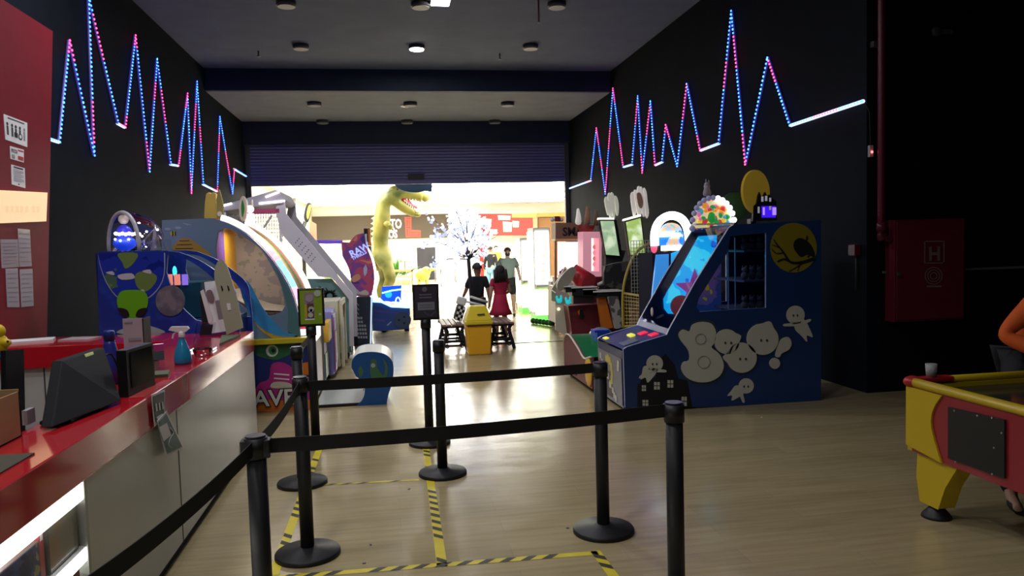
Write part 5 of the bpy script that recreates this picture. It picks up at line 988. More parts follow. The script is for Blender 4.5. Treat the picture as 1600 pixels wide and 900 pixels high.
m = MB(); m.box((P(870, 428, Ys_).x, Ys_+.05, P(870, 448, Ys_).z), (P(910, 428, Ys_).x, Ys_+.4, P(870, 434, Ys_).z), mat('toy_bed', (.6, .5, .5), .6)); m.build('toy_bed', g)
o = thing('yellow_mascot', (P(904, 430, Ys_).x, Ys_-.1, P(904, 440, Ys_).z), 'small yellow and black figure standing in front of the claw machine window', 'figure'); a = P(904, 440, 13.7)
m = MB(); m.lathe([(.05, 0), (.06, .12), (.04, .22)], (a.x, Ys_-.1, a.z), yellow, 12); m.build('body', o); MB().ell((a.x, Ys_-.1, a.z+.27), .05, dgrey, 10, 8).build('head', o); MB().box((a.x-.06, Ys_-.16, a.z-.25), (a.x+.06, Ys_, a.z), cream).build('pedestal', o)
a = P(872, 346, Ys_); o = thing('red_hat_topper', (a.x, Ys_+.1, a.z), 'small dark red topper between two white balls on the wooden claw sign', 'topper'); m = MB(); m.box((a.x-.05, Ys_+.05, a.z), (a.x+.05, Ys_+.15, a.z+.10), rb_); m.build('red_block', o)
for s_ in (-.09, .09): MB().ell((a.x+s_, Ys_+.1, a.z+.035), .04, white, 10, 8).build('white_ball', o)
# pink narrow machine beside
g = thing('pink_gift_machine', (P(925, 400, 13.4).x, 13.5, 0), 'narrow pale pink gift machine with a glowing doorway right of the wooden sign', 'arcade machine'); Yp_ = 13.3
m = MB(); m.fp([(911, 362), (940, 362), (940, 432), (911, 432)], Yp_, .4, pk, [[(924, 372), (936, 372), (936, 424), (924, 424)]]); m.build('frame', g)
m = MB(); m.fp([(923, 371), (937, 371), (937, 425), (923, 425)], Yp_+.38, .02, emi('doorway_glow', (1, .85, .7), 1.3)); m.build('back_light', g)
m = MB(); m.fp([(911, 433), (940, 433), (940, 506), (911, 506)], Yp_+.02, .4, rb_); m.build('base', g, .01)
m = MB(); [m.ell(P(930, 386+i*9, Yp_+.3), .05, (mat('g_pale', (.7, .7, .6), .5), pk)[i % 2], 8, 6) for i in range(4)]; m.build('prizes', g)
m = MB(); m.cyl(P(916, 362, Yp_+.2), P(916, 352, Yp_+.2), .13, mat('basket_red', (.30, .03, .03), .5), rb=.16); a = P(916, 348, Yp_+.2)
o = thing('bunny_basket', (a.x, Yp_+.2, P(916, 362, Yp_+.2).z), 'dark red basket holding white eared and tan figures on the pink machine', 'topper'); m.build('basket', o)
for k, (x, y, h, c) in enumerate(((903, 333, 26, wg2), (917, 330, 28, mat('fig_tan', (.38, .2, .13), .5)), (931, 336, 16, mat('fig_brown', (.16, .1, .07), .6)))):
    a = P(x, 352, Yp_+.15+k*.05); m = MB(); m.skin([a, P(x+1, y+6, Yp_+.15), P(x, y-8, Yp_+.15)], [(0, 1), (1, 2)], [.07, .055, .022], c, 1); m.build('figure', o)
# ---- glowing white claw machines
for k, (x0_, x1_, y0_, Y_) in enumerate(((815, 835, 372, 17.9), (836, 862, 356, 15.9))):
    g = thing('white_prize_cabinet', (P(x0_, 450, Y_).x, Y_+.3, 0), ('overexposed glowing white prize cabinet, the left farther one by the mall opening', 'overexposed glowing white prize cabinet with a green lit foot, the right taller one')[k], 'arcade machine')
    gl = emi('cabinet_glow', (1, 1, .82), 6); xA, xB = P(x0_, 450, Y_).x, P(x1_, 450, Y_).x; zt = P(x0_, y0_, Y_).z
    MB().box((xA, Y_+.05, .1), (xB, Y_+.75, zt), mat('cab_white', (.8, .8, .76), .4)).build('cabinet', g, .01)
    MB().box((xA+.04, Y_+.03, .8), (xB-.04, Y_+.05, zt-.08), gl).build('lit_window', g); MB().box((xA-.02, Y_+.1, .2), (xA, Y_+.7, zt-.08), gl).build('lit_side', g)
    MB().box((xA+.02, Y_-.05, .72), (xB-.02, Y_+.05, .78), mat('cab_white', (.8, .8, .76), .4)).build('shelf', g, .005)
    m = MB(); [m.ell(P((x0_+x1_)/2, 400+q*12, Y_+.02), (.05, .02, .03), mat(('mark_gold', 'mark_grey')[q % 2], ((.9, .85, .5), (.7, .75, .6))[q % 2], .5, emit=(.9, .9, .6), es=.7), 8, 5) for q in range(4)]; m.build('prizes', g)
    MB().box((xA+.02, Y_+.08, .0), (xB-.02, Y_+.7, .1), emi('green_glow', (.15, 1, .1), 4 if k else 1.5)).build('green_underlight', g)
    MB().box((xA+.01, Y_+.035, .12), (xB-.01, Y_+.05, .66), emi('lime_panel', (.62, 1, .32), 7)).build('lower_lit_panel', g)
for i in range(6):
    a = P(833+i*5.5, 499+i*2.0, 15.4-i*.12); MB().ell((a.x, a.y, .06), (.06, .06, .06), mat('garland_green', (.02, .10, .02), .7), 8, 6).build('garland_tuft', label='small dark green tuft on the floor by the white cabinets, %s from the left' % ('first', 'second', 'third', 'fourth', 'fifth', 'sixth')[i], cat='garland', group='green tufts at the foot of the white cabinets')
m = MB(); a = P(868, 470, 14.9); g = thing('floor_dispenser', (P(862, 500, 15).x, 14.9, 0), 'slim pale grey dispenser with green lights right of the white cabinets', 'dispenser')
xA, xB = P(851, 470, 14.9).x, P(863, 470, 14.9).x; xA, xB = P(862, 470, 14.8).x, P(868, 470, 14.8).x
MB().box((xA, 14.8, .08), (xB+.05, 15.1, P(860, 440, 14.8).z), mat('disp_grey', (.4, .42, .38), .4)).build('body', g, .01); MB().cyl((xA+.06, 14.9, 0), (xA+.06, 14.9, .08), .05, black).build('wheel', g)
MB().box((xA+.01, 14.78, .5), (xB, 14.8, .9), dgrey).build('screen', g)
# ---- green topped low machine in front
g = thing('green_hump_machine', (2.4, 8.4, 0), 'low children arcade machine with green humped top and maroon side, left of the ghost machine', 'arcade machine')
xg0 = 2.14; ya, yb = 8.02, 9.35; zt = P(889, 522, 9.35).z
prof = cr([(yb, zt-.10), (yb-.12, zt), (yb-.35, zt+.02), (yb-.75, zt-.08), (ya+.30, zt-.16), (ya, zt-.10)], 4)
def sect(x, mm, m, tk): m.prism([(x, ya, .06), (x, yb, .06)]+[(x, y, z) for y, z in prof], (tk, 0, 0), mm)
m = MB(); sect(xg0, mat('maroon_side', (.17, .05, .06), .45), m, .03); m.build('front_panel', g, .004)
m = MB(); m.tube([(xg0-.005, y, z+.005) for y, z in prof], .012, cream, 6); m.build('edging', g)
m = MB(); n_ = len(prof); m.add([(xg0+.03, y, z) for y, z in prof]+[(xg0+.75, y, z) for y, z in prof], [(i, i+1, n_+i+1, n_+i) for i in range(n_-1)], mat('top_green', (.01, .16, .05), .35)); m.build('green_top', g)
m = MB(); m.box((xg0+.03, ya+.02, .06), (xg0+.75, yb-.02, zt-.2), green); m.box((xg0, yb, .06), (xg0+.5, yb+.015, zt-.1), green); m.build('body', g)
m = MB(); m.ell((xg0+.42, 9.1, zt-.03), (.16, .2, .13), mat('top_green', (.01, .16, .05), .35)); m.build('second_hump', g)
m = MB(); m.ell((xg0-.005, ya+.12, zt-.28), (.015, .15, .17), gold, 16, 8); m.build('mustard_disc', g)
m = MB(); m.ell((xg0-.01, ya+.75, zt-.32), .014, emi('tiny_lamp', (1, .9, .8), 3), 8, 6); m.build('tiny_lamp', g); m = MB(); m.box((xg0-.006, ya+.68, zt-.42), (xg0, ya+.84, zt-.30), black); m.build('coin_slot', g)
for dy in (ya+.1, yb-.1): MB().cyl((xg0+.08, dy, 0), (xg0+.08, dy, .06), .03, black).build('foot', g)
a = P(937, 524, 8.9); o = thing('blue_box', (a.x, 8.9, a.z), 'small blue box with a red tag on top of the green humped machine', 'box')
m = MB(); zb_ = zt-.05; m.box((a.x-.09, 8.8, zb_), (a.x+.10, 8.98, zb_+.15), mat('box_blue', (.02, .06, .45), .35)); m.build('carton', o, .005); MB().box((a.x+.01, 8.79, zb_+.02), (a.x+.07, 8.80, zb_+.08), mat('tag_red', (.8, .1, .1), .4)).build('red_tag', o); MB().box((a.x-.09, 8.79, zb_+.0), (a.x-.06, 8.80, zb_+.12), mat('stripe_pale', (.2, .35, .8), .4)).build('pale_stripe', o)
# ================================================================== RED PANEL AND COUNTER (left foreground)
XP = -3.2
g = thing('red_partition', (XP-.05, 6.8, 0), 'tall glossy red partition with notices standing behind the counter, far left', 'partition')
pr_ = [PX(62, 525, XP), PX(82, 42, XP)]
MB().prism([(XP, 5.2, 0), (XP, pr_[0].y-.03, 0), (XP, pr_[1].y, 3.9), (XP, 5.2, 3.9)], (-.1, 0, 0), mat('partition_red', (.17, .004, .016), .5, spec=.12, noise=.06)).build('panel', g)
def notice(q, lab, mm, draw=None, off=.004):
    a = [PX(x, y, XP) for x, y in q]; o = thing('wall_notice', a[0], lab, 'notice'); MB().prism([Vector((XP+off, p.y, p.z)) for p in a], (-off, 0, 0), mm).build('sheet', o)
    if draw:
        m = MB(); draw(m, lambda u, v: (lambda p, q_: p.lerp(q_, v))(a[0].lerp(a[1], u), a[3].lerp(a[2], u))+Vector((off+.001, 0, 0))); m.build('print', o)
ink = mat('ink_black', (.02, .02, .025), .6); redink = mat('ink_red', (.45, .03, .03), .6); gink = mat('ink_grey', (.25, .25, .28), .6)
def rect(m, F, u0, v0, u1, v1, mm): m.prism([F(u0, v0), F(u1, v0), F(u1, v1), F(u0, v1)], (.001, 0, 0), mm)
def d1(m, F):
    rect(m, F, .15, .07, .85, .11, ink)
    for i, u in enumerate((.08, .28, .44, .62, .82)):
        rect(m, F, u, .42, u+.07, .78, (ink, ink, ink, ink, gink)[i]); m.prism([F(u+.035+.04*math.cos(t), .34+.07*math.sin(t)) for t in [k*.63 for k in range(10)]], (.001, 0, 0), (ink, ink, ink, ink, gink)[i])
        if i == 2: rect(m, F, u-.04, .58, u+.11, .76, ink)
        if i == 3: m.prism([F(u+.05+.09*math.cos(t), .68+.13*math.sin(t)) for t in [k*.52 for k in range(12)]], (.0012, 0, 0), ink); m.prism([F(u+.05+.055*math.cos(t), .68+.08*math.sin(t)) for t in [k*.52 for k in range(12)]], (.0016, 0, 0), paper)
def d2(m, F):
    yd = Vector((0, 0, 1)); xd = (F(1, .5)-F(0, .5)); s_ = (F(0, 0)-F(0, 1)).length*.42
    m.text('PROCON', F(.06, .46), xd, yd, s_, ink, .001, sx=.55, bold=.02); m.text('151', F(.06, .92), xd, yd, s_, ink, .001, sx=.9, bold=.03); rect(m, F, .55, .6, .95, .9, redink); rect(m, F, .55, .12, .95, .22, redink)
def d3(m, F):
    rect(m, F, .15, .05, .85, .12, ink)
    for i in range(9): rect(m, F, .12, .2+i*.07, .88-(.2 if i % 3 == 2 else 0), .22+i*.07, gink)
    m.prism([F(.5+.06*math.cos(k), .9+.03*math.sin(k)) for k in range(6)], (.001, 0, 0), ink)
def d4(m, F):
    for i in range(7): rect(m, F, .1, .12+i*.12, .9-(.2 if i % 3 == 2 else 0), .14+i*.12, gink)
notice([(5, 178), (42, 192), (42, 230), (8, 218)], 'white priority service notice with five pictograms, topmost on the red partition', paper, d1)
notice([(15, 228), (36.5, 234), (36.5, 254), (16, 248)], 'small white notice reading PROCON 151 below the pictogram sign', paper, d2)
notice([(17, 257), (38, 263), (39, 294), (18, 288)], 'small white typed notice below the PROCON sign', paper, d3)
notice([(0, 374), (27, 374), (29, 417), (2, 419)], 'clear pocketed sheet on the red partition, upper left of four', mat('sleeve_grey', (.35, .30, .33), .2, coat=.5), d4)
notice([(27, 357), (46, 359), (49, 416), (30, 417)], 'clear pocketed sheet on the red partition, upper right of four', mat('sleeve_grey', (.35, .30, .33), .2, coat=.5), d4)
notice([(8, 420), (27, 419), (30, 480), (11, 480)], 'grey sheet on the red partition, lower left of four', mat('sheet_grey', (.33, .31, .36), .4), d4)
notice([(30, 421), (50, 420), (52, 478), (33, 480)], 'grey sheet on the red partition, lower right of four', mat('sheet_grey', (.33, .31, .36), .4), d4)
a = [PX(x, y, XP) for x, y in ((-30, 296), (69, 301), (67, 346), (-30, 350))]; o = thing('reflection_band', (XP, 7.2, a[2].z), 'glowing cream band with faint marks, imitating a reflection on the red partition', 'banner')  # reflection in the glossy partition, painted as a glowing cream sheet
MB().prism([Vector((XP+.03, p.y, p.z)) for p in a], (-.03, 0, 0), mat('cream_reflection', (.75, .58, .35), .5, emit=(1, .72, .38), es=.55)).build('reflection_sheet', o)
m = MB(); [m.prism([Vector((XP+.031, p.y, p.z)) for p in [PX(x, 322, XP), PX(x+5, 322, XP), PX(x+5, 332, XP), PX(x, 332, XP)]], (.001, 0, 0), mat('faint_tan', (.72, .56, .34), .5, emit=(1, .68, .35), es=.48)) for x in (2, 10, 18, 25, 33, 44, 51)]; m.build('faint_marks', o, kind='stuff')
# ---- counter
XC = -1.215; ZT, ZF = .985, .815; YN0, YN1 = .6, 3.165; YCE = 6.9
g = thing('reception_counter', (XC-.3, 4, 0), 'L shaped reception counter with glossy red top and pale front, left foreground', 'counter')
front = mat('counter_front_white', (.42, .44, .40), .3, noise=.05, nscale=2)
m = MB(); m.box((XC-.62, 4.7, ZF), (XC, YCE, ZT), red); m.box((XC-.30, .3, ZF), (XC, 4.7, ZT), red); m.build('top', g, .006)
m = MB(); m.box((-3.55, 6.42, ZF), (XC-.62, 7.1, ZT), red); m.build('far_top', g, .006)
m = MB(); m.box((XC-.04, YN1, .06), (XC-.006, 4.44, ZF), front); m.box((XC-.04, 4.45, .06), (XC-.006, 6.88, ZF), front); m.build('front_panel', g, .002)
MB().box((XC-.05, .3, 0), (XC-.03, 6.88, .06), blackm).build('kick_board', g)
MB().box((XC-.02, 4.44, .06), (XC-.004, 4.45, ZF), dgrey).build('panel_joint', g)
MB().box((-3.55, 6.46, .0), (XC-.04, 6.5, ZF), mat('inner_white', (.5, .5, .48), .4)).build('inner_panel', g)
MB().box((XC-.6, 6.84, .0), (XC-.01, 6.88, ZF), front).build('end_panel', g)
MB().box((-2.75, 6.452, .05), (-2.742, 6.46, ZF), dgrey).build('panel_joint', g)
MB().box((-2.1, .3, .70), (XC-.3, 4.7, .74), mat('desk_grey', (.1, .1, .1), .5)).build('lower_desk', g)
# lit display niche
nw = mat('niche_white', (.8, .8, .78), .5); m = MB(); m.box((XC-.36, .3, .06), (XC-.34, YN1, ZF), nw); m.box((XC-.34, .3, .06), (XC-.01, YN1, .10), nw); m.box((XC-.34, .3, .535), (XC-.01, YN1, .555), nw); m.build('display_niche', g)
MB().box((XC-.04, YN1-.025, .06), (XC-.004, YN1, ZF), mat('alu_frame', (.3, .31, .28), .35, metal=.5)).build('niche_frame', g)
for z in (ZF-.035, .50):
    m = MB(); m.tube([(XC-.30, .5, z), (XC-.30, YN1-.04, z)], .016, emi('niche_tube', (1, 1, .95), 22), 8); m.build('tube_lamp', g)
m = MB(); m.box((XC-.03, .4, .745), (XC-.006, YN1-.03, ZF-.003), emi('niche_panel', (1, 1, .96), 3.0)); m.box((XC-.03, .4, .500), (XC-.006, YN1-.03, .553), emi('niche_panel', (1, 1, .96), 3.0)); m.build('light_panel', g)
arts = [ramp_mat('box_art_a', [(0, (.01, .02, .08)), (.45, (.03, .05, .16)), (.56, (.22, .20, .05)), (.66, (.06, .09, .10))], scale=9, detail=4, rough=.25, coat=.3), ramp_mat('box_art_b', [(0, (.10, .11, .09)), (.5, (.14, .14, .11)), (.6, (.20, .12, .07))], scale=6, detail=5, rough=.2, const=False, coat=.3), ramp_mat('box_art_c', [(0, (.02, .07, .12)), (.5, (.12, .13, .04)), (.62, (.04, .05, .22))], scale=8, detail=4, rough=.25, coat=.3)]
for k, (y0, y1, z0, h, art, lab) in enumerate(((2.87, 3.12, .556, .175, 1, 'grey green boxed prize at the far end of the lit counter niche'), (2.50, 2.80, .556, .155, 0, 'dark blue and yellow boxed prize beside the red box spine in the lit niche'), (2.15, 2.48, .556, .165, 2, 'blue boxed prize nearest the left edge in the lit niche'), (2.82, 3.10, .101, .35, 1, 'large grey box in the lower lit niche'))):
    o = thing('prize_box', (XC-.15, (y0+y1)/2, z0), lab, 'box', 'boxed prizes in the lit counter niche'); MB().box((XC-.20, y0, z0), (XC-.03, y1, z0+h), mat('box_grey', (.12, .13, .12), .4)).build('carton', o, .002); MB().box((XC-.03, y0+.004, z0+.004), (XC-.028, y1-.004, z0+h-.004), arts[art]).build('cover_art', o)
o = thing('red_spined_box', (XC-.1, 2.835, .556), 'narrow box with a red spine between the two display boxes', 'box'); MB().box((XC-.20, 2.815, .556), (XC-.035, 2.85, .735), mat('spine_red', (.45, .10, .10), .4)).build('carton', o); MB().box((XC-.035, 2.823, .70), (XC-.034, 2.842, .725), paper).build('label', o)
# ---- things on the counter
def flat(name, lab, cat, x, y, sx, sy, h, mm, rz=0., z=ZT):
    R_ = Matrix.Rotation(rz, 3, 'Z'); return MB().cbox((x, y, z+h/2), (sx, sy, h), mm, R_).build(name, label=lab, cat=cat)
# cardboard tray
o = thing('cardboard_box', (-1.62, 2.95, ZT), 'open cardboard box with a yellow item inside on the counter ledge, left edge', 'box'); xa_, xb_, ya_, yb_, h = -1.86, -1.475, 2.55, 3.24, .19
m = MB(); m.box((xa_, ya_, ZT), (xb_, yb_, ZT+.006), card); m.box((xa_, ya_, ZT), (xa_+.006, yb_, ZT+h), card); m.box((xb_-.006, ya_, ZT), (xb_, yb_, ZT+h*.95), card); m.box((xa_, yb_-.006, ZT), (xb_, yb_, ZT+h), card); m.box((xa_, ya_, ZT), (xb_, ya_+.006, ZT+h), card); m.build('tray', o)
m = MB(); m.cbox((xb_-.12, 3.0, ZT+h-.01), (.20, .16, .004), card, Matrix.Rotation(.5, 3, 'Y')); m.build('flap', o)
o2 = thing('yellow_packet', (-1.58, 3.05, ZT+.01), 'crumpled yellow packet inside the cardboard box', 'packet'); m = MB(); m.ell((-1.56, 3.04, ZT+.08), (.05, .06, .07), mat('packet_yellow', (.55, .5, .03), .5), 8, 6); m.build('packet', o2); MB().ell((-1.52, 3.1, ZT+.06), (.04, .05, .05), dgrey, 8, 6).build('dark_contents', o2)
flat('ledge_mat', 'flat dark olive mat on the red counter ledge, bottom left', 'mat', -1.36, 2.78, .13, .30, .006, mat('mat_olive', (.06, .05, .03), .7))
m = MB(); m.cbox((-1.62, 3.50, 1.02), (.02, .16, .56), blackm, Matrix.Rotation(-.1, 3, 'X')); o = m.build('office_chair', label='black chair back edge behind the cardboard box', cat='chair back'); 
# monitor seen from behind
A_ = PX(98, 564, -1.47); B_ = PX(163, 543, -1.47)
o = thing('cash_monitor', (-1.42, 3.65, ZT), 'black computer monitor seen from behind with a yellow green sticker on top', 'monitor')
C1, C2 = PZ(190, 626, ZT+.015), PZ(82, 668, ZT+.015); m = MB(); m.add([A_, B_, C1, C2]+[p+Vector((-.05, .01, 0)) for p in (A_, B_, C1, C2)], [(0, 1, 2, 3), (7, 6, 5, 4), (0, 4, 5, 1), (1, 5, 6, 2), (2, 6, 7, 3), (3, 7, 4, 0)], blackm); m.build('screen_housing', o, .006)
m = MB(); m.box((-1.49, 3.42, ZT), (-1.36, 3.90, ZT+.02), blackm); m.build('base', o, .01)
st_ = [A_.lerp(B_, .46), A_.lerp(B_, .66)]; dn = Vector((.02, 0, -.10)); m = MB(); m.prism([st_[0]+Vector((.004, 0, 0)), st_[1]+Vector((.004, 0, 0)), st_[1]+dn, st_[0]+dn+Vector((0, .01, 0))], (.004, 0, 0), mat('sticker_lime', (.55, .62, .18), .4, emit=(.4, .5, .1), es=.15)); m.build('sticker', o)
m = MB(); m.tube([A_.lerp(B_, .3)+Vector((.008, 0, -.05)), A_.lerp(B_, .95)+Vector((.008, 0, -.03))], .003, dgrey, 5); m.build('vent_line', o)
m = MB(); m.box((-1.52, 3.35, ZT+.02), (-1.50, 3.42, ZT+.08), greyp); m.build('plug', o)
# blue bottle
o = thing('blue_bottle', (-1.54, 4.42, ZT), 'tall dark blue plastic bottle behind the black monitor', 'bottle'); bp_ = mat('bottle_navy', (.03, .035, .25), .3)
MB().lathe([(.055, 0), (.052, .10), (.042, .17), (.030, .22), (.026, .24)], (-1.54, 4.42, ZT), bp_, 18).build('body', o); MB().lathe([(.028, .24), (.028, .29), (.022, .295)], (-1.54, 4.42, ZT), mat('cap_navy', (.02, .03, .18), .3), 18).build('cap', o)
# payment display
o = thing('customer_display', (-1.33, 4.1, ZT), 'small black customer display screen on the counter in front of the sign holder', 'display'); A_ = PZ(201, 621, ZT); B_ = PZ(243, 603, ZT)
m = MB(); h = .235; d_ = Vector((B_.x-A_.x, B_.y-A_.y, 0)); m.prism([A_, B_, B_+Vector((0, 0, h)), A_+Vector((0, 0, h))], (-.05, .012, 0), black); m.build('housing', o, .004)
m = MB(); e = Vector((.003, -.001, 0)); m.prism([A_.lerp(B_, .12)+e+Vector((0, 0, .04)), A_.lerp(B_, .92)+e+Vector((0, 0, .04)), A_.lerp(B_, .92)+e+Vector((0, 0, h-.015)), A_.lerp(B_, .12)+e+Vector((0, 0, h-.015))], (.001, 0, 0), mat('screen_dark', (.015, .018, .022), .08)); m.build('screen', o)
m = MB(); m.tube(cr([(-1.45, 4.1, ZT+.05), (-1.47, 4.05, ZT+.15), (-1.43, 4.12, ZT+.2), (-1.40, 4.18, ZT+.03)], 5), .005, black, 6); m.build('cable', o)
m = MB(); A_ = PZ(200, 634, ZT); m.prism([(-1.225, 3.93, ZT), (-1.225, 4.42, ZT), (-1.27, 4.42, ZT), (-1.30, 3.93, ZT)], (0, 0, .006), mat('rose_strip', (.5, .06, .05), .2)); m.build('counter_strip', label='thin glossy rose strip lying along the counter edge below the display', cat='strip')
# acrylic sign holder
A_ = P(199, 560, 5.5); B_ = P(229, 560, 5.5); T_ = P(199, 497, 5.5)
o = thing('sign_holder', (A_.x, 5.5, ZT), 'upright sign holder with a pinkish grey printed sheet on the red counter', 'sign holder'); xq = A_.x; wq = B_.x-A_.x
m = MB(); m.box((xq, 5.45, ZT), (xq+wq, 5.46, T_.z), mat('sheet_lilac', (.40, .33, .37), .4)); 
m.build('sheet', o); m = MB(); m.box((xq+.03, 5.446, ZT+.12), (xq+wq-.01, 5.449, ZT+.14), gink); m.box((xq+.01, 5.446, T_.z-.03), (xq+wq*.5, 5.449, T_.z-.02), gink); m.box((xq+.05, 5.446, ZT+.05), (xq+wq-.03, 5.449, ZT+.09), mat('pinkish_ink', (.5, .2, .35), .5)); m.build('print', o)
m = MB(); m.box((xq+wq, 5.45, ZT), (xq+wq+.008, 5.60, T_.z-.003), black); m.box((xq, 5.45, ZT), (xq+wq, 5.62, ZT+.006), black); m.box((xq, 5.461, ZT), (xq+wq, 5.467, T_.z), black); m.build('holder', o)
# second: black bracket thing behind display
flat('black_box', 'small black box on the red counter left of the sign holder', 'box', -1.72, 4.85, .14, .12, .05, blackm)
# spray bottle
o = thing('spray_bottle', (-1.315, 5.05, ZT), 'blue spray bottle with a white trigger head on the red counter', 'spray bottle'); sx_, sy_ = -1.33, 5.05; bb_ = mat('spray_blue', (.02, .22, .42), .25, coat=.3)
MB().lathe([(.050, 0), (.054, .02), (.052, .05), (.044, .09), (.026, .14), (.017, .165), (.016, .175)], (sx_, sy_, ZT), bb_, 22).build('bottle', o); m = MB(); m.lathe([(.020, .172), (.020, .20), (.014, .212)], (sx_, sy_, ZT), white, 16)
m.prism([(sx_-.075, sy_-.012, ZT+.222), (sx_-.02, sy_-.012, ZT+.205), (sx_+.025, sy_-.012, ZT+.205), (sx_+.05, sy_-.012, ZT+.225), (sx_+.04, sy_-.012, ZT+.24), (sx_-.06, sy_-.012, ZT+.243)], (0, .024, 0), white); m.tube([(sx_-.025, sy_, ZT+.215), (sx_-.05, sy_, ZT+.19), (sx_-.055, sy_, ZT+.165)], .007, white, 6); m.build('trigger_head', o, .003)
# card holders / leaflets
def leaning(name, lab, x, y, w_, h_, rz, tilt_, mm, back=None, z=ZT):
    R_ = Matrix.Rotation(rz, 3, 'Z')@Matrix.Rotation(tilt_, 3, 'X'); o = thing(name, (x, y, z), lab, 'leaflet'); c_ = Vector((x, y, z))+R_@Vector((0, 0, h_/2)); MB().cbox(c_, (w_, .004, h_), mm, R_).build('card', o); return o, R_, c_
o, R_, c_ = leaning('acrylic_card_stand', 'tilted clear card stand with dark and green leaflets left of the spray bottle', -1.44, 4.85, .11, .17, .3, -.5, clear); MB().cbox(c_+R_@Vector((.01, .006, .01)), (.09, .003, .06), black, R_).build('dark_leaflet', o); MB().cbox(c_+R_@Vector((-.02, .012, -.03)), (.08, .003, .10), mat('leaf_mix', (.25, .08, .05), .5), R_).build('red_leaflet', o)
flat('card_stack', 'flat stack of dark green cards on the counter below the card stand', 'cards', -1.36, 4.62, .12, .16, .018, mat('dark_green_card', (.07, .10, .05), .6), .2)
flat('green_sponge', 'small green pad behind the card stand on the counter', 'pad', -1.56, 5.1, .12, .07, .04, green, .3)
o, R_, c_ = leaning('clear_leaflet_rack', 'clear acrylic leaflet rack right of the spray bottle, holding a dark card', -1.38, 5.75, .16, .20, -.4, -.35, clear); MB().cbox(c_+R_@Vector((.0, .01, .05)), (.10, .003, .08), mat('rack_dark', (.05, .02, .03), .5), R_).build('dark_card', o); MB().cbox((-1.36, 5.70, ZT+.01), (.16, .12, .01), clear).build('foot', o)
m = MB(); m.lathe([(.05, 0), (.065, .05), (.066, .055), (.05, .05)], (-1.28, 5.35, ZT), clear, 20); m.build('clear_dish', label='small clear dish at the counter edge right of the spray bottle', cat='dish')
m = MB(); m.prism([(-1.29, 5.9, ZT), (-1.25, 6.5, ZT), (-1.40, 6.5, ZT)], (0, 0, .02), mat('dark_green_card', (.07, .10, .05), .6)); m.build('flat_board', label='flat dark green board on the counter near its far end', cat='board')
# poster easel and tall cut-out
YV = 6.72
o = thing('white_poster_stand', (P(330, 520, YV).x, YV, ZT), 'leaning white poster with a dark round figure on the far end of the counter', 'poster stand')
m = MB(); m.prism([P(319, 441, YV), P(342, 438, YV), P(357, 517, YV-.05), P(330, 521, YV-.05)], (0, .01, 0), paper); m.build('sheet', o); m = MB(); e = -.004
m.prism([P(x, y, YV-.03) for x, y in cr([(322, 456), (330, 453), (334, 463), (333, 472), (325, 470)], 3, True)], (0, -.003, 0), mat('mauve_print', (.22, .15, .17), .5)); m.prism([P(x, y, YV-.035) for x, y in ((336, 470), (346, 468), (352, 505), (343, 507))], (0, -.003, 0), gink); m.build('print', o)
MB().prism([P(312, 462, YV), P(318, 458, YV), P(329, 505, YV-.03), P(316, 508, YV-.03)], (0, .012, 0), black).build('black_backing', o)
m = MB(); m.prism([P(x, y, YV-.04) for x, y in ((313, 455), (318, 452), (333, 498), (330, 507), (326, 505))], (0, -.004, 0), paper); m.build('white_strip', o)
a = P(325, 520, YV-.1); MB().box((a.x-.06, YV-.12, ZT), (a.x+.14, YV+.02, ZT+.012), clear).build('foot', o)
YW = 6.62; o = thing('tall_board_cutout', (P(358, 520, YW).x, YW, ZT), 'tall pale pointed board with two dark marks leaning at the counter far end', 'cut-out'); pale = mat('board_pale', (.36, .38, .27), .45)
m = MB(); m.prism([P(x, y, YW) for x, y in cr([(341, 407), (336, 418), (335, 435), (341, 460), (347, 490), (354, 523)], 3)+[(380, 512)]+cr([(379, 508), (372, 475), (364, 445), (354, 415), (346, 406)], 3)], (0, .02, 0), pale, side=black); m.build('board', o)
m = MB(); [m.prism([P(x+a, y+b, YW) for a, b in ((0, 0), (2, 1), (4, 7), (2, 9), (1, 5))], (0, -.004, 0), black) for x, y in ((345, 446), (355, 446))]; m.prism([P(x, y, YW) for x, y in ((354, 474), (360, 474), (361, 484), (356, 485))], (0, -.004, 0), paper); m.build('dark_marks', o)
# far counter: papers, yellow toy
m = MB(); m.cbox((-3.0, 6.85, ZT+.008), (.34, .22, .016), paper, Matrix.Rotation(.3, 3, 'Z')); m.build('paper_stack', label='loose white papers on the far red counter beside the partition', cat='papers')
flat('clear_folder', 'pale plastic folder under the loose papers on the far counter', 'folder', -2.62, 6.86, .26, .2, .01, mat('folder_pale', (.5, .42, .45), .3), -.2)
a = PZ(5, 562, ZT); o = thing('yellow_toy', (-3.08, 6.5, ZT), 'small yellow toy animal with blue feet on the far counter, left edge', 'toy'); tx, ty = a.x-.03, a.y; ty_ = mat('toy_yellow', (.65, .45, .01), .35)
o.location = Vector((tx, ty, ZT)); m = MB(); m.ell((tx, ty, ZT+.11), (.07, .06, .08), ty_); m.ell((tx+.0, ty-.01, ZT+.20), (.06, .055, .055), ty_); m.ell((tx+.055, ty-.02, ZT+.12), (.045, .03, .03), ty_); m.ell((tx-.03, ty, ZT+.27), (.015, .015, .045), ty_, 8, 6); m.build('body', o)
MB().ell((tx, ty-.01, ZT+.025), (.075, .07, .028), mat('toy_blue', (.01, .04, .25), .4)).build('feet', o); MB().ell((tx+.085, ty-.04, ZT+.13), .008, black, 8, 6).build('eye', o)
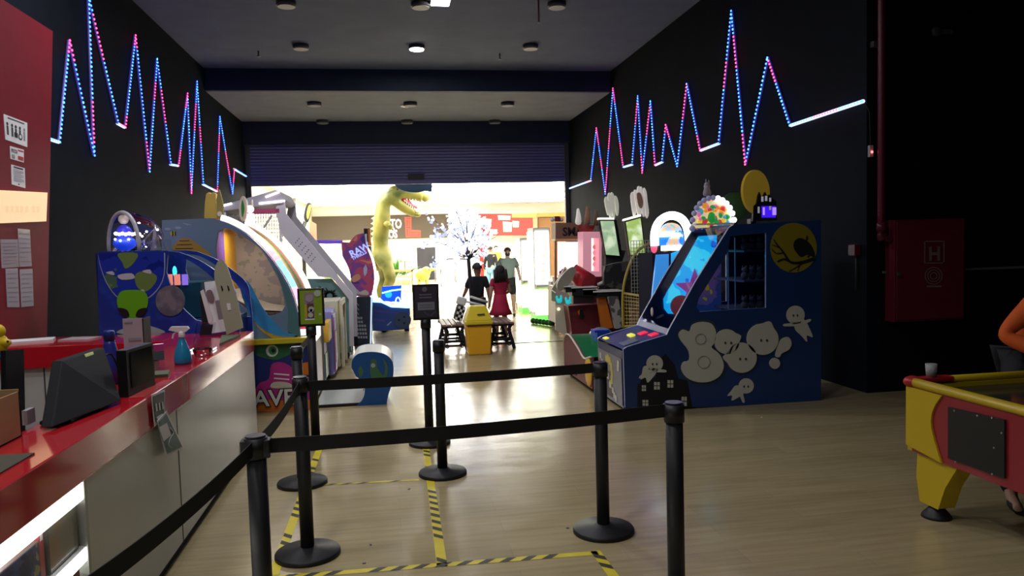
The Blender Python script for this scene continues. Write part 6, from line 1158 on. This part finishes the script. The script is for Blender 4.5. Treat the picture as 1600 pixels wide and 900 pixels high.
# hanging flyer on the counter front
dg_ = mat('flyer_green', (.012, .085, .085), .45)
def fly(q): return [PX(x, y, XC+.012) for x, y in q]
o = thing('hanging_flyer', (XC+.01, 4.1, .6), 'two dark green flyers with white marks hanging askew from the counter edge', 'flyer')
m = MB(); m.prism(fly([(236, 617), (257, 609), (257, 650), (241, 667)]), (.002, 0, 0), paper); m.prism([p+Vector((.003, 0, 0)) for p in fly([(237.5, 620), (255.5, 612.5), (255.5, 648), (242, 660)])], (.001, 0, 0), mat('flyer_black', (.03, .04, .035), .5)); m.build('upper_flyer', o)
m = MB(); m.prism([p+Vector((.006, 0, 0)) for p in fly([(243, 658), (258, 642), (285, 700), (257, 713)])], (.002, 0, 0), paper); m.prism([p+Vector((.009, 0, 0)) for p in fly([(245, 660), (257, 647), (282, 698), (258.5, 709)])], (.001, 0, 0), dg_)
m.prism([p+Vector((.011, 0, 0)) for p in fly([(245, 668), (257, 661), (264, 680), (252, 690)])], (.001, 0, 0), paper)
m.tube([p+Vector((.011, 0, 0)) for p in fly(cr([(262, 668), (268, 676), (263, 684), (260, 695), (265, 700)], 4))], .002, paper, 4); m.build('lower_flyer', o)
m = MB()
for i in range(3): m.prism([p+Vector((.005, 0, 0)) for p in fly([(241+i*5, 631-i*1), (243+i*5, 630-i), (244.5+i*5, 642-i*1.5), (242.5+i*5, 643-i*1.5)])], (.001, 0, 0), paper)
m.prism([p+Vector((.005, 0, 0)) for p in fly([(243, 652), (252, 646), (253, 649), (245, 656)])], (.001, 0, 0), paper); m.build('white_marks', o)
# ================================================================== QUEUE POSTS AND BELTS
RP = .039
def post(bx, by, lab, h=1.0, top=(0, 0), br=.178, sign=None):
    g = thing('queue_post', (bx, by, 0), lab, 'queue post', 'black belt barrier posts')
    MB().lathe([(br, 0), (br, .018), (br*.97, .026), (.06, .038), (.045, .05)], (bx, by, 0), dmetal, 40).build('base', g)
    tx, ty = bx+top[0], by+top[1]; m = MB(); m.cyl((bx, by, .045), (bx+top[0]*.93, by+top[1]*.93, h-.075), RP-.002, dmetal, n=28)
    m.build('pole', g); m = MB(); m.cyl((bx+top[0]*.92, by+top[1]*.92, h-.085), (tx, ty, h-.008), RP+.005, black, n=28); m.cyl((tx, ty, h-.008), (tx, ty, h), RP-.002, mat('cap_sheen', (.03, .025, .035), .3), n=28)
    m.build('belt_head', g); return g, (tx, ty)
posts = {}
posts['A'] = post(-.515, 4.235, 'black queue post with round base, left, standing nearest the far left post')
posts['R'] = post(1.169, 4.19, 'black queue post with round base right of centre')
posts['C'] = post(.322, 5.53, 'black queue post with round base in the middle, in front of the dark sign')
posts['B'] = post(-.69, 5.55, 'black queue post partly hidden behind the left one, base showing to its left')
posts['L'] = post(-.53, 2.94, 'black queue post cut by the bottom edge, left, with belts on three sides')
posts['F'] = post(1.173, 3.05, 'black queue post cut by the bottom edge, right')
posts['S'] = post(-.695, 6.62, 'black queue post carrying the yellow green poster frame', h=1.04)
posts['T'] = post(.272, 6.42, 'black queue post carrying the dark sign frame', h=1.08)
def belt(p, q, zl, zr_, lab, sag=.01, wd_=.056):
    (x0, y0), (x1, y1) = p, q; d = Vector((x1-x0, y1-y0, 0)); L_ = d.length; d /= L_; n = 14; vs = []; s0, s1 = RP, L_-RP
    off = Vector((-d.y, d.x, 0))*.0015
    for i in range(n+1):
        f = i/n; c_ = Vector((x0, y0, 0))+d*(s0+(s1-s0)*f); z = zl+(zr_-zl)*f-sag*4*f*(1-f)
        vs += [c_+off+Vector((0, 0, z+wd_/2)), c_+off+Vector((0, 0, z-wd_/2)), c_-off+Vector((0, 0, z-wd_/2)), c_-off+Vector((0, 0, z+wd_/2))]
    fs = [(i*4+k, i*4+(k+1) % 4, i*4+4+(k+1) % 4, i*4+4+k) for i in range(n) for k in range(4)]+[(3, 2, 1, 0), (n*4, n*4+1, n*4+2, n*4+3)]
    m = MB(); m.add(vs, fs, mat('black_webbing', (.007, .007, .008), .75, bump=.2, nscale=60)); o = m.build('barrier_belt', label=lab, cat='belt'); o['group'] = 'black barrier belts'
    return o
pp = {k: v[1] for k, v in posts.items()}
belt(pp['L'], pp['F'], .955, .965, 'front black belt stretched between the two posts cut by the bottom edge', .012)
belt(pp['A'], pp['R'], .945, .965, 'rear black belt stretched between the left and right posts with visible bases', .008)
belt(pp['A'], pp['L'], .955, .955, 'short slanting belt from the bottom left post back to the left post', .02)
belt(pp['B'], pp['S'], .955, .965, 'short slanting belt rising to the post with the yellow green poster', .01)
belt(pp['L'], (-.78, 1.55), .955, .94, 'slanting belt running from the bottom left post out of the picture at lower left', .03)
g, _ = post(-.78, 1.55, 'black queue post outside the lower left corner holding the slanting belt')
g, _ = post(-1.0, .5, 'x') if False else (None, None)
for k, lab in (('L', ''),):
    x, y = pp[k]; m = MB(); m.box((x-.055, y-.03, .915), (x+.055, y+.03, .985), black); m.build('belt_cassette', posts[k][0], .006)
# sign frames on posts
def frame_sign(k, q, Y, lab, facemat, draw):
    x, y = pp[k]; g = thing('framed_sign', (x, Y, 1.0), lab, 'sign'); a = P(*q[0], Y); b = P(*q[1], Y)
    m = MB(); m.box((a.x, Y, b.z), (b.x, Y+.02, a.z), black); m.build('frame', g, .004); m = MB(); w_, h_ = b.x-a.x, a.z-b.z
    m.box((a.x+.04*w_+.01, Y-.003, b.z+.02), (b.x-.018, Y, a.z-.018), facemat); m.build('poster', g)
    m = MB(); draw(m, lambda u, v: Vector((a.x+u*w_, Y-.004, a.z-v*h_))); m.build('print', g)
    m = MB(); m.box((x-.02, Y+.02, 1.02), (x+.02, y+.02, 1.16), black); m.build('bracket', g)
def rc(m, F, u0, v0, u1, v1, mm, k=0): m.box(F(u0, v0)-Vector((0, k*.001, 0)), F(u1, v1)+Vector((0, .001, 0))-Vector((0, k*.001, 0)), mm)
def dy(m, F):
    rc(m, F, .06, .02, .94, .03, mat('frame_grey', (.3, .3, .3), .4)); rc(m, F, .25, .12, .62, .80, mat('photo_mauve', (.30, .20, .24), .5)); rc(m, F, .25, .42, .34, .78, mat('photo_yellow', (.5, .36, .02), .5), 1); rc(m, F, .35, .40, .60, .78, mat('photo_brown', (.10, .05, .05), .5), 1)
    for (u, v, r, mm) in ((.50, .55, .11, mat('photo_pale', (.5, .45, .4), .5)), (.50, .58, .055, black), (.45, .26, .15, mat('photo_lilac', (.36, .28, .34), .5)), (.47, .7, .10, mat('photo_pale', (.5, .45, .4), .5))): c_ = F(u, v); m.cyl(c_+Vector((0, -.004, 0)), c_, r*.22, mm, n=18)
    c_ = F(.76, .14); m.cyl(c_+Vector((0, -.004, 0)), c_, .028, mat('badge_grey', (.45, .48, .4), .5), n=18); rc(m, F, .78, .66, .88, .72, mat('badge_grey', (.45, .48, .4), .5)); rc(m, F, .25, .80, .62, .83, paper)
frame_sign('S', ((464, 451), (508, 509)), 6.58, 'yellow green poster in a black frame on a queue post', lime, dy)
def dd(m, F):
    gk = mat('faint_grey_print', (.14, .13, .16), .5); rc(m, F, .18, .50, .82, .72, mat('pale_grey_print', (.20, .20, .25), .5)); c_ = F(.46, .14); m.cyl(c_+Vector((0, -.004, 0)), c_, .022, gk, n=12)
    for v in (.27, .35): rc(m, F, .25, v, .72, v+.035, gk)
    for v in (.56, .63): rc(m, F, .24, v, .76, v+.03, gk, 1)
    for i in range(5): rc(m, F, .42+i*.05, .76+i*.03, .44+i*.05, .80+i*.03, gk); rc(m, F, .82-i*.05, .76+i*.03, .84-i*.05, .80+i*.03, gk)
frame_sign('T', ((644, 445), (687, 499)), 6.38, 'dark purple grey notice in a black frame on a queue post', mat('notice_plum', (.045, .035, .055), .35), dd)
# ================================================================== FLOOR MARKING TAPE
ty1 = mat('tape_yellow', (.62, .50, .015), .45, noise=.1); tk1 = mat('tape_black', (.02, .018, .015), .5)
def tape(p, q, w_, lab, seed, wear=.0):
    a, b = [PZ(x, y, 0) for x, y in (p, q)]; a.z = b.z = .0015; d = b-a; L_ = d.length; d /= L_; n = Vector((-d.y, d.x, 0)); rnd = random.Random(seed); m = MB()
    m.add([a-n*w_/2, b-n*w_/2, b+n*w_/2, a+n*w_/2], [(0, 1, 2, 3)], ty1); s = .03
    while s < L_-.12:
        if rnd.random() > wear:
            f = 1-rnd.uniform(0, .1); z = Vector((0, 0, .0008)); m.add([a+d*s-n*w_/2+z, a+d*(s+.055*f)-n*w_/2+z, a+d*(s+.055*f+.05)+n*w_/2*f+z, a+d*(s+.05)+n*w_/2*f+z], [(0, 1, 2, 3)], tk1)
        s += .115
    o = m.build('floor_tape', label=lab, cat='floor tape'); o['group'] = 'yellow and black floor tape'; return o
tape((427, 899), (499, 701), .055, 'yellow and black floor tape, left line running away from the camera', 1, .35)
tape((691, 886), (664, 690), .055, 'yellow and black floor tape, middle line running away from the camera', 2, .25)
tape((425, 903), (934, 864), .05, 'yellow and black floor tape, nearest crosswise line at the bottom', 3, .05)
tape((930, 861), (962, 905), .055, 'short yellow and black floor tape turning towards the camera, right end', 4, .0)
tape((500, 758), (655, 750), .03, 'thin faded yellow floor tape between the two rear post bases', 5, .3)
# small litter
for k, (x, y) in enumerate(((887, 825), (639, 764), (707, 618), (569, 880), (1190, 652), (579, 851))):
    a = PZ(x, y, .002); MB().cbox(a, (.018, .010, .004), (dgrey, white)[k == 4], Matrix.Rotation(k, 3, 'Z')).build('floor_scrap', label=('tiny dark scrap beside the right post base', 'tiny dark scrap right of the thin tape', 'tiny dark scrap on the far floor near the middle post', 'tiny dark scrap near the crosswise tape', 'tiny pale scrap on the floor below the ghost machine', 'tiny dark scrap above the nearest tape')[k], cat='scrap')
# ================================================================== AIR HOCKEY TABLE
g = thing('air_hockey_table', (3.7, 3.1, 0), 'red and yellow air hockey table cut by the right edge of the photo', 'air hockey table')
x0, x1, y0, y1, zt_, zb_ = 3.08, 4.35, 1.85, 4.14, .79, .37
ahr = ramp_mat('fading_red_side', [(0, (.22, .009, .018)), (1, (.28, .014, .024))], scale=1, rough=.3, const=False, coat=.2); ahy = mat('hockey_yellow', (.48, .34, .01), .35)
m = MB(); m.box((x0, y0+.02, zb_), (x0+.03, y1-.06, zt_-.02), ahr); m.build('side_panel', g)
m = MB(); m.xp([(y1-.02, zb_+.03), (y1-.02, zt_-.03), (y1-.32, zt_-.03)]+cr([(y1-.32, zt_-.03), (y1-.25, zt_-.13), (y1-.24, zt_-.24), (y1-.32, zb_+.0)], 3)[1:], x0-.012, .012, ahy); m.build('corner_panel', g)
m = MB(); m.box((x0, y1-.06, zb_), (x1, y1-.02, zt_-.02), ahy); m.box((x1-.03, y0, zb_), (x1, y1-.02, zt_-.02), ahr); m.box((x0+.03, y0, zb_), (x1, y0+.04, zt_-.02), ahy); m.build('cabinet', g)
m = MB(); m.box((x0+.03, y0+.04, zt_-.08), (x1-.03, y1-.06, zt_-.045), mat('playfield', (.025, .025, .022), .12)); m.build('playfield', g)
m = MB(); R1 = .028; m.tube([(x0+.01, y1-.02, zt_), (x0+.01, y0, zt_)], R1, ahy, 12); m.tube([(x0+.01, y1-.03, zt_), (x1, y1-.03, zt_)], R1*.8, ahy, 12); m.tube([(x1-.01, y1-.02, zt_), (x1-.01, y0, zt_)], R1, ahy, 12); m.build('rail', g)
m = MB(); m.ell((x0+.02, y1-.04, zt_), (.055, .055, .036), mat('corner_red', (.38, .02, .02), .35)); m.box((x0+.02, y1-.07, zt_-.01), (x0+.28, y1-.0, zt_+.024), mat('corner_red', (.38, .02, .02), .35)); m.build('corner_cap', g, .01)
m = MB(); a = PX(1481, 636, x0-.014); b = PX(1569, 656, x0-.014); c_ = PX(1481, 716, x0-.014); d_ = PX(1569, 748, x0-.014)
m.prism([a, b, d_, c_], (.012, 0, 0), mat('panel_black', (.014, .014, .013), .5)); m.build('service_panel', g, .002)
m = MB()
for (x, y) in ((1491, 642), (1527, 650), (1550, 653), (1565, 677), (1493, 722), (1550, 741), (1553, 700)): a = PX(x, y, x0-.016); m.ell(a, (.004, .006, .006), mat('bolt', (.3, .3, .3), .3, metal=.6), 8, 6)
m.build('bolt_heads', g)
def hleg(xx, y_, s_):
    t_ = MB(); t_.prism([(xx, y_+s_*.09, zb_+.02), (xx, y_-s_*.25, zb_+.02), (xx, y_-s_*.14, .22), (xx, y_-s_*.085, .075), (xx, y_+s_*.07, .075), (xx, y_+s_*.10, .22)], (.11, 0, 0), ahy); return t_
for (xx, y_, s_) in ((x0+.015, y1-.18, 1), (x1-.13, y1-.18, 1), (x0+.015, y0+.18, -1), (x1-.13, y0+.18, -1)):
    L_ = hleg(xx, y_, s_).build('leg', g, .012); MB().lathe([(.085, 0), (.08, .015), (.04, .06), (.025, .078)], (xx+.055, y_-.005*s_, 0), black, 22).build('rubber_foot', L_)
a = P(1455, 592, 4.1); o = thing('small_cup', (a.x, 4.1, .81), 'small pale cup standing on the far rail of the air hockey table', 'cup'); MB().lathe([(.028, 0), (.034, .08), (.030, .08)], (a.x, 4.1, .812), mat('cup_grey', (.30, .31, .31), .5), 16).build('cup', o); MB().ell((a.x, 4.068, .855), (.016, .004, .018), gink, 10, 8).build('mark', o)
# ================================================================== PEOPLE
def person(name, loc, h, yaw, label, skinc, parts, pose=None, child=False, hair=None, hairc=(.02, .015, .015), shoe=(.03, .03, .035), sexw=1.0):
    """one continuous skinned body with clothing and hair as children; joints in body heights, x = the figure's left-right, -y = its front"""
    J = dict(pel=(0, 0, .52), sp=(0, .0, .62), ch=(0, 0, .74), nk=(0, .0, .845), hb=(0, -.005, .88), hd=(0, -.008, .925), ht=(0, 0, .965),
             sl=(.10, 0, .805), el=(.135, .02, .63), wl=(.15, -.02, .485), pl=(.152, -.03, .455), sr=(-.10, 0, .805), er=(-.135, .02, .63), wr=(-.15, -.02, .485), pr=(-.152, -.03, .455),
             hl=(.055, 0, .50), kl=(.06, -.01, .275), al=(.062, .01, .045), tl=(.068, -.08, .018), hr=(-.055, 0, .50), kr=(-.06, -.01, .275), ar=(-.062, .01, .045), tr=(-.068, -.08, .018))
    J.update(pose or {}); Rz = Matrix.Rotation(yaw, 3, 'Z'); L0 = Vector(loc); W_ = {k: L0+Rz@(Vector(v)*h) for k, v in J.items()}
    hs = 1.25 if child else 1.0
    r = dict(pel=(.075, .06), sp=(.066, .05), ch=(.08, .055), nk=.03, hb=.038*hs, hd=(.047*hs, .055*hs), ht=(.036*hs, .042*hs), sl=.036, el=.026, wl=.017, pl=(.022, .012), sr=.036, er=.026, wr=.017, pr=(.022, .012), hl=.052, kl=.034, al=.022, tl=.018, hr=.052, kr=.034, ar=.022, tr=.018)
    ks = list(W_); ed = [('pel', 'sp'), ('sp', 'ch'), ('ch', 'nk'), ('nk', 'hb'), ('hb', 'hd'), ('hd', 'ht'), ('ch', 'sl'), ('sl', 'el'), ('el', 'wl'), ('wl', 'pl'), ('ch', 'sr'), ('sr', 'er'), ('er', 'wr'), ('wr', 'pr'), ('pel', 'hl'), ('hl', 'kl'), ('kl', 'al'), ('al', 'tl'), ('pel', 'hr'), ('hr', 'kr'), ('kr', 'ar'), ('ar', 'tr')]
    g = thing(name, loc, label, 'person'); sm_ = mat('skin_%02d%02d' % (int(skinc[0]*99), int(skinc[2]*99)), skinc, .55)
    V = [W_[k] for k in ks]; E_ = [(ks.index(a), ks.index(b)) for a, b in ed]; R_ = [tuple(q*h for q in r[k]) if isinstance(r[k], tuple) else r[k]*h for k in ks]
    b = MB(); b.skin(V, E_, R_, sm_, 2)
    for s_ in ('l', 'r'):                     # hands: palm is in the body chain, five separate fingers rooted in it
        wv, pv = W_['w'+s_], W_['p'+s_]; d = (pv-wv).normalized(); side = Rz@Vector((0, -1, 0)); side = (side-d*side.dot(d)).normalized(); nr = d.cross(side)
        for k, (o_, ln) in enumerate(((-.014, .030), (-.005, .036), (.005, .034), (.013, .026))):
            p0 = pv+side*o_*h; p1 = p0+d*ln*.55*h; p2 = p1+(d*.8+nr*(.5 if s_ == 'l' else -.5)).normalized()*ln*.45*h; b.tube([pv+side*o_*.7*h, p0+d*.008*h, p1, p2], [.0055*h, .0055*h, .005*h, .004*h], sm_, 7)
        b.tube([pv+side*.012*h, pv+side*.026*h+d*.008*h, pv+side*.032*h+d*.024*h], [.006*h, .006*h, .0045*h], sm_, 7)
    hd = W_['hd']; hz = (W_['ht']-W_['hb']).normalized(); fwd = Rz@Vector((0, -1, 0)); fwd = (fwd-hz*fwd.dot(hz)).normalized(); lat = hz.cross(fwd); q_ = h*hs
    b.ell(hd+fwd*.056*q_-hz*.004*q_, (.008*q_, .008*q_, .011*q_), sm_, 8, 6)
    for s_ in (-1, 1): b.ell(hd+lat*s_*.050*q_-hz*.002*q_, (.006*q_, .009*q_, .014*q_), sm_, 8, 6)
    b.build('body', g)
    f = MB()
    for s_ in (-1, 1): f.ell(hd+fwd*.052*q_+lat*s_*.019*q_+hz*.008*q_, .0055*q_, mat('eye_dark', (.02, .015, .01), .3), 8, 6); f.cbox(hd+fwd*.054*q_+lat*s_*.019*q_+hz*.019*q_, (.016*q_, .004*q_, .003*q_), mat('brow', hairc, .7), Rz)
    f.cbox(hd+fwd*.053*q_-hz*.026*q_, (.022*q_, .004*q_, .005*q_), mat('lip', (.35, .12, .1), .5), Rz); f.build('face_features', g)
    hm = mat('hair_%d' % int(hairc[0]*1000), hairc, .75)
    if hair:
        m = MB(); Rm = Matrix((lat, -fwd, hz)).transposed(); m.ell(hd-fwd*.020*q_+hz*.016*q_, (.053*q_, .056*q_, .056*q_), hm, 18, 12, Rm, z0=-5 if hair == 'short' else -25)
        if hair == 'long':
            for s_ in (-1, -.5, 0, .5, 1): m.tube([hd-fwd*.03*q_+lat*s_*.045*q_+hz*.02*q_, hd-fwd*.05*q_+lat*s_*.055*q_-hz*.05*q_, hd-fwd*.045*q_+lat*s_*.06*q_-hz*.115*q_], [.03*q_, .026*q_, .012*q_], hm, 8)
        m.build('hair', g)
    def cloth(nm, keys, grow, col, extra=None, sub=2, ends=None):
        kk = [k for k in keys]; P_ = []; RR_ = []; EE = [(kk.index(a), kk.index(c)) for a, c in ed if a in kk and c in kk]
        for k in kk: P_.append(W_[k].copy()); rr = r[k]; RR_.append(tuple(q*h*grow for q in rr) if isinstance(rr, tuple) else rr*h*grow)
        for (child_, par, fac) in (ends or []): i = kk.index(child_); P_[i] = W_[par].lerp(W_[child_], fac); RR_[i] = max(RR_[kk.index(par)] if not isinstance(RR_[kk.index(par)], tuple) else RR_[kk.index(par)][0]*.5, .03*h)*.9 if fac < 1 else RR_[i]
        m = MB(); m.skin(P_, EE, RR_, col, sub); 
        if extra: extra(m)
        m.build(nm, g)
    parts(cloth, W_, h, g, Rz)
    for s_ in ('l', 'r'): m = MB(); m.skin([W_['a'+s_]-Vector((0, 0, .015*h)), W_['a'+s_].lerp(W_['t'+s_], .5)-Vector((0, 0, .008*h)), W_['t'+s_]], [(0, 1), (1, 2)], [.026*h, .024*h, .021*h], mat('shoe_%d' % int(shoe[0]*100), shoe, .5), 2); m.build('shoe', g)
    return g
SK = (.52, .30, .21)
# man in grey green T-shirt
tee = mat('tee_greygreen', (.17, .22, .21), .8, noise=.06); shorts = mat('black_shorts', (.015, .015, .018), .8)
def man_parts(cloth, W_, h, g, Rz):
    cloth('t_shirt', ['pel', 'sp', 'ch', 'nk', 'sl', 'el', 'sr', 'er'], 1.38, tee, ends=[('el', 'sl', .75), ('er', 'sr', .75), ('nk', 'ch', .75)])
    cloth('shorts', ['pel', 'hl', 'kl', 'hr', 'kr'], 1.22, shorts, ends=[('kl', 'hl', .9), ('kr', 'hr', .9)])
    hd = W_['hd']; fwd = Rz@Vector((0, -1, 0)); MB().ell(hd+fwd*.030*h-Vector((0, 0, .030*h)), (.036*h, .032*h, .026*h), black, 12, 8).build('face_mask', g)
    m = MB()
    for s_ in (-1, 1): m.tube([hd+fwd*.060*h+Rz@Vector((s_*.018*h+.013*h*math.cos(t), 0, .008*h+.010*h*math.sin(t))) for t in [k*.7 for k in range(9)]], .0018*h, black, 5, True)
    m.build('glasses', g)
pm_ = P(797, 493, 17.3)
person('person', (pm_.x-.02, 17.3, 0), 1.60, math.radians(-8), 'person in grey green T-shirt, black shorts and face mask, facing the children', (.50, .32, .25), man_parts,
       dict(er=(-.165, .03, .66), wr=(-.10, -.02, .545), pr=(-.085, -.03, .53), el=(.15, .05, .66), wl=(.17, -.02, .53), pl=(.165, -.03, .50), hd=(.0, -.018, .922), ht=(0, -.01, .965), kl=(.065, 0, .27), al=(.075, .02, .045)), hair='short', hairc=(.03, .02, .02))
dark = mat('dark_shirt', (.012, .014, .018), .8); dshort = mat('dark_trousers', (.02, .02, .025), .8)
def boy_parts(cloth, W_, h, g, Rz):
    cloth('shirt', ['pel', 'sp', 'ch', 'nk', 'sl', 'el', 'sr', 'er'], 1.22, dark, ends=[('el', 'sl', .8), ('er', 'sr', .8), ('nk', 'ch', .75)]); cloth('trousers', ['pel', 'hl', 'kl', 'al', 'hr', 'kr', 'ar'], 1.2, dshort, ends=[('al', 'kl', .8), ('ar', 'kr', .8)])
pb = P(748, 480, 13.1)
person('person', (pb.x, 13.15, 0), 1.35, math.radians(172), 'child in a dark shirt seen from behind, standing behind the yellow bin', (.30, .16, .10), boy_parts, dict(wl=(.20, -.05, .56), pl=(.215, -.06, .55), el=(.16, .0, .64)), child=True, hair='short', hairc=(.012, .010, .010))
dress = mat('red_dress', (.42, .015, .055), .75, noise=.08)
def girl_parts(cloth, W_, h, g, Rz):
    def skirt(m): c_ = W_['pel']; m.lathe([(.085*h, .10*h), (.10*h, 0), (.125*h, -.10*h), (.16*h, -.17*h), (.15*h, -.172*h), (.09*h, .0)], (c_.x, c_.y, c_.z), dress, 20)
    cloth('dress', ['pel', 'sp', 'ch', 'nk', 'sl', 'el', 'sr', 'er'], 1.2, dress, skirt, ends=[('el', 'sl', .5), ('er', 'sr', .5), ('nk', 'ch', .75)])
pg = P(782, 480, 12.98)
person('person', (pg.x, 12.98, 0), 1.30, math.radians(190), 'child in a red dress with dark hair standing behind the right bench', (.42, .24, .17), girl_parts, dict(wr=(-.10, -.08, .62), pr=(-.09, -.09, .64), er=(-.14, .0, .66)), child=True, hair='long', hairc=(.03, .018, .014))
jeans = mat('light_jeans', (.15, .32, .40), .8)
def bg_parts(top_):
    def f(cloth, W_, h, g, Rz): cloth('top', ['pel', 'sp', 'ch', 'nk', 'sl', 'el', 'wl', 'sr', 'er', 'wr'], 1.2, top_, ends=[('nk', 'ch', .75), ('wl', 'el', .8), ('wr', 'er', .8)]); cloth('trousers', ['pel', 'hl', 'kl', 'al', 'hr', 'kr', 'ar'], 1.2, jeans, ends=[('al', 'kl', .9), ('ar', 'kr', .9)])
    return f
p_ = P(768, 440, 25); person('person', (p_.x, 25, 0), 1.60, math.radians(150), 'person in a dark top and light jeans in the mall behind the tree', SK, bg_parts(dark), hair='short', hairc=(.02, .015, .012))
p_ = P(777, 440, 29); person('person', (p_.x, 29, 0), 1.60, math.radians(20), 'distant person in an orange top far back in the mall, beside the dark topped one', SK, bg_parts(mat('orange_top', (.8, .35, .05), .8)), hair='short', hairc=(.02, .015, .012))
# person at the air hockey table
oj = mat('orange_jacket', (.60, .10, .015), .8, noise=.08)
def oj_parts(cloth, W_, h, g, Rz): cloth('jacket', ['pel', 'sp', 'ch', 'nk', 'sl', 'el', 'wl', 'sr', 'er', 'wr'], 1.35, oj, ends=[('nk', 'ch', .75), ('wl', 'el', .85), ('wr', 'er', .85)]); cloth('trousers', ['pel', 'hl', 'kl', 'al', 'hr', 'kr', 'ar'], 1.25, dark, ends=[('al', 'kl', .98), ('ar', 'kr', .98)])
person('person', (4.22, 4.44, 0), 1.62, math.radians(10), 'person in an orange jacket leaning over the air hockey table, mostly outside the right edge', SK, oj_parts,
       dict(sp=(0, -.03, .61), ch=(.0, -.09, .70), nk=(.02, -.15, .775), hb=(.03, -.18, .80), hd=(.03, -.20, .84), ht=(.03, -.21, .88), sr=(-.10, -.09, .745), er=(-.19, -.03, .62), wr=(-.14, -.17, .56), pr=(-.13, -.20, .555), sl=(.11, -.10, .745), el=(.16, -.10, .62), wl=(.12, -.22, .56), pl=(.11, -.25, .555),
            kr=(-.21, -.07, .262), ar=(-.38, -.22, .045), tr=(-.43, -.29, .02)), hair='short', shoe=(.02, .02, .022))
